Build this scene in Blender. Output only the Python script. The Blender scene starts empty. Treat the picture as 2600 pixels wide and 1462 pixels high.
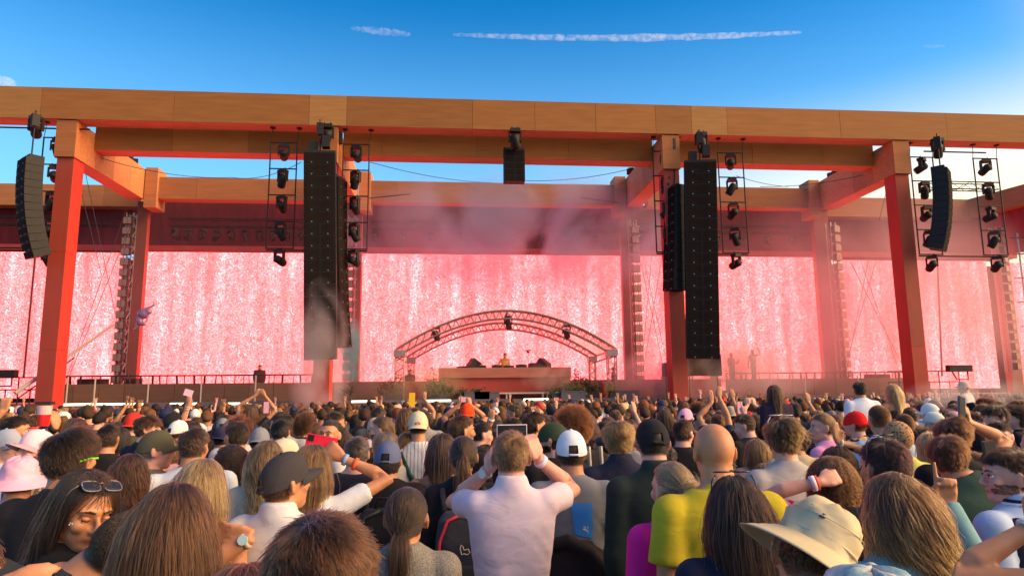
import bpy, math, random
import numpy as np
from math import sin, cos, pi, radians
random.seed(7); rng = np.random.default_rng(7)
SC = bpy.context.scene
COL = SC.collection
# ------------------------------------------------------------------ camera
PW, PH, FPX = 2600.0, 1462.0, 1704.45
PITCH, YAW, ROLL, CAMZ = .1475, .0886, -.0089, 2.0
def cam_axes(p, y, r):
    F = np.array([sin(y)*cos(p), cos(y)*cos(p), sin(p)])
    X = np.array([cos(y), -sin(y), 0.0]); Z = np.cross(X, F)
    return cos(r)*X + sin(r)*Z, cos(r)*Z - sin(r)*X, F
CR, CU, CF = cam_axes(PITCH, YAW, ROLL)
cd = bpy.data.cameras.new('camera'); cam = bpy.data.objects.new('camera', cd); COL.objects.link(cam)
cd.sensor_width = 36; cd.lens = 36*FPX/PW; cd.clip_end = 9000; cd.clip_start = .05
from mathutils import Matrix, Vector
m = Matrix([list(CR)+[0], list(CU)+[0], list(-CF)+[0], [0, 0, 0, 1]]).transposed()
m.translation = (0, 0, CAMZ); cam.matrix_world = m
SC.camera = cam
def ray(x, y): return CF + CR*(x-PW/2)/FPX - CU*(y-PH/2)/FPX
def at(x, y, Y):
    v = ray(x, y); v = v*(Y/v[1]); return np.array([v[0], v[1], v[2]+CAMZ])
def atd(x, y, d):
    v = ray(x, y)*d; return np.array([v[0], v[1], v[2]+CAMZ])
# ------------------------------------------------------------------ sky, sun, exposure
SUN_AZ, SUN_EL = radians(108), radians(24)      # measured clockwise from +Y
w = bpy.data.worlds.new('World'); SC.world = w; w.use_nodes = True
nt = w.node_tree; nt.nodes.clear()
sky = nt.nodes.new('ShaderNodeTexSky'); sky.sky_type = 'NISHITA'; sky.sun_disc = False
sky.sun_elevation = SUN_EL; sky.sun_rotation = SUN_AZ
sky.air_density = 1.0; sky.dust_density = 1.2; sky.ozone_density = 3.0; sky.altitude = 0
hs = nt.nodes.new('ShaderNodeHueSaturation'); hs.inputs['Saturation'].default_value = 1.55; hs.inputs['Value'].default_value = 1.0
bg = nt.nodes.new('ShaderNodeBackground'); bg.inputs[1].default_value = .12
wo = nt.nodes.new('ShaderNodeOutputWorld')
nt.links.new(sky.outputs[0], hs.inputs['Color'])
# pale warm haze in the sky on the sun's side, strongest low down
def wn(op, x, y):
    q = nt.nodes.new('ShaderNodeMath'); q.operation = op
    for k_, v_ in enumerate((x, y)):
        if hasattr(v_, 'node'): nt.links.new(v_, q.inputs[k_])
        else: q.inputs[k_].default_value = v_
    return q.outputs[0]
tc = nt.nodes.new('ShaderNodeTexCoord'); sx = nt.nodes.new('ShaderNodeSeparateXYZ'); nt.links.new(tc.outputs['Generated'], sx.inputs[0])
hd = nt.nodes.new('ShaderNodeVectorMath'); hd.operation = 'DOT_PRODUCT'; hd.inputs[1].default_value = (sin(radians(78)), cos(radians(78)), 0); nt.links.new(tc.outputs['Generated'], hd.inputs[0])
mr = nt.nodes.new('ShaderNodeMapRange'); mr.interpolation_type = 'SMOOTHSTEP'; mr.inputs['From Min'].default_value = .22; mr.inputs['From Max'].default_value = .86; nt.links.new(hd.outputs['Value'], mr.inputs['Value'])
me_ = nt.nodes.new('ShaderNodeMapRange'); me_.interpolation_type = 'SMOOTHSTEP'; me_.inputs['From Min'].default_value = .40; me_.inputs['From Max'].default_value = .20; nt.links.new(sx.outputs['Z'], me_.inputs['Value'])
low = nt.nodes.new('ShaderNodeMapRange'); low.interpolation_type = 'SMOOTHSTEP'; low.inputs['From Min'].default_value = .56; low.inputs['From Max'].default_value = .16; nt.links.new(sx.outputs['Z'], low.inputs['Value'])
gl0 = nt.nodes.new('ShaderNodeMix'); gl0.data_type = 'RGBA'; gl0.inputs[7].default_value = (2.1, 4.3, 6.2, 1)
nt.links.new(wn('MULTIPLY', low.outputs[0], .62), gl0.inputs[0]); nt.links.new(hs.outputs[0], gl0.inputs[6])
gl = nt.nodes.new('ShaderNodeMix'); gl.data_type = 'RGBA'; gl.inputs[7].default_value = (6.4, 5.4, 3.7, 1)
nt.links.new(wn('MULTIPLY', mr.outputs[0], me_.outputs[0]), gl.inputs[0]); nt.links.new(gl0.outputs[2], gl.inputs[6])
# wide glow around the veiled sun
sd_ = nt.nodes.new('ShaderNodeVectorMath'); sd_.operation = 'DOT_PRODUCT'; sd_.inputs[1].default_value = (sin(SUN_AZ)*cos(SUN_EL), cos(SUN_AZ)*cos(SUN_EL), sin(SUN_EL)); nt.links.new(tc.outputs['Generated'], sd_.inputs[0])
ms = nt.nodes.new('ShaderNodeMapRange'); ms.interpolation_type = 'SMOOTHSTEP'; ms.inputs['From Min'].default_value = .50; ms.inputs['From Max'].default_value = .97; nt.links.new(sd_.outputs['Value'], ms.inputs['Value'])
gs = nt.nodes.new('ShaderNodeMix'); gs.data_type = 'RGBA'; gs.inputs[7].default_value = (15, 9.5, 5.0, 1); nt.links.new(ms.outputs[0], gs.inputs[0]); nt.links.new(gl.outputs[2], gs.inputs[6]); nt.links.new(gs.outputs[2], bg.inputs[0])
nt.links.new(bg.outputs[0], wo.inputs[0])
sl = bpy.data.lights.new('sun', 'SUN'); sl.energy = 2.3; sl.angle = radians(50); sl.color = (1, .74, .47)
so = bpy.data.objects.new('sun', sl); COL.objects.link(so)
sdir = Vector((sin(SUN_AZ)*cos(SUN_EL), cos(SUN_AZ)*cos(SUN_EL), sin(SUN_EL)))
so.rotation_euler = sdir.to_track_quat('Z', 'Y').to_euler()
SC.view_settings.view_transform = 'Standard'; SC.view_settings.look = 'None'
SC.view_settings.exposure = 1.0; SC.view_settings.gamma = 1.0
SC.cycles.max_bounces = 6; SC.cycles.diffuse_bounces = 3; SC.cycles.glossy_bounces = 2
SC.cycles.transparent_max_bounces = 12; SC.cycles.volume_bounces = 1
SC.cycles.sample_clamp_indirect = 6
# ------------------------------------------------------------------ helpers
def tag(o, label=None, cat=None, group=None, kind=None):
    if label: o['label'] = label
    if cat: o['category'] = cat
    if group: o['group'] = group
    if kind: o['kind'] = kind
    return o
def link(name, data, parent=None, color=None, loc=None):
    o = bpy.data.objects.new(name, data); COL.objects.link(o)
    if parent is not None: o.parent = parent
    if color is not None: o.color = (*color[:3], 1)
    if loc is not None: o.location = loc
    return o
def gz(y): return -.30*min(1.0, max(0.0, (y-2.0)/25.0))
def empty(name, loc=(0, 0, 0), rz=0):
    o = link(name, None, loc=loc); o.rotation_euler.z = rz; o.empty_display_size = .2; return o
BOXF = [(0,3,2,1),(4,5,6,7),(0,1,5,4),(1,2,6,5),(2,3,7,6),(3,0,4,7)]
class MB:
    def __init__(s): s.v = []; s.f = []
    def box(s, x0, x1, y0, y1, z0, z1, M=None):
        p = [(x0,y0,z0),(x1,y0,z0),(x1,y1,z0),(x0,y1,z0),(x0,y0,z1),(x1,y0,z1),(x1,y1,z1),(x0,y1,z1)]
        if M is not None: p = [tuple(M @ Vector(q)) for q in p]
        n = len(s.v); s.v += p; s.f += [tuple(n+i for i in f) for f in BOXF]; return s
    def cbox(s, c, sx, sy, sz, M=None):
        R = Matrix.Translation(Vector(c)) @ (M.to_4x4() if M is not None else Matrix.Identity(4))
        return s.box(-sx/2, sx/2, -sy/2, sy/2, -sz/2, sz/2, R)
    def hexa(s, p):
        n = len(s.v); s.v += [tuple(q) for q in p]; s.f += [tuple(n+i for i in f) for f in BOXF]; return s
    def tube(s, pts, r, n=6, cap=True):
        pts = [np.array(p, float) for p in pts]; rs = r if hasattr(r, '__len__') else [r]*len(pts)
        base = len(s.v); up = None
        for i, p in enumerate(pts):
            t = pts[min(i+1, len(pts)-1)] - pts[max(i-1, 0)]; t = t/(np.linalg.norm(t)+1e-9)
            if up is None: up = np.array([0,0,1.]) if abs(t[2]) < .9 else np.array([1.,0,0])
            a = np.cross(t, up); a /= np.linalg.norm(a)+1e-9; up = np.cross(a, t); b = -up
            for k in range(n):
                q = p + rs[i]*(a*cos(2*pi*k/n) + b*sin(2*pi*k/n)); s.v.append(tuple(q))
        for i in range(len(pts)-1):
            for k in range(n):
                s.f.append((base+i*n+k, base+i*n+(k+1)%n, base+(i+1)*n+(k+1)%n, base+(i+1)*n+k))
        if cap:
            s.f.append(tuple(base+k for k in range(n))[::-1]); s.f.append(tuple(base+(len(pts)-1)*n+k for k in range(n)))
        return s
    def ell(s, c, r, nu=12, nv=8, M=None):
        n = len(s.v); c = np.array(c, float)
        def T(q):
            q = np.array(q)*np.array(r)
            if M is not None: q = np.array(M @ Vector(q))
            return tuple(c+q)
        s.v.append(T((0,0,-1)))
        for j in range(1, nv):
            a = -pi/2+pi*j/nv
            for i in range(nu): s.v.append(T((cos(a)*cos(2*pi*i/nu), cos(a)*sin(2*pi*i/nu), sin(a))))
        s.v.append(T((0,0,1))); top = len(s.v)-1
        for i in range(nu): s.f.append((n, n+1+(i+1)%nu, n+1+i)); s.f.append((top, n+1+(nv-2)*nu+i, n+1+(nv-2)*nu+(i+1)%nu))
        for j in range(nv-2):
            for i in range(nu): s.f.append((n+1+j*nu+i, n+1+j*nu+(i+1)%nu, n+1+(j+1)*nu+(i+1)%nu, n+1+(j+1)*nu+i))
        return s
    def cyl(s, c0, c1, r0, r1=None, n=12): return s.tube([c0, c1], [r0, r0 if r1 is None else r1], n)
    def data(s, name, mat=None, smooth=False):
        me = bpy.data.meshes.new(name); me.from_pydata(s.v, [], s.f); me.update()
        if smooth: me.polygons.foreach_set('use_smooth', [True]*len(me.polygons))
        if mat is not None: me.materials.append(mat)
        return me
    def build(s, name, mat, parent=None, color=None, smooth=False, loc=None):
        return link(name, s.data(name, mat, smooth), parent, color, loc)
def rotz(a): return Matrix.Rotation(a, 3, 'Z')
def rotx(a): return Matrix.Rotation(a, 3, 'X')
def roty(a): return Matrix.Rotation(a, 3, 'Y')
# ------------------------------------------------------------------ materials
class N:
    def __init__(s, name):
        s.m = bpy.data.materials.new(name); s.m.use_nodes = True; s.t = s.m.node_tree; s.t.nodes.clear()
        s.out = s.n('ShaderNodeOutputMaterial')
    def n(s, typ, **kw):
        x = s.t.nodes.new(typ)
        for k, v in kw.items():
            if k.startswith('i_'): x.inputs[k[2:].replace('_', ' ')].default_value = v
            else: setattr(x, k, v)
        return x
    def l(s, a, b): s.t.links.new(a, b); return s
    def coord(s, scale=(1,1,1), kind='Object', rot=(0,0,0)):
        c = s.n('ShaderNodeTexCoord'); mp = s.n('ShaderNodeMapping'); mp.inputs['Scale'].default_value = scale; mp.inputs['Rotation'].default_value = rot
        s.l(c.outputs[kind], mp.inputs[0]); return mp.outputs[0]
    def noise(s, co, scale, detail=4, dist=0, rough=.5):
        x = s.n('ShaderNodeTexNoise'); x.inputs['Scale'].default_value = scale; x.inputs['Detail'].default_value = detail
        x.inputs['Distortion'].default_value = dist; x.inputs['Roughness'].default_value = rough
        if co is not None: s.l(co, x.inputs['Vector'])
        return x.outputs['Fac']
    def ramp(s, fac, stops, interp='LINEAR'):
        r = s.n('ShaderNodeValToRGB'); r.color_ramp.interpolation = interp; e = r.color_ramp.elements
        while len(e) < len(stops): e.new(.5)
        for k, (p, c) in enumerate(stops): e[k].position = p; e[k].color = (*c[:3], 1) if hasattr(c, '__len__') else (c, c, c, 1)
        s.l(fac, r.inputs[0]); return r.outputs[0]
    def mul(s, a, b, f=1.0, mode='MULTIPLY'):
        x = s.n('ShaderNodeMix', data_type='RGBA', blend_type=mode)
        for k, v in ((6, a), (7, b)):
            if hasattr(v, 'node'): s.l(v, x.inputs[k])
            else: x.inputs[k].default_value = (*v[:3], 1) if hasattr(v, '__len__') else (v, v, v, 1)
        if hasattr(f, 'node'): s.l(f, x.inputs[0])
        else: x.inputs[0].default_value = f
        return x.outputs[2]
    def math(s, op, a, b=0.0, c=None):
        x = s.n('ShaderNodeMath', operation=op)
        for k, v in enumerate((a, b) if c is None else (a, b, c)):
            if hasattr(v, 'node'): s.l(v, x.inputs[k])
            else: x.inputs[k].default_value = v
        return x.outputs[0]
    def bump(s, h, strength=.3, dist=.01):
        b = s.n('ShaderNodeBump'); b.inputs['Strength'].default_value = strength; b.inputs['Distance'].default_value = dist
        s.l(h, b.inputs['Height']); return b.outputs[0]
    def pbr(s, color, rough=.6, metal=0, normal=None, sheen=0, spec=.5):
        p = s.n('ShaderNodeBsdfPrincipled')
        if hasattr(color, 'node'): s.l(color, p.inputs['Base Color'])
        else: p.inputs['Base Color'].default_value = (*color[:3], 1)
        if hasattr(rough, 'node'): s.l(rough, p.inputs['Roughness'])
        else: p.inputs['Roughness'].default_value = rough
        p.inputs['Metallic'].default_value = metal; p.inputs['Specular IOR Level'].default_value = spec
        if sheen: p.inputs['Sheen Weight'].default_value = sheen
        if normal is not None: s.l(normal, p.inputs['Normal'])
        s.l(p.outputs[0], s.out.inputs[0]); s.p = p; return s.m
    def ocol(s): return s.n('ShaderNodeObjectInfo').outputs['Color']
def simple(name, col, rough=.6, metal=0, var=.25, scale=6, bump=0, spec=.5):
    n = N(name); co = n.coord(); f = n.noise(co, scale, 5)
    c = n.mul(col, n.ramp(f, [(.25, 1-var), (.75, 1+var)]))
    nm = n.bump(n.noise(co, scale*8, 3), bump) if bump else None
    return n.pbr(c, rough, metal, nm, spec=spec)
def tinted(name, rough=.7, var=.2, scale=(1,1,1), ns=6, bump=.1, bs=60, metal=0, spec=.4):
    """colour comes from the object's own colour"""
    n = N(name); co = n.coord(scale); f = n.noise(co, ns, 5)
    c = n.mul(n.ocol(), n.ramp(f, [(.25, 1-var), (.75, 1+var)]))
    return n.pbr(c, rough, metal, n.bump(n.noise(co, bs, 3), bump) if bump else None, spec=spec)
WOOD = tinted('stained_plywood', .75, .17, (.12, 1, 1.3), 6, .2, 40)
PAINTW = tinted('painted_board', .7, .12, (1, 1, .3), 2, .1, 30)
BLACKM = simple('black_powder_coat', (.018, .015, .014), .6, 0, .3, 8, spec=.25)
STEEL = simple('galvanised_steel', (.35, .33, .32), .4, .8, .25, 12)
TINT = tinted('tinted_plain', .6, .08, ns=4, bump=0)
def led_screen():
    n = N('led_screen_picture'); co = n.coord()
    wob = n.n('ShaderNodeTexNoise'); wob.inputs['Scale'].default_value = 1.3; wob.inputs['Detail'].default_value = 2; n.l(co, wob.inputs['Vector'])
    add = n.n('ShaderNodeVectorMath', operation='MULTIPLY_ADD'); n.l(wob.outputs['Color'], add.inputs[0]); add.inputs[1].default_value = (.5, 0, .5); n.l(co, add.inputs[2])
    curl = n.noise(add.outputs[0], 7.5, 3, 2.2, .6)
    st = n.n('ShaderNodeMapping'); st.inputs['Scale'].default_value = (2.1, 1, .16); n.l(add.outputs[0], st.inputs[0])
    col = n.noise(st.outputs[0], 1.0, 3, .4)
    big = n.n('ShaderNodeMapping'); big.inputs['Scale'].default_value = (.5, 1, .22); n.l(co, big.inputs[0])
    bigf = n.noise(big.outputs[0], 1.0, 2)
    s = n.math('ADD', n.math('MULTIPLY', curl, 1.6), n.math('ADD', n.math('MULTIPLY', col, .62), n.math('MULTIPLY', bigf, .18)))
    c = n.ramp(n.math('MULTIPLY', s, .4166), [(.35, (3.6, .15, .15)), (.44, (4.6, .29, .28)), (.515, (4.6, .46, .48)), (.585, (4.2, .84, .88)), (.645, (3.6, 1.9, 1.9))])
    e = n.n('ShaderNodeEmission'); n.l(c, e.inputs[0]); e.inputs[1].default_value = .52
    n.l(e.outputs[0], n.out.inputs[0]); return n.m
LED = led_screen()
def emis(name, col, s):
    n = N(name); e = n.n('ShaderNodeEmission'); e.inputs[0].default_value = (*col, 1); e.inputs[1].default_value = s
    n.l(e.outputs[0], n.out.inputs[0]); return n.m
BAR = emis('lit_led_bar', (1, .9, .62), 2.2)
def grid_mat(name, col, sx, sz, gap, rough=.6):
    n = N(name); co = n.coord((sx, sx, sz))
    c = n.mul(col, n.ramp(n.noise(co, 3, 5), [(.3, .7), (.7, 1.35)]))
    return n.pbr(c, rough, 0, n.bump(n.noise(co, 90, 2), .5), spec=.1)
MESHB = grid_mat('black_speaker_grille', (.014, .009, .007), 1, 1, .1, .9)
CLOTHRED = tinted('red_backing_cloth', .95, .3, (1, 1, .2), 3, .2, 30)
# ------------------------------------------------------------------ ground, decks
def ground_mat():
    n = N('trodden_ground'); co = n.coord()
    c = n.ramp(n.noise(co, .8, 8, .5), [(.3, (.10, .075, .05)), (.55, (.17, .13, .085)), (.75, (.08, .09, .04))])
    return n.pbr(c, .95, 0, n.bump(n.noise(co, 14, 6), .6, .03))
g = MB()
for yy in (-1500, 2, 8, 14, 20, 27, 2500): g.v += [(-1500, yy, gz(yy)), (1500, yy, gz(yy))]
g.f = [(2*k, 2*k+1, 2*k+3, 2*k+2) for k in range(6)]
tag(g.build('ground', ground_mat()), kind='structure')
DECK = simple('stage_deck_ply', (.10, .06, .05), .6, 0, .3, 2, .1)
SKIRT = simple('stage_skirt_cloth', (.06, .035, .04), .9, 0, .4, 2, .1)
sd = MB().box(-26, 34, 30, 38, 1.36, 1.49).build('stage_deck', DECK); tag(sd, kind='structure')
tag(MB().box(-26, 34, 30.08, 30.3, -.3, 1.355).build('stage_skirt_wall', SKIRT), 'dark cloth skirt along the front of the stage', 'stage skirt')
lip = MB().box(-26, 34, 29.94, 29.995, 1.33, 1.52).build('stage_lip', TINT, color=(.16, .12, .12)); tag(lip, 'grey edge strip along the front of the stage deck', 'stage edge')
tag(MB().box(-18.2, -6.2, 32.62, 36.6, 1.495, 1.72).build('walkway_platform', DECK), 'raised walkway platform behind the left railing', 'platform')
tag(MB().box(13.6, 23.6, 32.62, 36.6, 1.495, 1.72).build('walkway_platform', DECK), 'raised walkway platform behind the right railing', 'platform')
tag(MB().box(-6.0, 13.4, 32.9, 36.6, 1.495, 2.36).build('rear_riser', simple('riser_board', (.24, .11, .06), .8, 0, .3, 1.2)), 'brown timber riser under the middle screen', 'riser')
# riser facings (boarded)
def facing(x0, x1, lab):
    e = empty('walkway_facing', ((x0+x1)/2, 32.5, 1.495)); tag(e, lab, 'board wall')
    n = max(2, round((x1-x0)/1.15)); wd = (x1-x0)/n
    for i in range(n):
        a = x0+i*wd-(x0+x1)/2; t = random.uniform(.8, 1.15)
        MB().box(a+.012, a+wd-.012, random.uniform(-.01, .01), .05, 0, .84).build('board', WOOD, e, (.20*t, .095*t, .045*t))
    MB().box(-(x1-x0)/2, (x1-x0)/2, .055, .11, 0, .8).build('backing_rail', DECK, e)
facing(-18.3, -6.1, 'brown board facing below the left walkway railing')
facing(13.5, 23.7, 'brown board facing below the right walkway railing')
# railings of uneven pickets
def railing(x0, x1, y, zb, zt, lab, step=.42):
    e = empty('railing', (x0, y, zb)); tag(e, lab, 'railing', 'walkway railings')
    L = x1-x0; h = zt-zb
    MB().box(0, L, -.035, .035, h-.07, h).build('top_rail', BLACKM, e)
    MB().box(0, L, -.02, .02, h*.35, h*.35+.04).build('lower_rail', BLACKM, e)
    x = .1; r = random.Random(int(x0*10))
    while x < L-.1:
        lean = r.uniform(-.1, .1); wv = r.choice((.035, .05, .09))
        MB().hexa([(x-wv/2,-.02,0),(x+wv/2,-.02,0),(x+wv/2,.02,0),(x-wv/2,.02,0),(x-wv/2+lean,-.02,h-.072),(x+wv/2+lean,-.02,h-.072),(x+wv/2+lean,.02,h-.072),(x-wv/2+lean,.02,h-.072)]).build('picket', BLACKM, e)
        x += step*r.uniform(.5, 1.3)
railing(-17.9, -6.5, 33.0, 1.72, 2.74, 'dark picket railing on the left walkway')
railing(13.7, 23.4, 33.0, 1.72, 2.66, 'dark picket railing on the right walkway')
# thin pale upright posts in front of the boards
for i, x in enumerate((170, 240, 376, 510, 648, 2045, 2180)):
    p = at(x, 990, 31.2)
    o = MB().cyl((0,0,0), (0,0,1.15 if i < 5 else .95), .035, n=8).build('barrier_post', TINT, color=(.55, .45, .35), loc=(p[0], 31.2, 1.492)); tag(o, 'thin pale post standing before the walkway boards', 'post', 'pale posts before the walkway boards')
# ------------------------------------------------------------------ timber frame
def beam_x(name, x0, x1, y0, y1, z0, z1, cuts, lab, cat='beam', tones=None, base=(.30, .112, .022)):
    e = empty(name, ((x0+x1)/2, y0, z0)); tag(e, lab, cat); cx = (x0+x1)/2
    MB().box(x0-cx+.02, x1-cx-.02, .03, y1-y0-.03, .03, z1-z0-.03).build('core', WOOD, e, base)
    xs = [x0]+list(cuts)+[x1]; r = random.Random(int(x0*7+z0*3))
    for i in range(len(xs)-1):
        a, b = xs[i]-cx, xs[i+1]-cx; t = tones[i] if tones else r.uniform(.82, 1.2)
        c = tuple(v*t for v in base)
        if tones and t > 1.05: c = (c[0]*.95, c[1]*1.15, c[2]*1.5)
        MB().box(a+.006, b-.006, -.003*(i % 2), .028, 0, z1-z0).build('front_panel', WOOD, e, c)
        MB().box(a+.006, b-.006, .032, y1-y0, -.002*(i % 2), .026).build('soffit_panel', WOOD, e, tuple(v*r.uniform(.92, 1.08) for v in (.58, .24, .13)))  # screen glow on the underside painted in as a paler coral tone
        MB().box(a+.006, b-.006, y1-y0-.028, y1-y0+.003, .03, z1-z0).build('rear_panel', WOOD, e, c)
        MB().box(a+.006, b-.006, .032, y1-y0-.032, z1-z0-.028, z1-z0).build('top_panel', WOOD, e, c)
    return e
fx = [at(x, 290, 28)[0] for x in (102, 440, 785, 880, 1200, 1358, 1512, 1664, 1755, 1845, 2131, 2400)]
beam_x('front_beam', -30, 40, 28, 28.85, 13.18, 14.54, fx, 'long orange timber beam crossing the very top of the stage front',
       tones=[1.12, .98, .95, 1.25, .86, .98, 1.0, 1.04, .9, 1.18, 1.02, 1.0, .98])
COLX = (-16.0, -5.35, 9.7, 20.62)
for i, (xa, xb) in enumerate(((-15.6, -5.75), (-4.95, 9.3), (10.1, 20.22))):
    w_ = xb-xa; cuts = [xa+w_*t for t in ((.33, .66), (.12, .42, .72), (.4, .75))[i]]
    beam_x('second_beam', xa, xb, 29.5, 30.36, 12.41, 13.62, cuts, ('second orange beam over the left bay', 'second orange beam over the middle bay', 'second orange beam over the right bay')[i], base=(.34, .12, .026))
def cross(i, x, hw=.4):
    labs = ('orange cross beam running back from the leftmost red column', 'orange cross beam running back beside the big left speaker array', 'orange cross beam running back above the big right speaker array', 'orange cross beam running back from the rightmost red column')
    e = empty('cross_beam', (x, 28.1, 11.59)); tag(e, labs[i], 'beam')
    base = (.44, .17, .06); L = 6.4; H = 1.57
    MB().box(-hw+.02, hw-.02, .03, L-.03, .03, H-.03).build('core', WOOD, e, base)
    n = 4
    for k in range(n):
        a, b = L*k/n, L*(k+1)/n; t = (1.1, .9, 1.15, 1.25)[k]
        z1 = H-.012
        for s, nm in ((-1, 'side_panel'), (1, 'side_panel')):
            xx = (-hw, -hw+.018) if s < 0 else (hw-.018, hw)
            MB().box(xx[0], xx[1], a+.006, b-.006, 0, z1).build(nm, WOOD, e, tuple(v*t for v in base))
        MB().box(-hw+.02, hw-.02, a+.006, b-.006, -.004, .026).build('soffit_panel', WOOD, e, (.56, .23, .12))  # underside glow from the screens put into this paler colour
    MB().box(-hw, hw, -.03, -.001, 0, H-.012).build('end_panel', WOOD, e, (.35, .12, .035))
    return e
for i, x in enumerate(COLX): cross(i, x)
RED = (.50, .036, .018)
def column(name, x, y, wx, wy, z0, z1, lab, side=1, col=RED):
    e = empty(name, (x, y, z0)); tag(e, lab, 'column', 'red timber columns'); h = z1-z0
    MB().box(-wx/2+.02, wx/2-.02, .02, wy-.02, 0, h).build('core', PAINTW, e, col)
    n = 3
    for k in range(n):
        a, b = h*k/n+.005, h*(k+1)/n-.005
        MB().box(-wx/2, wx/2, 0, .018, a, b).build('front_panel', PAINTW, e, tuple(v*random.uniform(.9, 1.1) for v in (col[0]*.62, col[1]*1.15, col[2]*1.1)))  # front shade painted in: less red than the screen-lit sides
        MB().box(wx/2-.018, wx/2, .02, wy, a, b).build('side_panel', PAINTW, e, col)
        MB().box(-wx/2, -wx/2+.018, .02, wy, a, b).build('side_panel', PAINTW, e, col)
    return e
for i, x in enumerate(COLX):
    column('front_column', x, 28.2, .66, .8, -.3, 11.585, ('leftmost front red column from ground to beam', 'front red column behind the big left speaker array', 'front red column behind the big right speaker array', 'rightmost front red column from ground to beam')[i])
BCX = (-15.62, -5.0, 9.4, 20.6)
BACKX = [(float(at(a, 700, 35)[0]), float(at(b, 700, 35)[0])) for a, b in ((336, 364), (902, 916), (1580, 1604), (2076, 2114))]
for i, (a, b) in enumerate(BACKX):
    column('rear_column', (a+b)/2, 35.0, b-a, .35, 1.49, 11.64, ('rear red column at the left bay screen', 'rear red column at the left edge of the middle screen', 'rear red column at the right edge of the middle screen', 'rear red column at the right bay screen')[i], col=(.36, .05, .035))
# rear fascia beams and stub blocks
fb = (.36, .145, .05)
FX = ((-15.6, -5.55), (-5.1, 9.45), (9.95, 20.2))
for i, (xa, xb) in enumerate(FX):
    cuts = [xa+(xb-xa)*t for t in ((.25, .7), (.15, .4, .62, .88), (.3, .6))[i]]
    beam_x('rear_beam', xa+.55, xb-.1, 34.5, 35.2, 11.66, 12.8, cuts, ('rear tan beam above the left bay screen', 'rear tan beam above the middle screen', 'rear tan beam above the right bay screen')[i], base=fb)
for i, x in enumerate(COLX):
    xx = x+.75 if i < 2 else x-.75
    MBx = MB().box(-.3, .3, -.05, 1.0, -.45, 1.62); o = MBx.build('beam_block', WOOD, color=(.48, .2, .08), loc=(xx, 34.35, 11.6))
    tag(o, ('tan block where the leftmost cross beam meets the rear beam', 'tan block behind the left speaker array at the rear beam', 'tan block behind the right speaker array at the rear beam', 'tan block where the rightmost cross beam meets the rear beam')[i], 'beam block')
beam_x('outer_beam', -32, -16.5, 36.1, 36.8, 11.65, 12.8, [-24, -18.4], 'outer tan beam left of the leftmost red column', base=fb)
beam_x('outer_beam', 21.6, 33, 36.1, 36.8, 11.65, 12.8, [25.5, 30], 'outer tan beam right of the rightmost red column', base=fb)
# wing on the far right that comes forward
wv_ = ray(2600, 472); wv_ = wv_*((12.8-CAMZ)/wv_[2]); wp0 = np.array([30.7, 36.3]); wp1 = wp0+(np.array([wv_[0], wv_[1]])-wp0)*1.8
wl = float(np.linalg.norm(wp1-wp0)); wa = math.atan2(*(wp1-wp0)[::-1])
e = empty('wing_beam', (wp0[0], wp0[1], 11.65), wa); tag(e, 'angled tan wing beam at the far right edge', 'beam')
for k in range(3): MB().box(wl*k/3+.006, wl*(k+1)/3-.006, -.35, .35, 0, 1.15).build('face_panel', WOOD, e, fb)
e = empty('wing_wall', (wp0[0], wp0[1], 1.5), wa); tag(e, 'red wall of the far right wing behind scaffolding', 'wall')
for k in range(4): MB().box(.2+wl*k/4+.01, .2+wl*(k+1)/4-.01, .15, .25, 7.7, 10.14).build('wall_panel', CLOTHRED, e, (.30, .04, .045))
for (a, b, lab) in ((-32, 45, 'dark red board wall behind all the screens'),):
    e = empty('rear_wall', (.5, 36.95, -.3)); tag(e, lab, 'wall')
    for k in range(32): MB().box(-32.5+k*2.5+.01, -30-.0+k*2.5-.01, 0, .1, 0, 9.24).build('panel', PAINTW, e, (.20, .035, .03))
# header cloth behind the rear beams, with lip
for i, (a, b, lab) in enumerate(((-32, -15.72, 'dark red header cloth above the far left screen'), (-15.70, -5.02, 'dark red header cloth above the left bay screen'), (-5.0, 9.68, 'dark red header cloth above the middle screen'), (9.70, 20.95, 'dark red header cloth above the right bay screen'), (20.97, 33, 'dark red header cloth above the far right screen'))):
    e = empty('header_cloth', ((a+b)/2, 36.2, 9.25)); tag(e, lab, 'cloth header'); hw = (b-a)/2
    MB().box(-hw, hw, .7, .8, 0, 3.1).build('cloth_panel', CLOTHRED, e, (.13, .014, .022))
    MB().box(-hw, hw, -.22, -.1, 0, .3).build('red_lip', PAINTW, e, (.42, .04, .03))
    MB().box(-hw, hw, -.1, .69, .02, .09).build('shelf_board', PAINTW, e, (.3, .03, .03))
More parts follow.
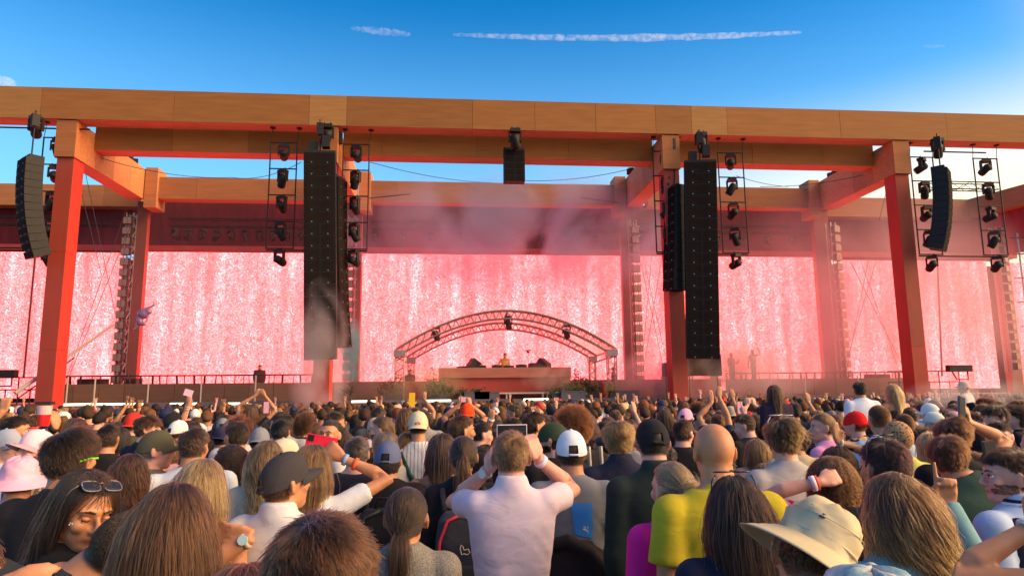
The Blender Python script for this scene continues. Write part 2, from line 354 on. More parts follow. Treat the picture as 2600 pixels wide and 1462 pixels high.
# lighting trusses under the header
def truss_x(x0, x1, y, z, s, lab, mat=BLACKM, name='lighting_truss'):
    e = empty(name, (x0, y, z)); tag(e, lab, 'truss', 'lighting trusses above the screens')
    L = x1-x0; m = MB()
    for a in (-1, 1):
        for b in (-1, 1): m.tube([(0, a*s/2, b*s/2), (L, a*s/2, b*s/2)], .03, 6)
    m.build('chord_tubes', mat, e); d = MB(); n = int(L/(s*1.3)); 
    for k in range(n):
        xa, xb = L*k/n, L*(k+1)/n; f = 1 if k % 2 else -1
        for a in (-1, 1): d.tube([(xa, a*s/2, -f*s/2), (xb, a*s/2, f*s/2)], .015, 4, False)
        d.tube([(xa, -f*s/2, -s/2), (xb, f*s/2, -s/2)], .015, 4, False)
    d.build('bracing', mat, e); return e
for (a, b, lab) in ((-31, -16.3, 'black truss in shade above the far left screen'), (-14.9, -5.6, 'black truss in shade above the left bay screen'), (-4.4, 9.1, 'black truss in shade above the middle screen'), (10.2, 20.4, 'black truss in shade above the right bay screen')):
    truss_x(a, b, 35.9, 10.75, .4, lab)
# ------------------------------------------------------------------ LED screens
def screen(x0, x1, z0, z1, y, lab):
    e = empty('led_screen', ((x0+x1)/2, y, z0)); tag(e, lab, 'LED screen'); w_ = (x1-x0)/2
    MB().box(-w_, w_, .01, .14, 0, z1-z0).build('cabinet_frame', BLACKM, e)
    m = MB(); m.v = [(-w_, 0, 0), (w_, 0, 0), (w_, 0, z1-z0), (-w_, 0, z1-z0)]; m.f = [(0, 1, 2, 3)]
    me = m.data('lit_face', LED); o = link('lit_face', me, e)
    me.transform(Matrix.Translation((x0, random.uniform(-30, 30), 0))); o.location = (-x0, -me.vertices[0].co.y, 0)
screen(-31, -17.15, 1.7, 9.14, 36, 'glowing pink LED screen beyond the leftmost red column')
screen(-16.1, -5.35, 1.75, 9.2, 36, 'glowing pink LED screen filling the left bay')
screen(-4.85, 9.33, 2.36, 9.2, 36, 'glowing pink LED screen behind the DJ canopy')
screen(10.0, 20.66, 1.75, 9.2, 36, 'glowing pink LED screen filling the right bay')
screen(31.75, 37.0, 1.75, 9.0, 36.1, 'glowing pink LED screen behind the far right scaffold')
screen(21.95, 31.0, 1.75, 9.06, 36, 'glowing pink LED screen beyond the rightmost red column')
# ------------------------------------------------------------------ LED bars along the lip
for i, (a, b) in enumerate(((145, 362), (432, 500), (567, 630), (800, 822), (892, 955), (1083, 1145), (1330, 1393))):
    pa, pb = at(a, 1026, 29.85), at(b, 1026, 29.85); z = at(a, (1027, 1025, 1024.5, 1019, 1019, 1017, 1014)[i], 29.85)[2]
    e = empty('light_bar', ((pa[0]+pb[0])/2, 29.85, z-.06)); hw = (pb[0]-pa[0])/2
    tag(e, ('long lit white light bar beside the leftmost red column', 'lit white light bar, second from the left on the stage edge', 'short lit light bar left of the big left speaker array', 'tiny lit light bar under the big left speaker array', 'lit white light bar below the teal smoke', 'lit white light bar left of the DJ table', 'lit white light bar under the right half of the DJ table')[i], 'light bar')
    MB().box(-hw, hw, -.03, .04, .015, .1).build('lit_tube', BAR, e); MB().box(-hw-.03, hw+.03, .042, .08, 0, .12).build('housing', BLACKM, e)
# ------------------------------------------------------------------ moving heads and ladders
def mb_head(kind):
    yoke, head, lens = MB(), MB(), MB()
    yoke.cbox((0, 0, -.09), .34, .26, .12); yoke.tube([(-.1, 0, 0), (-.1, 0, .06)], .02, 6); yoke.tube([(.1, 0, 0), (.1, 0, .06)], .02, 6)
    yoke.cbox((-.19, 0, -.3), .05, .14, .36); yoke.cbox((.19, 0, -.3), .05, .14, .36)
    M = rotx(radians((58, 30, 75, 18)[kind])) @ roty(radians((20, -15, 0, 30)[kind])); c = Vector((0, 0, -.42))
    P = [tuple(c + M @ Vector(q)) for q in ((0, 0, .2), (0, 0, .12), (0, 0, -.05), (0, 0, -.22), (0, 0, -.3))]
    head.tube(P, [.1, .155, .15, .155, .135], 14)
    lens.tube([tuple(c + M @ Vector((0, 0, -.301))), tuple(c + M @ Vector((0, 0, -.315)))], [.115, .11], 14)
    return yoke.data('yoke', BLACKM), head.data('head', BLACKM, True), lens.data('lens', GLASSL)
nn = N('lamp_lens'); nn.pbr((.25, .22, .2), .12, .3); GLASSL = nn.m
HEADS = [mb_head(k) for k in range(4)]
def moving_head(x, y, z, k, lab, s=1.0, rz=0, group=None):
    e = empty('moving_head_lamp', (x, y, z), rz); e.scale = (s,)*3; tag(e, lab, 'stage lamp', group)
    for nm, me in zip(('yoke', 'lamp_head', 'lens'), HEADS[k % 4]): link(nm, me, e)
    return e
ORD = ('topmost', 'second from top', 'middle', 'second from bottom', 'lowest')
def ladder(x0, x1, y, zt, n, step, lab, lampx=None, lamps=True):
    w_ = x1-x0; e = empty('lamp_ladder', (x0, y, zt)); tag(e, 'black steel lamp ladder hanging '+lab, 'lamp ladder', 'hanging lamp ladders')
    H = step*n
    for xx in (0, w_):
        MB().tube([(xx, 0, 0), (xx, 0, -H)], .03, 6).build('upright', BLACKM, e)
        MB().tube([(xx+.06, 0, .66), (xx+.03, 0, .3), (xx, 0, 0)], .014, 5).cyl((xx+.06, 0, .64), (xx+.06, 0, .67), .12, n=10).build('hanger_cable', BLACKM, e)
    for k in range(n+1):
        MB().tube([(-.03, 0, -k*step), (w_+.03, 0, -k*step)], .03, 6).build('rung', BLACKM, e)
    if lamps:
        for k in range(n+1):
            moving_head(x0+w_*(.5 if lampx is None else lampx), y, zt-k*step-.03, k + int(x0) % 3, '%s black lamp on the ladder %s' % (ORD[k if n == 4 else min(k, 4)], lab), 1.12, random.uniform(-.6, .6))
LZ = 12.5; ST = (12.5-7.87)/4
ladder(-17.04, -15.95, 28.4, LZ, 4, ST, 'in front of the leftmost red column')
ladder(-7.82, -6.71, 28.4, LZ, 4, ST, 'just left of the big left speaker array')
ladder(-4.76, -3.65, 28.4, LZ, 4, ST, 'just right of the big left speaker array')
ladder(8.95, 10.1, 28.0+.4, LZ, 4, ST, 'just left of the big right speaker array')
ladder(11.98, 13.15, 28.4, LZ, 4, ST, 'just right of the big right speaker array')
ladder(21.25, 22.37, 28.4, LZ, 4, ST, 'right of the rightmost red column')
ladder(24.4, 25.6, 28.4, LZ, 4, ST, 'far right of the stage, outermost')
for (a, b, lab) in ((-7.82, -3.65, 'black bar crossing behind the big left speaker array'), (8.95, 13.15, 'black bar crossing behind the big right speaker array'), (-19.5, -16.0, 'black bar below the ladder at the leftmost red column'), (21.25, 25.6, 'black bar linking the two rightmost lamp ladders')):
    o = MB().tube([(0, 0, 0), (b-a, 0, 0)], .035, 6).build('link_bar', BLACKM, loc=(a, 28.45, 7.80)); tag(o, lab, 'bar')
for (x0_, x1_, z_, lab) in ((-22, -15.2, 12.86, 'black bar under the beam above the left outer speaker array'), (21.9, 25, 12.75, 'black bar under the beam above the right outer speaker array')):
    o = MB().tube([(0, 0, 0), (x1_-x0_, 0, 0)], .035, 6).build('rigging_bar', BLACKM, loc=(x0_, 28.3, z_)); tag(o, lab, 'bar')
# dim lamps hanging on the trusses in the header
for j, (a, b) in enumerate(((-14.6, -5.8), (-4.2, 9.0), (10.3, 20.2))):
    x = a
    while x < b:
        moving_head(x, 35.9, 10.45, random.randrange(4), ('dark lamp in the row above the left bay screen', 'dark lamp in the row above the middle screen', 'dark lamp in the row above the right bay screen')[j], .95, random.uniform(-1, 1), 'lamps in the row above '+('the left bay screen', 'the middle screen', 'the right bay screen')[j])
        x += .72 if j == 0 else 1.5
# ------------------------------------------------------------------ line arrays
def hang(e, z0, z1, dx=0):
    MB().cbox((dx, 0, z1-.42), .26, .26, .5).tube([(dx, 0, z1-.15), (dx, 0, z1)], .03, 6).build('chain_motor', BLACKM, e)
    MB().tube([(dx, 0, z0), (dx, 0, z1-.67)], .03, 6).build('chain', BLACKM, e)
def array(x, y, zt, width, depth, n, h, curve, lab, rz=0, beam=13.18, start=0, split=6, dots=True):
    e = empty('line_array', (x, y, zt), rz); e.rotation_mode = 'QUATERNION'; e.rotation_quaternion = (Matrix.Rotation(TILT, 3, 'Y') @ Matrix.Rotation(rz, 3, 'Z')).to_quaternion(); tag(e, lab, 'speaker array', 'hanging speaker arrays')
    MB().box(-width/2, width/2, -depth/2+.1, depth/2, .0, .12).build('flying_frame', BLACKM, e)
    hang(e, .12, beam-zt)
    if width > 1.2:
        moving = MB().cbox((.25, -.1, .5), .3, .35, .5).cbox((-.3, .1, .35), .35, .3, .4); moving.build('rigging_box', BLACKM, e)
    p = Vector((0, 0, 0)); a = 0
    cab, gr, dot = MB(), MB(), MB()
    cab.box(-width/2, width/2, -depth/2, depth/2, -h+.012, 0)
    gr.box(-width/2+.03, width/2-.03, -depth/2-.014, -depth/2-.002, -h+.03, -.02)
    for k in range(2):
        xx = width*(.25 if k else -.25)
        dot.box(xx-.02, xx+.02, -depth/2-.026, -depth/2-.015, -h*.92, -h*.84)
    cm, gm, dm = cab.data('cabinet', BLACKM), gr.data('grille', MESHB), dot.data('badge', STEEL)
    gap = MB().box(-.035, -.02, -depth/2-.022, -depth/2-.015, -h+.03, -.02).box(.02, .035, -depth/2-.022, -depth/2-.015, -h+.03, -.02).data('centre_bar', BLACKM)
    for k in range(n):
        a = curve(k); c = link('cabinet', cm, e); c.location = p; c.rotation_euler.x = a
        link('grille', gm, c)
        if dots: link('badge', dm, c)
        if k >= split: link('centre_bar', gap, c)
        p = p + Matrix.Rotation(a, 3, 'X') @ Vector((0, 0, -h))
    return e
TILT = -.036
array(float(at(813, 390, 27.4)[0]), 27.4, 11.66, 1.26, .6, 17, .5, lambda k: 0.0, 'tall black speaker array hanging left of centre', radians(6))
TILT = -.012
array(float(at(858,440,28.4)[0]), 28.4, 10.9, .8, .5, 16, .45, lambda k: -.006*k, 'slimmer speaker array turned sideways behind the big left one', radians(72))
TILT = .036
array(float(at(1777,415,27.4)[0]), 27.4, 11.62, 1.34, .5, 17, .5, lambda k: 0.005, 'tall black speaker array hanging right of centre', radians(-14))
array(float(at(1709,470,28.2)[0])+.08, 28.2, 10.7, .8, .6, 11, .42, lambda k: -.005*k, 'slimmer speaker array turned sideways behind the big right one', radians(-70))
TILT = 0
array(2.66, 28.4, 12.35, .92, .5, 5, .29, lambda k: 0.0, 'small black speaker hanging from the middle of the front beam', 0, 13.18, split=0, dots=False)
array(-16.72, 27.2, 11.1, .95, .62, 13, .30, lambda k: .012*k**1.35, 'curved black speaker array at the far left', radians(-42), 13.18, split=30)
array(21.75, 27.2, 11.45, .95, .62, 12, .30, lambda k: .012*k**1.35, 'curved black speaker array at the far right', radians(44), 13.18, split=30)
for (x, y, lab) in ((-5.35, 28.15, 'black lamp clamped above the big left speaker array'), (2.66, 28.1, 'black lamp above the small centre speaker'), (10.95, 28.0, 'black lamp above the big right speaker array'), (22.1, 28.0, 'black lamp above the right outer speaker array'), (-17.0, 28.1, 'black lamp above the left outer speaker array')):
    moving_head(x, y-.35, 13.16, random.randrange(4), lab, 1.3)
# ground stacks under the right array
for (x, y, w_, h_, lab) in ((11.2, 29.2, 1.5, .95, 'black box hanging under the big right speaker array'), (9.75, 29.4, .6, .6, 'small black box left of the big right speaker array')):
    e = empty('speaker_box', (x, y, 2.45)); tag(e, lab, 'speaker box')
    MB().box(-w_/2, w_/2, 0, .6, 0, h_).build('cabinet', BLACKM, e); MB().box(-w_/2+.04, w_/2-.04, -.015, -.002, .04, h_-.04).build('grille', MESHB, e)
    for xx in (-w_/2+.1, w_/2-.1): MB().tube([(xx, .3, 0), (xx, .3, -2.75)], .03, 6).build('leg', BLACKM, e)
# scaffold at that place
e = empty('scaffold_tower', (12.0, 30.6, 1.49)); tag(e, 'low steel scaffold tower under the big right speaker array', 'scaffold')
for xx in (-.9, 0, .9): MB().tube([(xx, 0, 0), (xx, 0, 1.3)], .03, 6).build('upright', STEEL, e)
for zz in (.3, .75, 1.2): MB().tube([(-.9, .04, zz), (.9, .04, zz)], .025, 6).build('ledger', STEEL, e)
# ------------------------------------------------------------------ blinder towers on rear columns
def blinder_tower(x, y, z0, z1, lab, w_=.42, pitch=.525, rz=0, n2=2):
    e = empty('blinder_tower', (x, y, z0), rz); tag(e, lab, 'light tower', 'towers of stacked blinder lamps')
    H = z1-z0; m = MB()
    for a in (-.17, .17):
        for b in (.12, .46): m.tube([(a, b, 0), (a, b, H)], .025, 5)
    m.build('truss_chords', STEEL, e); d = MB(); n = int(H/.4)
    for k in range(n):
        f = .17 if k % 2 else -.17
        d.tube([(-f, .12, H*k/n), (f, .12, H*(k+1)/n)], .013, 4, False); d.tube([(f, .12, H*k/n), (f, .46, H*(k+1)/n)], .013, 4, False); d.tube([(-f, .46, H*k/n), (-f, .12, H*(k+1)/n)], .013, 4, False)
    d.build('truss_bracing', STEEL, e)
    hb = MB().box(-w_/2, w_/2, -.14, .08, .02, pitch-.14).data('housing', BLACKM)
    fb_ = MB()
    for k in range(n2):
        a = -w_/2+.02+k*(w_-.03)/n2; fb_.box(a, a+(w_-.03)/n2-.02, -.152, -.141, .04, pitch-.16)
    fm = fb_.data('lamp_face', AMB)
    arm = MB().tube([(0, 0, pitch-.07), (.28, .1, pitch-.07)], .02, 5).cbox((.3, .1, pitch-.07), .1, .06, .05).data('clamp', STEEL)
    for k in range(int(H/pitch)):
        b = link('blinder', hb, e); b.location = (0, 0, .1+k*pitch); link('lamp_face', fm, b); link('clamp', arm, b)
    return e
nn = N('amber_lamp_face'); nn.pbr((.26, .15, .09), .35, .1); AMB = nn.m
blinder_tower(float(at(316,700,34.4)[0]), 34.4, 1.75, 10.9, 'stack of blinder lamps on the left bay rear column')
blinder_tower(float(at(888,700,34.4)[0]), 34.4, 1.75, 10.9, 'stack of blinder lamps at the left of the middle screen', rz=-.1)
blinder_tower(float(at(1615,700,34.4)[0]), 34.4, 2.1, 10.9, 'stack of blinder lamps at the right of the middle screen', rz=.15)
blinder_tower(float(at(2130,700,34.4)[0]), 34.4, 1.75, 10.9, 'stack of blinder lamps on the right bay rear column', rz=.3)
blinder_tower(29.9, 33.5, 2.6, 10.5, 'stack of blinder lamps at the far right edge', rz=.5)
# far right scaffolding
e = empty('scaffolding', (30.2, 33.2, 1.49)); tag(e, 'scaffold frame with cross bars at the far right edge', 'scaffolding')
MB().box(-.35, .3, .6, 1.0, 0, 8.2).build('edge_board', PAINTW, e, (.36, .16, .10))
for xx in (.4, 2.0, 3.6): MB().tube([(xx, 0, 0), (xx, 0, 8.6)], .05, 6).build('standard', STEEL, e)
for zz in (.9, 2.2, 3.5, 4.8, 6.1, 7.4, 8.3): MB().tube([(-.1, -.05, zz), (4.5, -.05, zz+.25)], .035, 6).build('ledger', BLACKM, e)
m = MB()
for k in range(16): m.tube([(.6 if k % 2 else .9, .1, .6+k*.45), (.9 if k % 2 else .6, .1, 1.05+k*.45)], .018, 4, False)
m.build('lattice', STEEL, e)
# ------------------------------------------------------------------ DJ booth
def dj():
    e = empty('dj_table', (2.42, 31.0, 1.49)); tag(e, 'long red DJ table with a tan top slab', 'table')
    MB().box(-3.07, 3.05, 0, 1.3, .98, 1.44).build('top_slab', WOOD, e, (.50, .15, .085))
    MB().box(-2.55, 2.5, .18, .24, .26, .975).build('front_panel', PAINTW, e, (.48, .06, .03))
    for xx in (-3.05, 2.52): MB().box(xx, xx+.5, .1, 1.2, .26, .975).build('end_panel', PAINTW, e, (.5, .16, .09))
    MB().box(-2.52, 2.5, .25, 1.2, .26, .32).build('shelf', DECK, e)
    t = empty('white_bench', (3.15, 30.7, 1.49)); tag(t, 'low white bench in front of the red DJ table', 'bench')
    MB().box(-1.7, 1.7, -.2, .2, .24, .31).build('seat', TINT, t, (.6, .5, .42))
    for xx in (-1.4, -.75, -.6, .9, 1.1): MB().box(xx, xx+.06, -.15, .15, 0, .238).build('leg', TINT, t, (.6, .5, .42))
    # decks, mixers and monitors on the table
    z = 2.93
    for x, w_, h_, lab in ((.55, .75, .07, 'flat black deck at the left end of the table'), (1.3, .5, .12, 'black deck between monitor and mixer'), (2.05, .45, .13, 'black deck left of the DJ'), (2.6, .5, .1, 'black mixer in front of the DJ'), (3.2, .5, .14, 'black deck right of the DJ'), (3.75, .4, .2, 'small device by the microphone stand')):
        o = empty('dj_deck', (x, 31.5, z)); tag(o, lab, 'DJ deck')
        MB().box(-w_/2, w_/2, -.2, .2, 0, h_).build('body', BLACKM, o); MB().cyl((0, 0, h_), (0, 0, h_+.03), .14, n=14).build('platter', STEEL, o)
    for x, rz, lab in ((.95, .3, 'wedge monitor on the left of the DJ table'), (4.2, -.5, 'wedge monitor on the right of the DJ table')):
        o = empty('wedge_monitor', (x, 31.6, z), rz); tag(o, lab, 'monitor speaker')
        m = MB(); m.v = [(-.36,-.3,0),(.36,-.3,0),(.36,.3,0),(-.36,.3,0),(-.02,-.3,.46),(.34,-.3,.2),(.34,.3,.2),(-.02,.3,.46)]; m.f = list(BOXF)
        m.build('cabinet', BLACKM, o); MB().cbox((.17, -.302, .18), .2, .01, .16).build('grille', MESHB, o)
    o = empty('microphone_stand', (3.55, 31.7, z)); tag(o, 'tall microphone stand on the DJ table', 'microphone stand')
    MB().tube([(0, 0, 0), (0, 0, .8)], .015, 6).build('pole', BLACKM, o); MB().tube([(-.14, 0, .8), (.16, 0, .83)], .03, 6).cbox((0, 0, .74), .12, .08, .08).build('microphone_head', BLACKM, o)
dj()
for x0_, x1_, y_, z1_, lab in ((1030, 1078, 31.9, 2.35, 'red side table at the left DJ'), (1535, 1570, 32.2, 2.25, 'low red side box beyond the canopy legs')):
    a, b = at(x0_, 990, y_)[0], at(x1_, 990, y_)[0]
    e = empty('side_table', ((a+b)/2, y_, 1.495)); tag(e, lab, 'side table')
    MB().box((a-b)/2, (b-a)/2, 0, .5, 0, z1_-1.56).build('cabinet', PAINTW, e, (.45, .07, .035)); MB().box((a-b)/2-.03, (b-a)/2+.03, -.03, .53, z1_-1.555, z1_-1.5).build('table_top', WOOD, e, (.5, .2, .1))
# ------------------------------------------------------------------ DJ canopy of arched truss
def canopy():
    e = empty('dj_canopy', (2.5, 31, 1.49)); tag(e, 'arched aluminium truss canopy over the DJ table', 'canopy')
    ALU = simple('dusty_aluminium', (.38, .26, .22), .45, .5, .2, 9)
    def arch(y, xa, xb, za, zp, s, nm):
        n = 30; P = []
        for k in range(n+1):
            t = k/n; x = xa+(xb-xa)*t; z = za+(zp-za)*(1-(2*t-1)**2)**.85 if 0 < t < 1 else za
            P.append((x, z))
        P = [(x, za+(zp-za)*(1-abs(2*k/n-1)**1.9)) for k, (x, _) in enumerate(P)]
        m = MB(); top = [(x, 0, z) for x, z in P]
        for dy in (0, s): m.tube([(x, y+dy, z) for x, z in P], .05, 6); m.tube([(x, y+dy, z-s) for x, z in P], .04, 6)
        m.build(nm+'_chords', ALU, e); d = MB()
        for k in range(n):
            for dy in (0, s):
                (x0, z0), (x1, z1) = P[k], P[k+1]
                d.tube([(x0, y+dy, z0), ((x0+x1)/2, y+dy, (z0+z1)/2-s)], .018, 4, False); d.tube([((x0+x1)/2, y+dy, (z0+z1)/2-s), (x1, y+dy, z1)], .018, 4, False)
        d.build(nm+'_bracing', ALU, e)['kind'] = 'stuff'; return P
    PF = arch(0, -5.1, 5.15, 2.28, 4.08, .38, 'front_arch'); PB = arch(2.6, -4.7, 4.75, 2.1, 3.75, .32, 'rear_arch')
    def leg(x, y, s, h):
        m = MB()
        for a in (0, s):
            for b in (0, s): m.tube([(x+a, y+b, 0), (x+a, y+b, h)], .035, 6)
        n = 8
        for k in range(n):
            f = (0, s) if k % 2 else (s, 0)
            for b in (0, s): m.tube([(x+f[0], y+b, h*k/n), (x+f[1], y+b, h*(k+1)/n)], .016, 4, False)
            for a in (0, s): m.tube([(x+a, y+f[0], h*k/n), (x+a, y+f[1], h*(k+1)/n)], .016, 4, False)
        m.cbox((x+s/2, y+s/2, h+.1), s+.14, s+.14, .3)
        m.build('leg', ALU, e)
    leg(-5.1, 0, .38, 2.0); leg(4.75, 0, .38, 2.0); leg(-4.7, 2.6, .3, 1.8); leg(4.4, 2.6, .3, 1.8)
    m = MB()
    for x in (-5.05, 5.05):
        for dz in (0, .3): m.tube([(x, .3, 2.25-dz), (x*.93, 2.7, 2.05-dz)], .04, 6)
    for k in (7, 15, 23): m.tube([(PF[k][0], 0, PF[k][1]-.1), (PB[k][0], 2.6, PB[k][1]-.1)], .035, 6)
    m.build('cross_tubes', ALU, e)
    f = MB(); n = len(PF)
    for k in range(n): f.v += [(PF[k][0], .2, PF[k][1]+.03+.02*sin(k)), ((PF[k][0]+PB[k][0])/2, 1.4, (PF[k][1]+PB[k][1])/2-.02), (PB[k][0], 2.8, PB[k][1]+.02)]
    for k in range(n-1):
        for j in range(2): f.f.append((k*3+j, k*3+j+1, k*3+3+j+1, k*3+3+j))
    nn = N('sheer_roof_cloth'); tr = nn.n('ShaderNodeBsdfTransparent'); tl = nn.n('ShaderNodeBsdfTranslucent'); tl.inputs[0].default_value = (.8, .5, .5, 1)
    mx = nn.n('ShaderNodeMixShader'); mx.inputs[0].default_value = .45; nn.l(tr.outputs[0], mx.inputs[1]); nn.l(tl.outputs[0], mx.inputs[2]); nn.l(mx.outputs[0], nn.out.inputs[0])
    f.build('roof_cloth', nn.m, e, smooth=True)
    for x, zz, lab in ((float(at(1107,840,31.4)[0]), float(at(1107,828,31.4)[2])+.0, 'round lamp hanging under the left of the DJ canopy'), (float(at(1290,815,31.4)[0]), float(at(1290,800,31.4)[2]), 'lamp hanging under the peak of the DJ canopy'), (float(at(1438,837,31.4)[0]), float(at(1438,823,31.4)[2]), 'lamp hanging under the right of the DJ canopy')):
        moving_head(x, 31.4, zz, 1, lab, .95)
canopy()
# ------------------------------------------------------------------ plants on the stage
LEAF = tinted('plant_leaf', .5, .35, ns=8, bump=0)
def shrub(x0, x1, y, ztop, lab, n=900, col=(.10, .13, .03), spiky=False, cat='plant'):
    cx = (x0+x1)/2; e = empty('potted_shrub', (cx, y, 1.495)); tag(e, lab, cat)
    hw = (x1-x0)/2; h = ztop-1.495
    MB().box(-hw*.7, hw*.7, -.2, .2, 0, .26).build('planter', TINT, e, (.07, .055, .05))
    r = np.random.default_rng(int(abs(x0)*100)); st = MB(); lf = MB()
    tips = []
    for k in range(max(5, int(hw*16))):
        bx = r.uniform(-hw*.65, hw*.65); tx = bx+r.normal(0, .22); tz = h*r.uniform(.55, 1.0)*(1-.35*abs(tx/hw)**2); ty = r.normal(0, .2)
        st.tube([(bx, r.normal(0, .05), .24), ((bx+tx)/2+r.normal(0, .04), ty/2, tz*.55+.1), (tx, ty, tz)], [.014, .01, .004], 4, False); tips.append(((bx, 0, .2), (tx, ty, tz)))
    st.build('stems', simple('bark', (.12, .08, .05), .9), e)
    for k in range(n):
        a, b = tips[r.integers(len(tips))]; t = r.uniform(.15, 1.02); p = np.array(a)*(1-t)+np.array(b)*t+r.normal(0, .07, 3)
        p[2] = max(p[2], .22); d = r.normal(0, 1, 3); d[2] = abs(d[2]) if spiky else d[2]; d /= np.linalg.norm(d); u = np.cross(d, r.normal(0, 1, 3)); u /= np.linalg.norm(u)+1e-9
        L = r.uniform(.1, .2)*(2.0 if spiky else 1); W_ = .022 if spiky else .035; n0 = len(lf.v)
        lf.v += [tuple(p), tuple(p+d*L*.5+u*W_), tuple(p+d*L), tuple(p+d*L*.5-u*W_)]; lf.f.append((n0, n0+1, n0+2, n0+3))
    o = lf.build('leaves', LEAF, e, col); o['kind'] = 'stuff'; return e
def px(x, y=990, Y=30.7): return float(at(x, y, Y)[0])
shrub(px(1078), px(1150), 30.6, 2.35, 'leafy bush at the left end of the DJ table', 900, (.16, .15, .05))
shrub(px(1150), px(1240), 30.6, 1.95, 'low hedge plant below the left of the red DJ table', 500, (.12, .12, .04))
shrub(px(1382), px(1500), 30.6, 2.2, 'large leafy bush at the right end of the DJ table', 1300, (.15, .16, .04))
shrub(px(1450), px(1530), 31.3, 2.45, 'darker bush behind the right end of the DJ table', 600, (.10, .10, .03))
shrub(px(1538), px(1572), 30.4, 2.1, 'spiky yellow-green plant at the right canopy leg', 160, (.35, .34, .06), True)
shrub(px(1650), px(1740), 30.7, 2.4, 'round green bush left of the right front column', 1100, (.12, .14, .04))
shrub(px(968), px(1030), 30.9, 2.75, 'thin dark sprigs left of the canopy leg', 350, (.06, .03, .02))
shrub(px(1075), px(1120), 32.2, 2.9, 'tall thin sprigs behind the left DJ', 300, (.07, .04, .03))
shrub(px(1450), px(1500), 32.2, 2.95, 'tall thin flowering sprigs right of the DJ table', 300, (.10, .04, .08))
shrub(px(850), px(900), 30.8, 2.2, 'dusty brown bush under the big left speaker array', 500, (.10, .08, .04))
for (x, lab) in ((1235, 'grey flight case below the DJ table'), (1585, 'dark floor box right of the canopy'), (1210, 'grey road case on the stage floor below the table'), (1450, 'long grey planter box right of the table')):
    o = MB().box(-.55, .55, 0, .4, 0, .3).box(-.57, .57, -.02, .42, .3, .35).build('flight_case', TINT, color=(.13, .10, .11), loc=(px(x), 30.15, 1.495)); tag(o, lab, 'flight case')
# ------------------------------------------------------------------ cables, jib cranes, truss behind
def cable(a, b, sag, lab, r=.018, cat='cable', group=None, c=(.05, .02, .03)):
    a = np.array(a); b = np.array(b); P = [a*(1-t)+b*t-np.array([0, 0, sag*4*t*(1-t)]) for t in np.linspace(0, 1, 14)]
    o = MB().tube([p-a for p in P], r, 5).build('cable', TINT, color=c, loc=tuple(a)); tag(o, lab, cat, group)
cable(at(245, 398, 30), at(590, 451, 33.9), .3, 'cable sagging across the left bay sky gap', .015)
cable(at(590, 451, 33.9), at(765, 412, 30), .3, 'cable rising to the big left speaker array', .015)
cable(at(940, 412, 30), at(1255, 465, 34.0), .2, 'cable across the sky gap left of the small centre speaker', .015)
cable(at(1335, 459, 33.8), at(1610, 427, 30.2), .2, 'cable across the sky gap right of the small centre speaker', .015)
cable(at(1870, 447, 30.2), at(2000, 474, 34), .1, 'cable right of the big right speaker array', .015)
cable(at(1930, 474, 34), at(2210, 440, 30.2), .2, 'cable across the right bay sky gap', .015)
cable(at(940, 503, 28.4), at(1040, 493, 33), 0, 'short pole cable beside the left array ladder', .03)
cable(at(1477, 502, 33), at(1568, 515, 34.3), 0, 'short dark strut before the rear beam', .04)
for (a, b, Y, lab) in (((195, 440), (258, 700), 30, 'guy wire left bay, first from the column'), ((215, 430), (330, 970), 30.5, 'guy wire left bay, crossing to the blinder stack'), ((320, 535), (160, 985), 33, 'guy wire left bay, falling left from the stack top'), ((345, 540), (165, 980), 32, 'guy wire left bay, longest one falling left'),
        ((2185, 660), (2290, 960), 33, 'guy wire right bay, falling right'), ((2160, 665), (2310, 965), 32, 'second guy wire right bay, falling right'), ((2225, 660), (2145, 930), 33, 'guy wire right bay, falling left'), ((2205, 660), (2150, 935), 33.5, 'second guy wire right bay, falling left'), ((2253, 475), (2232, 560), 31, 'thin chain left of the rightmost column'),
        ((1628, 670), (1690, 960), 33, 'guy wire left of the big right speaker array, falling right'), ((1680, 655), (1635, 930), 33, 'guy wire left of the big right speaker array, falling left'), ((1612, 560), (1700, 950), 33.5, 'long guy wire beside the right blinder stack'), ((1665, 540), (1632, 900), 33.5, 'steep guy wire beside the right blinder stack'),
        ((2380, 660), (2392, 955), 33, 'thick dark rope before the far right screen'), ((90, 645), (60, 960), 33, 'thick dark rope before the far left screen')):
    cable(at(*a, Y), at(*b, Y), 0, lab, .05 if 'thick' in lab else .013, 'rope' if 'thick' in lab else 'guy wire')
def jib(base, tip, lab, camp):
    e = empty('jib_crane', tuple(base)); tag(e, lab, 'camera crane'); t = np.array(tip)-np.array(base)
    MB().tube([(0, 0, 0), tuple(t)], [.09, .04], 8).build('boom', TINT, e, (.35, .28, .25))
    MB().tube([(0, .1, -.25), tuple(t*.55+np.array([0, .1, -.2]))], .03, 6).build('brace_tube', BLACKM, e)
    c = np.array(camp)-np.array(base); 
    MB().cbox(tuple(c), 1.1, .3, .3).tube([tuple(c+[-.35, 0, -.15]), tuple(c+[-.15, 0, -.5]), tuple(c+[.4, 0, -.5]), tuple(c+[.4, 0, -.15])], .035, 5).build('camera_head', BLACKM, e)
jib(at(38, 998, 28), at(292, 822, 31), 'pale jib crane boom rising across the leftmost red column', at(5, 948, 29))
jib(at(2400, 1012, 28), at(2310, 985, 29), 'small camera crane before the far right screen', at(2435, 935, 29))
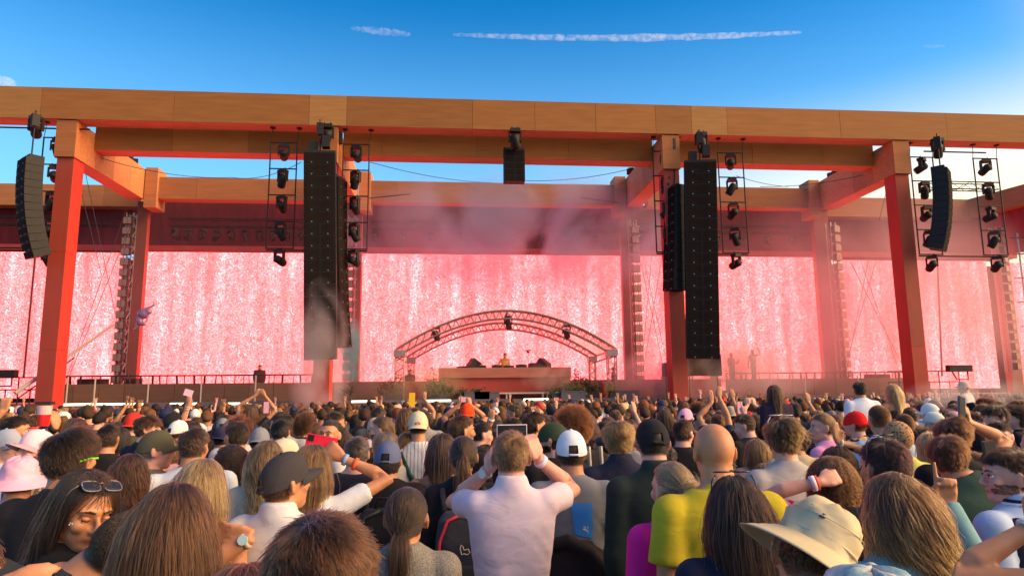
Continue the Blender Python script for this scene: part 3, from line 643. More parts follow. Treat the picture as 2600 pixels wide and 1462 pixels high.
for (x0_, x1_, Y, lab) in ((-20.5, -16.9, 31.5, 'side railing frame left of the leftmost red column'), (21.3, 25.0, 31.5, 'side railing frame right of the rightmost red column')):
    e = empty('guard_rail', (x0_, Y, 1.49)); tag(e, lab, 'railing')
    for zz in (.62, 1.15): MB().tube([(0, 0, zz), (x1_-x0_, 0, zz)], .035, 6).build('rail', BLACKM, e)
    for k in range(8): MB().tube([((x1_-x0_)*k/7, 0, 0), ((x1_-x0_)*k/7, 0, 1.15 if k % 2 else .62)], .03, 6).build('post', BLACKM, e)
# boxes behind the left railing
for (x0_, x1_, z1_, Y, lab) in ((195, 258, 2.6, 33.6, 'dark speaker stack behind the left railing'), (2215, 2262, 2.55, 33.6, 'dark speaker stack behind the right railing'), (315, 345, 2.6, 33.7, 'dark box at the foot of the left blinder stack')):
    a, b = px(x0_, 970, Y), px(x1_, 970, Y)
    e = empty('speaker_stack', ((a+b)/2, Y, 1.72)); tag(e, lab, 'speaker box'); MB().box((a-b)/2, (b-a)/2, 0, .7, 0, z1_-1.72).build('cabinet', BLACKM, e)
    MB().box((a-b)/2+.05, (b-a)/2-.05, -.02, -.003, .05, z1_-1.78).build('grille', MESHB, e)
# crates on top of the cross beams
for (x, y, s) in ((-15.85, 33.0, 1), (20.5, 33.0, -1), (9.6, 33.4, -1)):
    m = MB(); 
    for k in range(5): m.cbox((random.uniform(-.3, .3), k*.28-.6, .12), .3, .22, random.uniform(.15, .3), rotz(random.uniform(-.4, .4)))
    o = m.build('cable_coil_box', BLACKM, loc=(x, y, 13.15)); tag(o, 'small dark rigging boxes on top of the cross beam '+{-15.85: 'at the far left', 20.5: 'at the far right', 9.6: 'near the right speaker array'}[x], 'rigging box')
# truss against the bright sky at far right
truss_x(25.6, 29.5, 33, 12.6, .4, 'thin truss against the yellow sky at the far right')
# ================================================================== people
def np_mesh(name, V, F, mats=(), smooth=True):
    me = bpy.data.meshes.new(name); V = np.asarray(V, np.float32); F = np.asarray(F, np.int32); k = F.shape[1]
    me.vertices.add(len(V)); me.vertices.foreach_set('co', V.ravel()); me.loops.add(F.size); me.loops.foreach_set('vertex_index', F.ravel())
    me.polygons.add(len(F)); me.polygons.foreach_set('loop_start', np.arange(len(F), dtype=np.int32)*k)
    if smooth: me.polygons.foreach_set('use_smooth', np.ones(len(F), bool))
    for m_ in mats: me.materials.append(m_)
    me.update(calc_edges=True); me.validate(); return me
TMPS = bpy.data.scenes.new('workbench')
def remesh(mb, voxel, smooth=5, name='tmp'):
    me = mb.data(name); o = bpy.data.objects.new(name, me); TMPS.collection.objects.link(o)
    r = o.modifiers.new('r', 'REMESH'); r.mode = 'VOXEL'; r.voxel_size = voxel; r.use_smooth_shade = True
    if smooth: s_ = o.modifiers.new('s', 'SMOOTH'); s_.factor = .5; s_.iterations = smooth
    with bpy.context.temp_override(scene=TMPS, view_layer=TMPS.view_layers[0]):
        dg = bpy.context.evaluated_depsgraph_get(); ev = o.evaluated_get(dg); out = bpy.data.meshes.new_from_object(ev)
    bpy.data.objects.remove(o); bpy.data.meshes.remove(me); return out
def verts(me):
    a = np.empty(len(me.vertices)*3, np.float32); me.vertices.foreach_get('co', a); return a.reshape(-1, 3)
def set_verts(me, a): me.vertices.foreach_set('co', a.astype(np.float32).ravel()); me.update()
def mask_attr(me, name, val):
    at_ = me.attributes.new(name, 'FLOAT', 'POINT'); at_.data.foreach_set('value', val.astype(np.float32))
# --- materials for people
def skin_mat():
    n = N('skin'); co = n.coord(); base = n.ocol()
    c = n.mul(base, n.ramp(n.noise(co, 22, 5), [(.3, (.88, .84, .82)), (.7, (1.1, 1.1, 1.1))]))
    lips = n.n('ShaderNodeAttribute', attribute_name='lips'); c = n.mul(c, (.75, .42, .42), lips.outputs['Fac'])
    scal = n.n('ShaderNodeAttribute', attribute_name='scalp'); hc = n.n('ShaderNodeAttribute', attribute_type='OBJECT', attribute_name='scalp_tint')
    grain = n.ramp(n.noise(co, 160, 2), [(.3, .6), (.7, 1.3)])
    c = n.mul(c, n.mul(hc.outputs['Color'], grain), scal.outputs['Fac'], 'MIX')
    m = n.pbr(c, .48, 0, n.bump(n.noise(co, 130, 4), .12, .004), spec=.35)
    n.p.inputs['Subsurface Weight'].default_value = .12; n.p.inputs['Subsurface Radius'].default_value = (.02, .008, .004); n.p.inputs['Subsurface Scale'].default_value = .5
    return m
SKIN = skin_mat()
def hair_mat():
    n = N('hair'); hi = n.n('ShaderNodeHairInfo'); base = n.ocol()
    tip = n.n('ShaderNodeAttribute', attribute_type='OBJECT', attribute_name='tip_tint')
    lk0 = n.n('ShaderNodeAttribute', attribute_name='lock')
    fac = n.math('MAXIMUM', n.ramp(hi.outputs['Intercept'], [(.2, 0.0), (.85, 1.0)]), n.math('MULTIPLY', n.ramp(lk0.outputs['Fac'], [(.62, 0.0), (.78, 1.0)]), n.ramp(hi.outputs['Intercept'], [(.04, 0.0), (.3, .85)])))
    c = n.mul(base, tip.outputs['Color'], fac, 'MIX')
    rnd = hi.outputs['Random']; lk = n.n('ShaderNodeAttribute', attribute_name='lock')
    c = n.mul(c, n.ramp(lk.outputs['Fac'], [(0, (.42, .38, .36)), (.55, (1, 1, 1)), (1, (2.1, 1.85, 1.55))]))
    c = n.mul(c, n.ramp(rnd, [(0, (.14, .12, .105)), (.5, (.40, .34, .29)), (1, (1.05, .9, .76))]))
    p = n.n('ShaderNodeBsdfHairPrincipled'); p.parametrization = 'COLOR'; n.l(c, p.inputs['Color']); p.inputs['Roughness'].default_value = .5; p.inputs['Radial Roughness'].default_value = .6
    n.l(p.outputs[0], n.out.inputs[0]); return n.m
HAIR = hair_mat()
HAIRCAP = tinted('hair_mass', .6, .45, (1, 1, .35), 30, .7, 120)
def cloth_mat(name, bs=260, fold=.35, var=.1, rough=.85):
    n = N(name); co = n.coord(); c = n.mul(n.ocol(), n.ramp(n.noise(co, 5, 5), [(.3, 1-var), (.7, 1+var)]))
    h = n.math('ADD', n.math('MULTIPLY', n.noise(n.coord((1.2, 1.2, 2.2)), 6, 2, 1.2), 1.0), n.math('MULTIPLY', n.noise(co, bs, 2), .03))
    m = n.pbr(c, rough, 0, n.bump(h, fold, .05), spec=.12); n.p.inputs['Sheen Weight'].default_value = .03; return m
CLOTH = cloth_mat('cotton_cloth', 260, .12); CAPM = cloth_mat('cap_twill', 300, .12)
def print_mat(name, kind):
    n = N(name); co = n.coord(); base = n.ocol()
    if kind == 'floral': f = n.ramp(n.noise(co, 14, 3, 1.5), [(.5, 0.0), (.54, 1.0)]); c = n.mul(base, (.55, .38, .22), f, 'MIX')
    elif kind == 'stripe': s_ = n.n('ShaderNodeSeparateXYZ'); n.l(co, s_.inputs[0]); f = n.math('GREATER_THAN', n.math('SINE', n.math('MULTIPLY', s_.outputs['X'], 210)), .55); c = n.mul(base, (.35, .33, .35), f, 'MIX')
    elif kind == 'leopard':
        v = n.n('ShaderNodeTexVoronoi'); v.inputs['Scale'].default_value = 60; n.l(co, v.inputs['Vector']); f = n.ramp(v.outputs['Distance'], [(.28, 1.0), (.36, 0.0)]); c = n.mul(base, (.02, .012, .01), f, 'MIX')
    elif kind == 'camo': f = n.ramp(n.noise(co, 7, 3, .6), [(.48, 0.0), (.5, 1.0)], 'CONSTANT'); c = n.mul(base, (.06, .08, .05), f, 'MIX')
    elif kind == 'tiedye':
        f = n.ramp(n.noise(co, 5, 4, 2.2), [(.3, (.42, .45, .46)), (.46, (.16, .30, .36)), (.56, (.55, .52, .48)), (.68, (.14, .12, .15))]); c = f
    elif kind == 'heather': f = n.ramp(n.noise(co, 240, 2), [(.35, .6), (.65, 1.35)]); c = n.mul(base, f)
    return n.pbr(c, .85, 0, n.bump(n.noise(co, 8, 3, 1), .3, .04), spec=.2)
FLORAL, STRIPE, LEO, TIEDYE, HEATHER = (print_mat('floral_cloth', 'floral'), print_mat('striped_cloth', 'stripe'), print_mat('leopard_cloth', 'leopard'), print_mat('tie_dye_cloth', 'tiedye'), print_mat('heather_cloth', 'heather'))
GLOSS = tinted('glossy_plastic', .12, .03, ns=3, bump=0, spec=.6)
LENS = tinted('dark_lens', .06, .02, ns=3, bump=0, spec=.8)
# --- head ------------------------------------------------------------
def rotm(yaw, pitch, roll):
    return Matrix.Rotation(yaw, 3, 'Z') @ Matrix.Rotation(pitch, 3, 'X') @ Matrix.Rotation(roll, 3, 'Y')
CR_C, CR_R = np.array([0, -.012, .022]), np.array([.0745, .0955, .092])      # cranium ellipsoid
PIV = np.array([0, -.03, -.085])                                            # neck pivot below head centre
class HeadT:
    """head frame: centre between the ears; H = position of the head centre in body coordinates"""
    def __init__(s, H, yaw=0, pitch=0, roll=0):
        s.M = np.array(rotm(yaw, pitch, roll)); s.H = np.array(H, float)
    def __call__(s, p): return (np.asarray(p)-PIV) @ s.M.T + PIV + s.H
def add_head(mb, T, fem=False, ears=True, detail=True):
    e = lambda c, r, nu=20, nv=14, M=None: mb.ell(T(c), r, nu, nv, Matrix(T.M.tolist()) @ (M if M is not None else Matrix.Identity(3)))
    k = .94 if fem else 1
    e(CR_C, CR_R, 32, 22)
    e((0, .022, -.045), (.056*k, .064, .066))                       # face mass
    e((0, .045, -.083), (.036*k, .038, .030))                       # chin
    e((0, .0, -.065), (.060*k, .045, .035))                         # jaw angle
    e((0, -.028, -.028), (.062*k, .062, .056), 20, 12)
    if detail:
        e((0, .066, .024), (.052, .024, .018))                          # brow
        e((.036, .058, -.022), (.024, .024, .024)); e((-.036, .058, -.022), (.024, .024, .024))
        P = [T((0, .083, .012)), T((0, .096, -.008)), T((0, .103, -.026)), T((0, .090, -.037))]
        mb.tube(P, [.006, .0085, .0115, .009], 10)
        e((.010, .090, -.032), (.008, .010, .007), 10, 8); e((-.010, .090, -.032), (.008, .010, .007), 10, 8)
        e((0, .078, -.056), (.024*k, .013, .0065), 14, 8); e((0, .076, -.066), (.020*k, .013, .007), 14, 8)
    if ears:
        for s in (-1, 1):
            e((s*.0825, -.012, -.004), (.0078, .020, .033), 12, 10, rotz(s*.42)); e((s*.074, -.003, -.028), (.007, .009, .011), 8, 6)
def head_masks(V, T, hairline=True):
    L = (V-T.H-PIV) @ T.M + PIV                      # back to head frame
    x, y, z = L.T
    lips = np.exp(-((x/.021)**4 + ((z+.061)/.0085)**2)) * (y > .07)
    line = np.where(y > .03, .072-.0*y, np.where(y > -.02, .02+(y+.02)*1.0, -.055))
    inside = (np.abs(x) < .095) & (y < .10) & (y > -.13) & (z < .14) & (z > -.07)
    sc = np.clip((z-line)/.010+.5, 0, 1)*inside
    sc *= 1-np.exp(-(((np.abs(x)-.080)/.012)**2+((y+.010)/.022)**2+((z+.004)/.032)**2)**2)*(np.abs(x) > .074)
    return lips*inside, sc, L, inside
# --- hair ------------------------------------------------------------
def scalp_points(n, r, cap=False, tight=1.0, front=.068):
    P = []
    while len(P) < n:
        d = r.normal(size=(n*3, 3)); d /= np.linalg.norm(d, axis=1)[:, None]; p = CR_C + d*CR_R
        x, y, z = p.T
        line = np.where(y > .035, front, np.where(y > -.02, .012+(y+.02)*1.0, -.058))
        ok = z > line
        ok &= ~((np.abs(x) > .062) & (np.abs(y+.008) < .021) & (z < .032))
        if cap: ok &= z < .018
        P += list(np.concatenate([p, d], 1)[ok])
    return np.array(P[:n])
def ellip_push(p, c, r):
    q = (p-c)/r; l = np.linalg.norm(q, axis=1); k = l < 1
    p[k] = c + (q[k]/l[k][:, None])*np.broadcast_to(r, p.shape)[k]; return p
HAIRC = {}
def hair_curves(style, n, seed=0, rad=.0006, cap=False, extra=None, body=None):
    """strands in the head frame; returns (points (n,k,3), root radius)"""
    r = np.random.default_rng(seed+len(style)*31); long_ = style in ('long', 'wavy', 'curly', 'bob', 'lob', 'longcurl', 'longwavy')
    sp = scalp_points(n, r, cap, front=.070 if style not in ('slick',) else .074); p, nrm = sp[:, :3].copy(), sp[:, 3:].copy(); nrm = (p-CR_C)/CR_R**2; nrm /= np.linalg.norm(nrm, axis=1)[:, None]
    K = {'buzz': 3, 'short': 5, 'fade': 5, 'slick': 6, 'mop': 9, 'afro': 12}.get(style, 22)
    whorl = CR_C + CR_R*(np.array([.12, -.62, .76]) if seed % 2 else np.array([-.3, -.25, .9]))
    x, y, z = p.T; up = np.clip((z-.03)/.07, 0, 1)
    away = p-whorl; away -= (away*nrm).sum(1)[:, None]*nrm; away /= np.linalg.norm(away, axis=1)[:, None]+1e-6
    swirl = np.cross(nrm, away)
    wv = np.stack([np.sin(p[:, 1]*38+seed)+np.sin(p[:, 2]*55+seed*2), np.sin(p[:, 0]*41+seed*3)+.6*np.sin(p[:, 2]*60), np.sin(p[:, 0]*50+p[:, 1]*30+seed)], 1); away = away+wv*.42; away -= (away*nrm).sum(1)[:, None]*nrm; away /= np.linalg.norm(away, axis=1)[:, None]+1e-6
    lay = r.uniform(0, 1, n)**.7; pts = [p.copy()]
    cl = r.integers(0, max(8, n//(26 if long_ else 14)), n); crng = np.random.default_rng(seed+5); ncl = cl.max()+1
    phase = crng.uniform(0, 6.28, ncl)[cl]; cdir = crng.normal(0, 1, (ncl, 3))[cl]; jit = r.normal(0, 1, (n, 3))
    if style in ('buzz', 'short', 'fade', 'slick', 'mop', 'afro'):
        if style == 'buzz': L = np.full(n, .006)
        elif style == 'fade': L = .007+.030*np.clip((z-.0)/.07, 0, 1)**1.5
        elif style == 'slick': L = .05+0*z
        elif style == 'short': L = (.016+.026*up)*r.uniform(.7, 1.15, n)
        elif style == 'mop': L = (.05+.04*up)*r.uniform(.75, 1.1, n)
        else: L = .10+.04*up
        ds = L/(K-1); lift = {'buzz': .8, 'fade': .25, 'short': .22, 'slick': .12, 'mop': .22, 'afro': 1.6}[style]
        d0 = away*1.0 + swirl*.35 + nrm*lift
        if cap: d0 = np.array([0, -.3, -1.0])+nrm*.12; L = np.minimum(L, .03); ds = L/(K-1)
        if style == 'slick': d0 = np.array([0, -1, .1])+nrm*.1
        for i in range(1, K):
            t = i/(K-1)
            d = d0 + jit*.14 + cdir*.16 + np.array([0, 0, -1.])*(t*(.9 if style in ('mop',) else .45))
            if style == 'afro': d = nrm*1.0+cdir*.3+np.stack([np.cos(phase+i*1.9), np.sin(phase*1.3+i*1.9), np.sin(phase+i*1.7)], 1)*1.5
            if style == 'mop': d += np.stack([np.cos(phase+i*.8), np.sin(phase+i*.8), 0*phase], 1)*.30
            d /= np.linalg.norm(d, axis=1)[:, None]; p = p + d*ds[:, None]
            p = ellip_push(p, CR_C, CR_R+.002+(.008 if style in ('mop',) else .005)*t*(style != 'buzz'))
            pts.append(p.copy())
    elif style in ('pony', 'bun', 'lowpony'):
        tie = {'pony': np.array([0, -.125, .012]), 'lowpony': np.array([0, -.108, -.035]), 'bun': np.array([0, -.118, .005])}[style]
        a = 9; start = p.copy()
        for i in range(1, a+1):
            t = i/a; q = start*(1-t)+(tie+jit*.006)*t + nrm*.012*np.sin(pi*t)+cdir*.0015; q = ellip_push(q, CR_C, CR_R+.004+lay[:, None]*.006*(1-t)); pts.append(q.copy())
        p = q; m_ = 13
        Lh = r.uniform(.7, 1, n)*({'pony': .26, 'lowpony': .22, 'bun': .0}[style])
        ang = r.uniform(0, 6.28, n); rr = np.sqrt(r.uniform(0, 1, n))
        for i in range(1, m_+1):
            t = i/m_
            if style == 'bun':
                th = ang+t*5.0; R_ = (.033*(.55+.45*rr))[:, None]; ua = cdir/np.linalg.norm(cdir, axis=1)[:, None]; ub = np.cross(ua, [0, 1, .01]); ub /= np.linalg.norm(ub, axis=1)[:, None]
                q = tie+np.array([0, -.020, 0])+R_*(ua*np.cos(th)[:, None]+ub*np.sin(th)[:, None])*np.array([1, .75, 1])+jit*.002
                q = p*(1-min(1, t*3))+q*min(1, t*3)
            else:
                w_ = (.030*np.sin(pi*min(1, t*.85+.12))**.8)
                wav = np.stack([np.sin(t*11+phase), np.cos(t*9+phase*1.7), 0*phase], 1)*(.010 if seed % 2 else .002)*t
                q = tie + np.stack([rr*w_*np.cos(ang), -.018*np.sin(pi*min(1, t*1.5)*.5)+rr*w_*.7*np.sin(ang), -Lh*t+.0*ang], 1) + wav + np.array([0, -.02*min(1, 3*t)*(1-t), 0])
            pts.append(q.copy())
    else:
        L = {'long': .46, 'wavy': .42, 'longwavy': .5, 'curly': .20, 'longcurl': .38, 'bob': .21, 'lob': .28}[style]
        part = extra if extra is not None else 0.0
        ds = L*r.uniform(.85, 1, n)/(K-1)
        if style == 'curly': ds = ds*1.25
        side = np.where(y > -.035, np.tanh((x-part*.03)/.006), x/.06)
        vol = {'long': .009, 'wavy': .012, 'longwavy': .009, 'curly': .035, 'longcurl': .028, 'bob': .014, 'lob': .013}[style]
        v = nrm*.25 + np.stack([side*.26, -.55*np.ones(n), 0*x], 1)
        for i in range(1, K):
            t = i/(K-1)
            down = np.array([0, 0, -1.0])
            fr = np.clip((p[:, 1]-.02)/.05, 0, 1)[:, None]
            d = v*max(0, 1-t*4) + down*(min(1, .25+t*4)) + np.array([0, -.9, 0])*fr*(p[:, 2] > -.14)[:, None] + jit*.05 + cdir*.07
            if p[:, 2].min() < -.05: d[:, 0] -= np.where((p[:, 2] < -.06), p[:, 0]*2.2, 0)
            if style in ('wavy', 'longwavy'): d += np.stack([np.cos(phase+i*.95), np.sin(phase+i*.95), 0*phase], 1)*((.55 if style == 'wavy' else .85)*min(1, t*2))
            if style in ('curly', 'longcurl'): d += np.stack([np.cos(phase+i*1.9), np.sin(phase+i*1.9), .3*np.sin(phase*2+i*2.3)], 1)*1.25
            d /= np.linalg.norm(d, axis=1)[:, None]; p = p+d*ds[:, None]
            g = (lay*vol*min(1, t*5+.15)+.003)[:, None]
            p = ellip_push(p, CR_C, CR_R+g)
            p = ellip_push(p, np.array([0, .0, -.06]), np.array([.062, .070, .075])+g)
            p = ellip_push(p, np.array([0, -.025, -.14]), np.array([.062, .066, .09])+g)
            p = ellip_push(p, np.array([0, -.03, -.30]), np.array([.19, .098, .125])+g)
            p = ellip_push(p, np.array([0, -.02, -.42]), np.array([.17, .118, .17])+g)
            pts.append(p.copy())
    P = np.stack(pts, 1)
    # pull clumps together toward the tips
    if style != 'buzz':
        t = np.linspace(0, 1, P.shape[1])[None, :, None]; cent = np.zeros((ncl, P.shape[1], 3)); cnt = np.bincount(cl, minlength=ncl)[:, None, None]+1e-6
        np.add.at(cent, cl, P); cent /= cnt
        # only strands whose root is near the clump's
        wgt = {'long': .25, 'bob': .3, 'lob': .3, 'short': .1, 'fade': .1, 'mop': .25}.get(style, .0)
    if False: P = P+(cent[cl]-P)*t**2*wgt
    return P
def clump(P, r, k, amt):
    roots = P[:, 0]; idx = r.choice(len(P), min(k, len(P)), replace=False); c = roots[idx]
    near = np.empty(len(P), int)
    for a in range(0, len(P), 2000):
        near[a:a+2000] = ((roots[a:a+2000, None]-c[None])**2).sum(2).argmin(1)
    t = np.linspace(0, 1, P.shape[1])[None, :, None]
    return P + (P[idx[near]]-P)*t**1.3*amt, near
def curves_data(name, P, rad, mat=HAIR):
    n, k = P.shape[:2]; rl = np.random.default_rng(n+k); P = np.array(P)
    if k > 3:                                   # stray hairs that leave their lock
        fly = rl.choice(n, max(1, n//16), replace=False); tt = np.linspace(0, 1, k)[None, :, None]
        P[fly] += (rl.normal(0, .018 if k > 10 else .005, (len(fly), 1, 3))*tt + rl.normal(0, .006 if k > 10 else .002, (len(fly), 1, 3))*tt**2)
    roots = P[:, 0]; nl = max(24, min(260, n//28)); ctr = roots[rl.choice(n, nl)]; lv = rl.uniform(0, 1, nl); own = np.empty(n, int)
    for a_ in range(0, n, 2000): own[a_:a_+2000] = ((roots[a_:a_+2000, None]-ctr[None])**2).sum(2).argmin(1)
    lock = np.clip(lv[own]*.75+rl.uniform(0, .25, n), 0, 1)
    cu = bpy.data.hair_curves.new(name); cu.add_curves([k]*n)
    cu.points.foreach_set('position', P.astype(np.float32).ravel())
    t = np.linspace(0, 1, k); rr = rad*(1-.55*t**2)
    ra = np.tile(rr, n).astype(np.float32)
    cu.points.foreach_set('radius', ra)
    la = cu.attributes.new('lock', 'FLOAT', 'POINT'); la.data.foreach_set('value', np.repeat(lock, k).astype(np.float32))
    cu.materials.append(mat); return cu
def hair_data(style, n, seed=0, rad=.0006, cap=False, part=0.0, clumps=None, amt=None):
    P = hair_curves(style, n, seed, rad, cap, part)
    amt = amt if amt is not None else {'buzz': 0, 'fade': .45, 'short': .5, 'mop': .7, 'slick': .6, 'afro': .4, 'long': .55, 'wavy': .8, 'longwavy': .88, 'curly': .75, 'longcurl': .75, 'bob': .55, 'lob': .6, 'pony': .0, 'lowpony': .0, 'bun': .0}[style]
    if amt:
        P, near = clump(P, np.random.default_rng(seed+3), clumps or max(30, n//(22 if P.shape[1] > 10 else 10)), amt)
    return curves_data('hair_'+style, P, rad)
# --- hands and arms ------------------------------------------------------
def unit(v): v = np.asarray(v, float); return v/(np.linalg.norm(v)+1e-9)
def add_hand(mb, w, d, palm, side, curl=.35, s=1.0, point=False, spread=.12, curls=None):
    """w wrist, d direction along the hand, palm = palm normal, side=+1 thumb to cross(d,palm)"""
    d = unit(d); palm = unit(np.asarray(palm)-np.dot(palm, d)*d); t = np.cross(d, palm)*side
    B = lambda a, b, c: w+s*(d*a+t*b+palm*c)
    for b0, b1 in ((.026, .030), (.009, .011), (-.009, -.008), (-.026, -.026)):
        mb.tube([B(-.004, b0*.6, 0), B(.045, b0*.9, .0), B(.088, b1, .0)], [.014*s, .0165*s, .0115*s], 8)
    Ls = (.070, .078, .073, .056); bs = (.030, .011, -.008, -.026)
    for f in range(4):
        c = (curls[f] if curls else (0.05 if (point and f == 0) else (1.5 if point else curl)))
        p = B(.088, bs[f], 0); a = 0; P = [B(.07, bs[f]*.95, 0), p]; sp = spread*(1.5-f)*.4*(1-min(1, c))
        for k, l in enumerate((.45, .32, .23)):
            a += c*(.9 if k == 0 else 1.1); p = p+s*Ls[f]*l*(d*cos(a)+palm*sin(a)+t*sp); P.append(p)
        mb.tube(P, [.0105*s, .0105*s, .0095*s, .0085*s, .0068*s], 8)
    tc = .3 if not point else .9
    P = [B(.008, .018, .004), B(.035, .040, .012), B(.062, .052-.01*tc, .020+.012*tc), B(.083, .050-.022*tc, .026+.018*tc)]
    mb.tube(P, [.014*s, .0130*s, .0108*s, .008*s], 8)
def ik(sh, tgt, L1, L2, pole):
    sh, tgt = np.array(sh, float), np.array(tgt, float); v = tgt-sh; D = np.linalg.norm(v); D2 = min(D, (L1+L2)*.995); u = v/(D+1e-9); tgt = sh+u*D2
    a = (L1*L1-L2*L2+D2*D2)/(2*D2); h = math.sqrt(max(1e-6, L1*L1-a*a)); pl = unit(np.asarray(pole)-np.dot(pole, u)*u)
    return sh+u*a+pl*h, tgt
# --- body ----------------------------------------------------------------
def torso_rings(S, fem, inflate=0.0, z0=.47, belly=0.0, broad=1.0):
    k = (.87 if fem else 1.0)*broad
    R = [(.47, .165, .115, .0), (.52, .168 if fem else .160, .118, .0), (.60, .138 if fem else .152, .103, .005), (.66, .145 if fem else .160, .108, .0), (.72, .160 if fem else .178, .116, -.004), (.783, .172 if fem else .192, .110, -.012), (.824, .172 if fem else .190, .088, -.018), (.846, .138, .074, -.022), (.865, .095, .062, -.024), (.881, .066, .054, -.024)]
    out = []
    for (z, a, b, y) in R:
        if z < z0: continue
        out.append((z*S, a*k+inflate, b*(1.0 if not belly else 1+belly*math.exp(-((z-.6)/.08)**2))+inflate, y))
    return out
def add_rings(mb, rings, n=28, pw=2.4, lean=None):
    base = len(mb.v)
    for (z, a, b, y) in rings:
        for k in range(n):
            t = 2*pi*k/n; c, s = cos(t), sin(t)
            p = (a*abs(c)**(2/pw)*(1 if c > 0 else -1), y+b*abs(s)**(2/pw)*(1 if s > 0 else -1), z); mb.v.append(lean(p) if lean else p)
    for i in range(len(rings)-1):
        for k in range(n): mb.f.append((base+i*n+k, base+i*n+(k+1) % n, base+(i+1)*n+(k+1) % n, base+(i+1)*n+k))
    mb.f.append(tuple(base+k for k in range(n))[::-1]); mb.f.append(tuple(base+(len(rings)-1)*n+k for k in range(n)))
def leaner(lx, ly, z0):
    if not lx and not ly: return None
    def f(p):
        p = np.array(p, float); t = max(0, p[2]-z0); 
        q = np.array([p[0]+t*sin(lx), p[1]+t*sin(ly), z0+t*cos(lx)*cos(ly)+(0 if t else p[2]-z0)]); 
        if t: q += np.array([0, 0, -(p[1]*sin(ly)+p[0]*sin(lx))])
        return tuple(q)
    return f
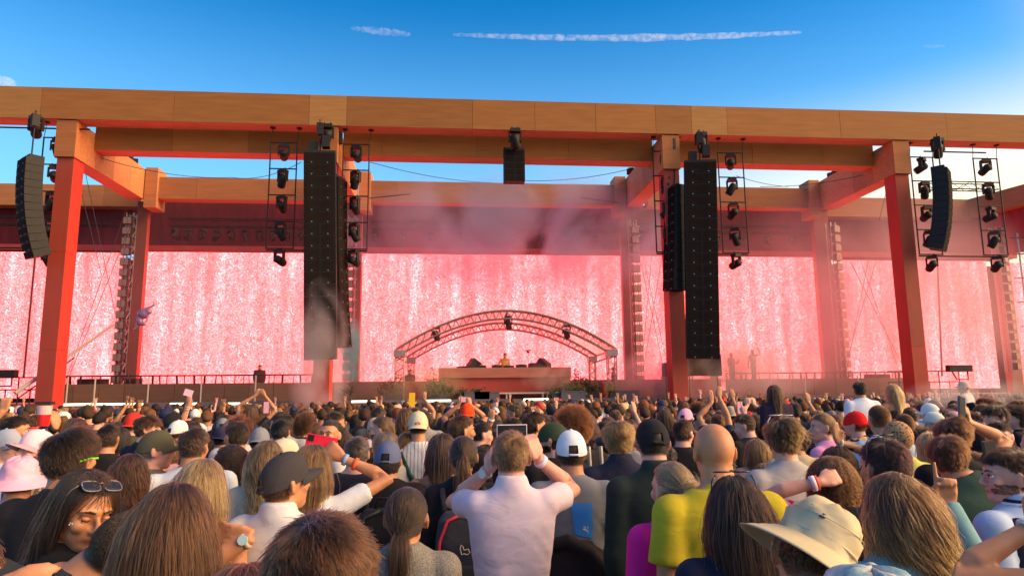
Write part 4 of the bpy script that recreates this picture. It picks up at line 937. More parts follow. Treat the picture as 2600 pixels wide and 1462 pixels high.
class Body:
    """poses one figure; body frame: feet at the origin, facing +Y"""
    def __init__(s, S=1.72, fem=False, hyaw=0, hpitch=0, hroll=0, arms=None, lean=(0, 0), broad=1.0, sleeve='short', belly=0, top='tee', hands=None):
        s.S, s.fem, s.broad, s.belly, s.top, s.sleeve = S, fem, broad, belly, top, sleeve
        s.lean = leaner(lean[0], lean[1], .55*S)
        Lf = s.lean or (lambda p: tuple(p)); s.Lf = lambda p: np.array(Lf(p))
        H = s.Lf((0, .018, S-.118)); s.T = HeadT(H, hyaw, hpitch, hroll)
        sw = (.155 if fem else .178)*broad; s.sw = sw
        s.arm = []; arms = arms or {}
        for side in (-1, 1):
            a = arms.get(side); up = a is not None and a[1][2] > .8*S
            sh = s.Lf((side*(sw-(.022 if up else 0)), -.02, .815*S+(.020 if up else 0))); L1, L2 = .172*S, .150*S
            if a is None: el = sh+np.array([side*.045, -.03, -L1*.98]); wr = el+np.array([-side*.03, .10, -L2*.9]); hd = np.array([0, .2, -1.]); pm = np.array([-side, 0, 0.]); hk = {}
            else:
                kind, tgt, pole = a[0], a[1], a[2]; el, wr = ik(sh, tgt, L1, L2, pole); hd = a[3] if len(a) > 3 and a[3] is not None else wr-el; pm = a[4] if len(a) > 4 and a[4] is not None else np.array([0, 1., 0]); hk = a[5] if len(a) > 5 else {}
            s.arm.append((side, sh, el, wr, hd, pm, hk, up))
    def body_mb(s, arm_detail=True, bare=False, low=False):
        mb = MB(); add_head(mb, s.T, s.fem, detail=not low)
        nb = s.Lf((0, -.030, .852*s.S)); nt = s.T((0, -.018, -.055)); r = .049 if s.fem else .062*(.5+.5*s.broad)
        mb.tube([s.Lf((0, -.03, .80*s.S)), nb, (nb+nt)/2, nt], [r*1.25, r*1.08, r, r*.98], 16)
        if not low: mb.ell(s.T((0, -.05, -.06)), (.045, .04, .05), 12, 8)
        R = torso_rings(s.S, s.fem, -.012 if not bare else 0, .77 if not bare else .58, broad=s.broad)
        add_rings(mb, R, 20, 2.3, s.lean)
        for (side, sh, el, wr, hd, pm, hk, up) in s.arm:
            k = (.82 if s.fem else 1.0); R_ = .055 if s.fem else .062
            mb.ell(sh, (R_, R_, R_), 12, 8)
            m1 = sh*.6+el*.4; m2 = el*.7+wr*.3
            mb.tube([sh, m1, el, m2, el*.3+wr*.7, wr], [.052*k, .049*k, .039*k, .043*k, .032*k, .026*k], 12)
            if low: mb.tube([wr, wr+unit(hd)*.09], [.026, .036], 8); mb.tube([wr+unit(hd)*.08, wr+unit(hd)*.17], [.036, .02], 8)
            else: add_hand(mb, wr, hd, pm, hk.get('thumb', 1), **{q: v for q, v in hk.items() if q != 'thumb'}, s=.92 if s.fem else 1.0)
        return mb
    def body(s, voxel=.007, bare=False, low=False, name='person'):
        me = remesh(s.body_mb(bare=bare, low=low), voxel, 3 if voxel < .006 else 4 if not low else 3, name); V = verts(me)
        lips, sc, L, ins = head_masks(V, s.T); mask_attr(me, 'lips', lips); mask_attr(me, 'scalp', sc*(0 if getattr(s, 'bald', False) else 1)); me.materials.append(SKIN)
        me.polygons.foreach_set('use_smooth', [True]*len(me.polygons)); return me
    def shirt(s, voxel=.009, mat=CLOTH, seed=0, top=None, low=False, neck=True):
        top = top or s.top; mb = MB(); inf = .010 if top not in ('hoodie', 'jacket') else .022
        R = torso_rings(s.S, s.fem, inf, .44, s.belly, s.broad); 
        if top in ('tank', 'strapless'):
            R = [q for q in R if q[0] < (.79 if top == 'tank' else .765)*s.S]
        add_rings(mb, [(R[0][0]-.02, R[0][1]+.01, R[0][2]+.012, 0)]+R[:-1] if top not in ('tank', 'strapless') else R, 28, 2.3, s.lean)
        if top == 'tank':
            for sd in (-1, 1):
                mb.tube([s.Lf((sd*.085*s.broad, .075, .75*s.S)), s.Lf((sd*.088, .03, .825*s.S)), s.Lf((sd*.085, -.03, .842*s.S)), s.Lf((sd*.08, -.09, .80*s.S)), s.Lf((sd*.08, -.11, .73*s.S))], [.015]*5, 8)
        elif top != 'strapless':
            for (side, sh, el, wr, hd, pm, hk, up) in s.arm:
                k = .86 if s.fem else 1.0; r0 = ((.066 if s.fem else .074)+inf*.4)*(.86 if up else 1); mb.ell(sh, (r0, r0, r0), 14, 10)
                mb.tube([s.Lf((side*.05, -.025, .825*s.S)), sh+np.array([0, 0, .012])], [.050, r0*.86], 12)
                if s.sleeve == 'short': e_ = sh*.42+el*.58; mb.tube([sh, sh*.7+el*.3, e_], [r0*.97, r0*.96, r0*.98*k+.004], 14)
                elif s.sleeve == 'long':
                    mb.tube([sh, sh*.5+el*.5, el, el*.5+wr*.5, wr], [r0*.95, r0*.85, r0*.76, r0*.66, .040], 14)
            if top == 'polo' or top == 'collar':
                mb.tube([s.Lf((0, -.028, .858*s.S)), s.Lf((0, -.028, .898*s.S))], [.084, .068], 20)
            if top in ('hoodie',):
                for a in np.linspace(.15*pi, .85*pi, 9):
                    mb.ell(s.Lf((cos(a)*.105, -.03-sin(a)*.075, .845*s.S-.01*sin(a))), (.045, .04, .042), 10, 8)
                for a in np.linspace(-.1*pi, 1.1*pi, 12): mb.ell(s.Lf((cos(a)*.085, -.02-sin(a)*.06, .865*s.S)), (.028, .026, .03), 8, 6)
            elif top == 'tee':
                mb.tube([s.Lf((0, -.027, .858*s.S)), s.Lf((0, -.026, .879*s.S))], [.080, .066], 20)
        me = remesh(mb, voxel, 4, 'shirt'); V = verts(me)
        # real folds: low waves pulled between armpits and waist
        r = np.random.default_rng(seed); n_ = len(me.vertices); N_ = np.empty(n_*3, np.float32); me.vertices.foreach_get('normal', N_); N_ = N_.reshape(-1, 3)
        z = V[:, 2]/s.S; disp = np.zeros(n_)
        for k in range(9):
            a = r.uniform(-1.2, 1.2); f = r.uniform(18, 38); ph = r.uniform(0, 6.28); c0 = r.uniform(-.15, .15); z0 = r.uniform(.5, .82)
            env = np.exp(-((V[:, 0]-c0)/r.uniform(.08, .2))**2-((z-z0)/.09)**2)
            u = V[:, 2]*cos(a)+V[:, 0]*sin(a)+.02*np.sin(V[:, 0]*18+ph); disp += env*(.5+.5*np.sin(u*f+ph))**2*r.uniform(.003, .008)
        lo = np.clip((.80-z)/.12, 0, 1); disp *= .35+.65*lo
        am = r.uniform(.35, 1); wx = V[:, 0]*r.uniform(-3, 3)+6*V[:, 0]**2*r.uniform(-1, 2)
        disp += am*.0075*np.exp(-((z-.60)/.075)**2)*np.clip(np.sin(V[:, 2]*r.uniform(60, 85)+wx+.7*np.sin(V[:, 0]*14+r.uniform(0, 6)))+.25, 0, 1.2)
        disp += am*.006*np.exp(-((np.abs(V[:, 0])-.13)/.05)**2-((z-.74)/.05)**2)*np.clip(np.sin((V[:, 2]+np.abs(V[:, 0])*1.4)*75), 0, 1)
        V = V+N_*disp[:, None]; set_verts(me, V); me.materials.append(mat)
        me.polygons.foreach_set('use_smooth', [True]*len(me.polygons)); return me
    def trousers(s, low=True):
        mb = MB(); S = s.S
        for sd in (-1, 1):
            mb.tube([(sd*.075, 0, .50*S), (sd*.095, .01, .44*S), (sd*.10, .02, .28*S), (sd*.105, 0, .22*S), (sd*.11, -.01, .06*S), (sd*.11, 0, .035)], [.09, .095, .066, .064, .05, .052], 10)
        add_rings(mb, [(.43*S, .16, .11, 0), (.50*S, .158, .112, 0), (.515*S, .15, .105, 0)], 16)
        return mb.data('trousers', CLOTH, True)
    def shoes(s):
        mb = MB()
        for sd in (-1, 1): mb.ell((sd*.11, .05, .045), (.045, .135, .045), 12, 8).cbox((sd*.11, .045, .012), .085, .26, .024)
        return mb.data('shoes', TINT, True)
# --- headgear --------------------------------------------------------------
def cap_meshes(back=False, tilt=.12, flat=False):
    """baseball cap in head frame; returns (dome, bill, button)"""
    mb = MB(); R = CR_R+np.array([.009, .012, .012]); C = CR_C+np.array([0, .002, -.010]); R = R+np.array([0, 0, .016]); nu, nv = 40, 14; base = 0
    f = -1 if back else 1; tb = tilt*f
    def P(u, v):
        a = 2*pi*u/nu; e_ = (pi/2)*(1-v/nv); z = sin(e_); c = cos(e_)**.85
        seam = 1-.016*math.exp(-((((a-pi/2) % (pi/3))-0)/.05)**2)-.016*math.exp(-((((a-pi/2) % (pi/3))-pi/3)/.05)**2)
        p = C+R*np.array([c*cos(a)*seam, c*sin(a)*seam, z*.96]); p[2] -= max(0, (.0)) ; p[2] += tb*(p[1]-C[1])*.9-(.008 if v == nv else 0)
        return tuple(p)
    for v in range(nv+1):
        for u in range(nu): mb.v.append(P(u, v))
    for v in range(nv):
        for u in range(nu):
            a = 2*pi*(u+.5)/nu; 
            yb = -f*sin(a)                                      # opening opposite the bill
            if v >= nv-4 and yb > .955: continue
            mb.f.append((v*nu+u, v*nu+(u+1) % nu, (v+1)*nu+(u+1) % nu, (v+1)*nu+u))
    if True:
        q = []; 
        for t in np.linspace(-.32, .32, 7): a = -f*pi/2+t; q.append(tuple(C+(R+.001)*np.array([cos(a), sin(a), 0])+np.array([0, 0, tb*(R[1]*sin(a))*.9+.002])))
        mb.tube(q, .006, 6)
    dome = mb; bill = MB(); n = 17
    for side in (0, 1):
        for j in range(6):
            for i in range(n):
                t = (i/(n-1)-.5)*2; a = f*pi/2+f*t*-1.12; e_ = C+(R+.001)*np.array([cos(a), sin(a), 0]); out = j/5*(.072*(1-abs(t)**2.6)+.001)
                p = e_+np.array([0, f*out, -.024*abs(t)**2*(.3+.7*j/5)-.010*(j/5)]); p[2] += tb*(e_[1]-C[1])*.9+tb*out*.3*f+(.0 if side else .004); bill.v.append(tuple(p))
    K = 6*n
    for side in (0, 1):
        for j in range(5):
            for i in range(n-1):
                q = (side*K+j*n+i, side*K+j*n+i+1, side*K+(j+1)*n+i+1, side*K+(j+1)*n+i); bill.f.append(q if side == 0 else q[::-1])
    for i in range(n-1): bill.f.append((5*n+i, 5*n+i+1, K+5*n+i+1, K+5*n+i))
    for j in range(5): bill.f.append((j*n, (j+1)*n, K+(j+1)*n, K+j*n)); bill.f.append((j*n+n-1, K+j*n+n-1, K+(j+1)*n+n-1, (j+1)*n+n-1))
    bt = MB().ell(tuple(C+np.array([0, 0, R[2]*.96+.002])), (.009, .009, .005), 10, 6)
    return dome, bill, bt
def bucket_hat(brim=.06, wav=.0, crown_h=1.0, seed=1, crumple=.0035):
    mb = MB(); R = CR_R+np.array([.012, .014, .012]); C = CR_C+np.array([0, 0, .004]); nu = 72; rows = []
    for v in range(10):
        e_ = (pi/2)*(1-v/9*.97); c = cos(e_)**.62; rows.append((c, sin(e_)**.85*1.02 if v < 9 else .0, 0))
    r = np.random.default_rng(seed)
    for v, (c, z, o) in enumerate(rows):
        for u in range(nu):
            a = 2*pi*u/nu; q = C+R*np.array([c*cos(a), c*sin(a), z*crown_h]); w_ = math.sin(a*5+z*9+seed)+.7*math.sin(a*9-z*14)+.6*math.sin(z*21+a*2); mb.v.append(tuple(q+unit(q-C)*crumple*w_))
    for j in range(1, 8):
        for u in range(nu):
            a = 2*pi*u/nu; o = j/7*brim; dz = -o*.62+wav*math.sin(a*2+.6)*o*.9+wav*.5*math.sin(a*3+1)*o
            dirv = np.array([cos(a), sin(a), 0]); mb.v.append(tuple(C+R*np.array([cos(a), sin(a), 0])+dirv*o+np.array([0, 0, dz+(.0015 if j % 2 else 0)])))
    nr = len(rows)+7
    for v in range(nr-1):
        for u in range(nu): mb.f.append((v*nu+u, v*nu+(u+1) % nu, (v+1)*nu+(u+1) % nu, (v+1)*nu+u))
    return mb
def thick(me, t=.003):
    return me
def sunglasses(on_top=False, shape='square'):
    fr, ln = MB(), MB(); z0, y0 = (.0, .094) if not on_top else (.0, .0)
    M = Matrix.Identity(3); off = Vector((0, 0, 0))
    pts = []
    for s in (-1, 1):
        cx = s*.033; n = 16; ring = []
        for k in range(n+1):
            a = 2*pi*k/n; p = 3.2 if shape == 'square' else 2.2
            ring.append((cx+.027*abs(cos(a))**(2/p)*(1 if cos(a) > 0 else -1), .098-abs(cx)*.25, -.002+.021*abs(sin(a))**(2/p)*(1 if sin(a) > 0 else -1)))
        fr.tube(ring, .0026, 6)
        n0 = len(ln.v); ln.v.append((cx, .101-abs(cx)*.25, -.002)); ln.v += ring[:-1]; m_ = len(ring)-1
        for k in range(m_): ln.f.append((n0, n0+1+k, n0+1+(k+1) % m_))
        fr.tube([(s*.060, .080, .012), (s*.074, .060, .012), (s*.080, .0, .010), (s*.079, -.03, -.008)], .0028, 6)
    fr.tube([(-.008, .092, .004), (0, .095, .006), (.008, .092, .004)], .0026, 6)
    return fr, ln
def put(me, T): me.transform(Matrix([list(r_)+[0] for r_ in T.M.tolist()]+[[0, 0, 0, 1]]).copy()); return me
def headmat(T):
    """4x4 matrix taking the head frame into the body frame"""
    M = Matrix(T.M.tolist()).to_4x4(); v = T.H+PIV-T.M @ PIV; M.translation = Vector(v.tolist()); return M
SKINS = {'fair': (.60, .33, .22), 'tan': (.50, .225, .115), 'olive': (.42, .20, .10), 'brown': (.24, .11, .06), 'pink': (.62, .32, .24)}
HCOL = {'black': (.012, .008, .006), 'dark': (.034, .016, .008), 'brown': (.085, .036, .014), 'light': (.16, .085, .036), 'blond': (.42, .27, .12), 'auburn': (.13, .038, .014), 'grey': (.20, .17, .15), 'ash': (.26, .18, .11)}
EYEW = simple('eye_white', (.75, .70, .66), .25, 0, .02); EYEI = simple('iris_brown', (.03, .015, .01), .15, 0, .02)
def set_tint(o, hair, tip=None):
    hc = HCOL[hair] if isinstance(hair, str) else hair; o['scalp_tint'] = [hc[0]*1.2, hc[1]*1.2, hc[2]*1.2]
def eyes(parent, M, closed=False):
    for s in (-1, 1):
        e_ = MB().ell((s*.0305, .0735, .004), (.0125, .0105, .0080), 14, 10).build('eye', EYEW if not closed else SKIN, parent, smooth=True); e_.matrix_local = M
        if closed: e_.color = parent.color; e_['scalp_tint'] = [0, 0, 0]; MB().tube([(s*.019, .0815, .0), (s*.0305, .0855, -.003), (s*.043, .0785, .0)], .0014, 5).build('eyelash', EYEI, e_)
        else:
            MB().ell((s*.0305, .0835, .004), (.0052, .0028, .0050), 12, 8).build('iris', EYEI, e_, smooth=True)
            MB().tube([(s*.017, .080, .008), (s*.0305, .0852, .0105), (s*.044, .077, .007)], [.002, .0032, .002], 6).build('upper_lid', EYEI, e_)
    for s in (-1, 1):
        b = MB().tube([(s*.013, .0905, .023), (s*.030, .0895, .029), (s*.048, .074, .024)], [.0028, .0035, .0016], 6).build('eyebrow', HAIRCAP, parent, (.03, .016, .01)); b.matrix_local = M
# ------------------------------------------------------------------ one fully built person
def hair_obj(parent, M, style, w, hair, tip=None, seed=0, cap=False, part=0.0, n=None, rad=None, **k):
    long_ = style not in ('buzz', 'short', 'fade', 'slick', 'mop', 'afro')
    if n is None: n, rad = (9000, .00060) if w > 110 else (6500, .00075) if w > 70 else (3800, .0011) if w > 45 else (2200, .0017)
    if not long_: n = int(n*1.25)
    cu = hair_data(style, n, seed, rad, cap, part, **k)
    o = link('hair', cu, parent, HCOL[hair] if isinstance(hair, str) else hair); o.matrix_local = M
    t = tip or hair; t = HCOL[t] if isinstance(t, str) else t; o['tip_tint'] = [c*1.0 for c in t]
    return o
def cap_obj(parent, M, color, bill=None, back=False, tilt=.12, mat=CAPM, front=None):
    d, b, bt = cap_meshes(back, tilt); o = d.build('cap', mat, parent, color, True); o.matrix_local = M
    b.build('bill', CAPM, o, bill or color, True); bt.build('button', CAPM, o, color, True); return o
NEAR = []
def person(label, x, y, w, hy=0, by=None, hp=0, hr=0, fem=False, skin='tan', hair='dark', tip=None, style='short', top='tee', col=(.02, .02, .025), sleeve='short', mat=None,
           arms=None, lean=(0, 0), S=None, wr=None, cap=None, glasses=None, voxel=None, bare=False, seed=None, part=0.0, bald=False, face=False, broad=1.0, belly=0, d=None, dy=0, cat='person', hk=None, n=None, rad=None, closed=False, beard=None, ty=None, hatted=False, tcol=(.03, .035, .06), z0=0.0, hn={}):
    seed = seed if seed is not None else int(x+y); wr = wr or (.178 if not fem else .170)
    d = d or FPX*wr/w
    if ty: y = ty + (.114+({'buzz': .004, 'fade': .010, 'short': .014, 'mop': .020, 'afro': .06, 'curly': .03, 'longcurl': .03, 'wavy': .014}.get(style, .010) if not (cap or bald) else (.016 if cap else 0)))*FPX/d
    P = atd(x, y, d)-np.array([0, 0, z0]); by = hy*.6 if by is None else by
    B = radians(-by); rel = radians(-(hy-by))
    Rb = np.array(Matrix.Rotation(B, 3, 'Z'))
    g_ = gz(P[1]) if not z0 else 0; S_ = S or (P[2]-g_+.118)
    b = Body(S_, fem, rel, radians(hp), radians(hr), None, (radians(lean[0]), radians(lean[1])), broad)
    for _ in range(6):
        if S: break
        b = Body(S_, fem, rel, radians(hp), radians(hr), None, (radians(lean[0]), radians(lean[1])), broad); dz = P[2]-g_-b.T.H[2]; S_ += dz
    org = P - Rb @ b.T.H; org[2] = g_
    NEAR.append((org[0], org[1], label, S_+g_))
    A = {}
    for sd, a in (arms or {}).items():           # a = (px, py, depth offset, pole (camera-ish world), hand dir px, palm, opts)
        tgt = atd(a[0], a[1], d+a[2])-np.array([0, 0, z0]); loc = Rb.T @ (tgt-org); pole = Rb.T @ np.array(a[3], float)
        hd = Rb.T @ np.array(a[4], float) if len(a) > 4 and a[4] is not None else None; pm = Rb.T @ np.array(a[5], float) if len(a) > 5 and a[5] is not None else None
        A[sd] = ('t', loc, pole, hd, pm, a[6] if len(a) > 6 else {})
    b = Body(S_, fem, rel, radians(hp), radians(hr), A, (radians(lean[0]), radians(lean[1])), broad, sleeve, belly, top); b.bald = bald
    vx = min(.015, max(.0066, d*.0027))
    if face and w > 45: vx = min(vx, .0075)
    if voxel: vx = min(vx, max(voxel, .0052 if w > 80 else .0065))
    me = b.body(vx, bare=bare or top in ('tank', 'strapless'))
    o = link('person', me, None, SKINS[skin] if isinstance(skin, str) else skin); o.location = tuple(org+np.array([0, 0, z0])); o.rotation_euler.z = B
    tag(o, label, cat); set_tint(o, hair)
    M = headmat(b.T)
    if not bald or style in ('pony',): hair_obj(o, M, style, w, hair, tip, seed, cap is not None or hatted, part, n, rad, **hn)
    sm = mat or CLOTH
    sh = link('shirt', b.shirt(min(.024, max(.0115, d*.0048)), sm, seed), o, col)
    link('trousers', b.trousers(), o, tcol); link('shoes', b.shoes(), o, (.5, .48, .45) if seed % 2 else (.05, .05, .05))
    if cap: cap_obj(o, M, **cap)
    if glasses:
        fr, ln = sunglasses(shape='round' if glasses.get('round') else 'square'); Mg = M.copy()
        if glasses.get('top'): Mg = M @ Matrix.Rotation(radians(84 if glasses.get('high') else 62), 4, 'X') @ Matrix.Translation((0, .042 if glasses.get('high') else .022, .0))
        g_ = fr.build('sunglasses', GLOSS, o, glasses.get('color', (.01, .01, .01)), True); g_.matrix_local = Mg; ln.build('lens', LENS, g_, glasses.get('lens', (.02, .018, .018)), True)
    if face: eyes(o, M, closed)
    if beard:
        r = np.random.default_rng(seed); V = verts(me); lips, sc, L, ins = head_masks(V, b.T)
        k = ins & (L[:, 1] > -.015) & (L[:, 2] < -.028+.0*L[:, 0]) & (L[:, 2] > -.12) & (lips < .3) & ~((np.abs(L[:, 0]) < .026) & (L[:, 2] > -.078)) & ~((L[:, 2] > -.052) & (np.abs(L[:, 0]) < .05) & (L[:, 2] > -.045)) & (np.abs(L[:, 0]) < .08)
        idx = np.nonzero(k)[0]
        if len(idx):
            sa_ = me.attributes['scalp']; vv = np.empty(len(V), np.float32); sa_.data.foreach_get('value', vv); vv[idx] = np.maximum(vv[idx], .6); sa_.data.foreach_set('value', vv)
            idx = r.choice(idx, 2600); p = L[idx]+r.normal(0, .0015, (2600, 3)); nr = unit([0, 0, 0])+(p-np.array([0, .0, -.05])); nr /= np.linalg.norm(nr, axis=1)[:, None]
            dr = nr*.6+np.array([0, .1, -.7])+r.normal(0, .25, (2600, 3)); dr /= np.linalg.norm(dr, axis=1)[:, None]; Lb = beard
            PP = np.stack([p, p+dr*Lb*.5, p+dr*Lb], 1); h_ = link('beard', curves_data('beard', PP, .0009), o, HCOL[hair] if isinstance(hair, str) else hair); h_.matrix_local = M; h_['tip_tint'] = list(HCOL[hair] if isinstance(hair, str) else hair)
    o.update_tag()
    person.last = (o, b, M, org, Rb, B, d)
    return o
def attach(name, mb, mat, col, parent_from=None, smooth=True):
    o, b, M, org, Rb, B, d = person.last; q = mb.build(name, mat, o, col, smooth); return q
# ------------------------------------------------------------------ things people carry or wear
def thing_at(name, pos, label, cat, rz=0, rx=0, ry=0):
    e = empty(name, tuple(pos)); e.rotation_euler = (rx, ry, rz); tag(e, label, cat); return e
def phone(pos, label, col=(.02, .02, .02), rz=0, ry=0, rx=0, screen=None, land=False):
    e = thing_at('phone', pos, label, 'phone', rz, rx, ry); w_, h_ = (.075, .155) if not land else (.155, .075)
    MB().box(-w_/2, w_/2, 0, .009, -h_/2, h_/2).build('body', GLOSS, e, col)
    MB().box(-w_/2+.004, w_/2-.004, -.0015, -.0003, -h_/2+.004, h_/2-.004).build('screen', PHSC if screen else GLOSS, e, (.02, .02, .025))
    MB().cbox((-w_/2+.02, .011, h_/2-.022), .03, .004, .03).build('camera_bump', GLOSS, e, (.02, .02, .02)); return e
PHSC = emis('phone_screen_lit', (.9, .35, .35), .5)
def band(px_, r, axis, col, name='wristband', wid=.016, parent=None, mat=None):
    o, b, M, org, Rb, B, d = person.last; R = unit(axis); c = np.array(px_)
    m = MB(); m.tube([c-R*wid/2, c+R*wid/2], [r, r], 20, False); m.tube([c-R*wid/2, c+R*wid/2], [r+.002, r+.002], 20, True)
    return m.build(name, mat or TINT, o, col, True)
def arm_point(side, t):
    o, b, M, org, Rb, B, d = person.last; a = [q for q in b.arm if q[0] == side][0]; return a[2+0]*0+(a[2]*(1-t)+a[3]*t), a[3]-a[2]
def wrist(side, col, t=.92, r=.031, wid=.016, name='wristband', mat=None):
    c, ax = arm_point(side, t); return band(c, r, ax, col, name, wid, mat=mat)
def watch(side, col=(.25, .25, .27), face_=(.35, .45, .5)):
    c, ax = arm_point(side, .9); q = band(c, .030, ax, col, 'wristwatch', .018); o, b, M, org, Rb, B, d = person.last
    out = Rb.T @ np.array([0, -1., .3]); out = unit(out-np.dot(out, unit(ax))*unit(ax)); p = c+out*.032; m = MB().cyl(tuple(p), tuple(p+out*.008), .019, n=16); m.build('watch_face', GLOSS, q, face_); return q
def backpack(label, col, trim, x0=.15, logo=False):
    o, b, M, org, Rb, B, d = person.last; S = b.S; e = empty('backpack', tuple(o.location), B); tag(e, label, 'backpack')
    m = MB(); add_rings(m, [(.50*S, .12, .04, -.21), (.515*S, .15, .075, -.21), (.60*S, .155, .09, -.22), (.70*S, .150, .085, -.215), (.76*S, .135, .07, -.20), (.785*S, .10, .04, -.19)], 26, 3.4)
    body = remesh(m, .009, 3, 'pack_body'); body.materials.append(CLOTH); k = link('pack_body', body, e, col)
    m = MB(); add_rings(m, [(.51*S, .09, .02, -.315), (.52*S, .12, .03, -.31), (.60*S, .12, .035, -.315), (.64*S, .11, .02, -.31)], 22, 3.4); pk = remesh(m, .008, 3); pk.materials.append(CLOTH); link('front_pocket', pk, e, tuple(c*.8 for c in col))
    for s in (-1, 1):
        P = [(s*.135, -.30, .53*S), (s*.140, -.305, .62*S), (s*.125, -.298, .71*S), (s*.085, -.275, .765*S), (0, -.262, .785*S)]
        MB().tube(P, .009, 6).build('zip_piping', TINT, e, trim, True)
        MB().tube([(s*.10, -.15, .78*S), (s*.115, -.09, .838*S), (s*.11, .02, .835*S), (s*.10, .105, .78*S), (s*.11, .10, .68*S), (s*.15, .0, .60*S), (s*.13, -.13, .56*S)], .017, 8).build('strap', CLOTH, e, col, True)
    MB().tube([(-.04, -.19, .785*S), (-.03, -.2, .82*S), (.03, -.2, .82*S), (.04, -.19, .785*S)], .008, 6).build('carry_handle', CLOTH, e, trim if logo else col, True)
    if logo:
        q = MB(); y = -.316
        q.tube([(-.02, y, .69*S), (-.015, y, .70*S), (-.005, y, .695*S), (.0, y, .685*S), (.022, y, .688*S), (.03, y, .678*S), (.018, y, .672*S), (.0, y, .675*S), (-.012, y, .672*S), (-.02, y, .69*S)], .0025, 5)
        q.build('emblem', TINT, e, (.7, .62, .5))
    return e
def decal_text(txt, size, cx, cz, col, rz=0, parent=None, back=True, on=None, tilt=0):
    """flat lettering laid on the shirt surface: rays go from behind the back onto the cloth"""
    o, b, M, org, Rb, B, d = person.last; sh = [c for c in o.children if c.name.startswith('shirt')][0]
    cu = bpy.data.curves.new('lettering', 'FONT'); cu.body = txt; cu.size = size; cu.align_x = 'CENTER'; cu.offset = size*.02; t = bpy.data.objects.new('tmp', cu); COL.objects.link(t)
    me = bpy.data.meshes.new_from_object(t.evaluated_get(bpy.context.evaluated_depsgraph_get())); bpy.data.objects.remove(t)
    V = verts(me).astype(float); ca, sa = cos(tilt), sin(tilt)
    from mathutils.bvhtree import BVHTree
    bv = BVHTree.FromPolygons([tuple(v) for v in verts(sh.data)], [tuple(p.vertices) for p in sh.data.polygons]); out = []
    for v in V:
        x = v[0]*ca-v[1]*sa; z = v[0]*sa+v[1]*ca
        h = bv.ray_cast(Vector((cx+x, -.6, cz+z)), Vector((0, 1, 0))); out.append(tuple(h[0]+Vector((0, -.003, 0))) if h[0] else (cx+x, -.1, cz+z))
    set_verts(me, np.array(out)); me.materials.append(TINT); return link('lettering', me, o, col)
def decal_shape(pts, col, name='print_shape'):
    """flat printed outline laid on the back of the shirt; pts in body x,z"""
    o, b, M, org, Rb, B, d = person.last; sh = [c for c in o.children if c.name.startswith('shirt')][0]
    from mathutils.bvhtree import BVHTree
    bv = BVHTree.FromPolygons([tuple(v) for v in verts(sh.data)], [tuple(p.vertices) for p in sh.data.polygons]); m = MB(); n = 10
    (x0, z0), (x1, z1), (x2, z2), (x3, z3) = pts
    for j in range(n+1):
        for i in range(n+1):
            u, v = i/n, j/n; x = (x0*(1-u)+x1*u)*(1-v)+(x3*(1-u)+x2*u)*v; z = (z0*(1-u)+z1*u)*(1-v)+(z3*(1-u)+z2*u)*v
            h = bv.ray_cast(Vector((x, -.6, z)), Vector((0, 1, 0))); m.v.append(tuple(h[0]+Vector((0, -.003, 0))) if h[0] else (x, -.1, z))
    for j in range(n):
        for i in range(n): m.f.append((j*(n+1)+i, j*(n+1)+i+1, (j+1)*(n+1)+i+1, (j+1)*(n+1)+i))
    return m.build(name, TINT, o, col, True)
def bucket(parent, M, col, mat=CAPM, brim=.06, wav=0., h=1.0, tilt=(0, 0), seed=1, grom=None):
    mb = bucket_hat(brim, wav, h, seed); o = mb.build('bucket_hat', mat, parent, col, True); o.matrix_local = M @ Matrix.Rotation(tilt[0], 4, 'X') @ Matrix.Rotation(tilt[1], 4, 'Y')
    so_ = o.modifiers.new('t', 'SOLIDIFY'); so_.thickness = .003
    if grom:
        C = CR_C+np.array([0, 0, .004]); R = CR_R+np.array([.012, .014, .012])
        for (a, e_) in grom:
            c = cos(e_)**.55; z = sin(e_)**.8; p = C+R*np.array([c*cos(a), c*sin(a), z])*1.005; nrm_ = unit((p-C)/R**2)
            MB().cyl(tuple(p), tuple(p+nrm_*.003), .0075, n=14).build('eyelet', GLOSS, o, (.06, .045, .03), True)
        pts = [tuple(C+R*np.array([cos(a), sin(a), .17+.02*sin(a*3)])*1.012) for a in np.linspace(-2.6, -.4, 18)]
        MB().tube(pts, .0025, 6).build('hat_cord', CLOTH, o, (.5, .46, .36), True)
        for zz in (.012, .05):
            pts = [tuple(C+R*np.array([.985*cos(a), .985*sin(a), zz/.09])*1.01) for a in np.linspace(0, 2*pi, 50)]; MB().tube(pts, .0012, 4).build('stitched_seam', CLOTH, o, (.42, .38, .28), True)
    return o
def headband(parent, M, col, r=.0055, beads=True):
    for k, a in enumerate(np.linspace(-1.25, 1.25, 15)):
        p = CR_C+(CR_R+.010)*np.array([sin(a), .18, cos(a)]); q = MB().ell(tuple(p), (r*1.35, r*1.35, r*1.35), 10, 8).build('pearl', GLOSS, parent, col, True); q.matrix_local = M
W_ = (.62, .60, .62); BK = (.016, .015, .018); NV = (.018, .020, .045); GY = (.22, .21, .21)
UP = (0, 0, 1)
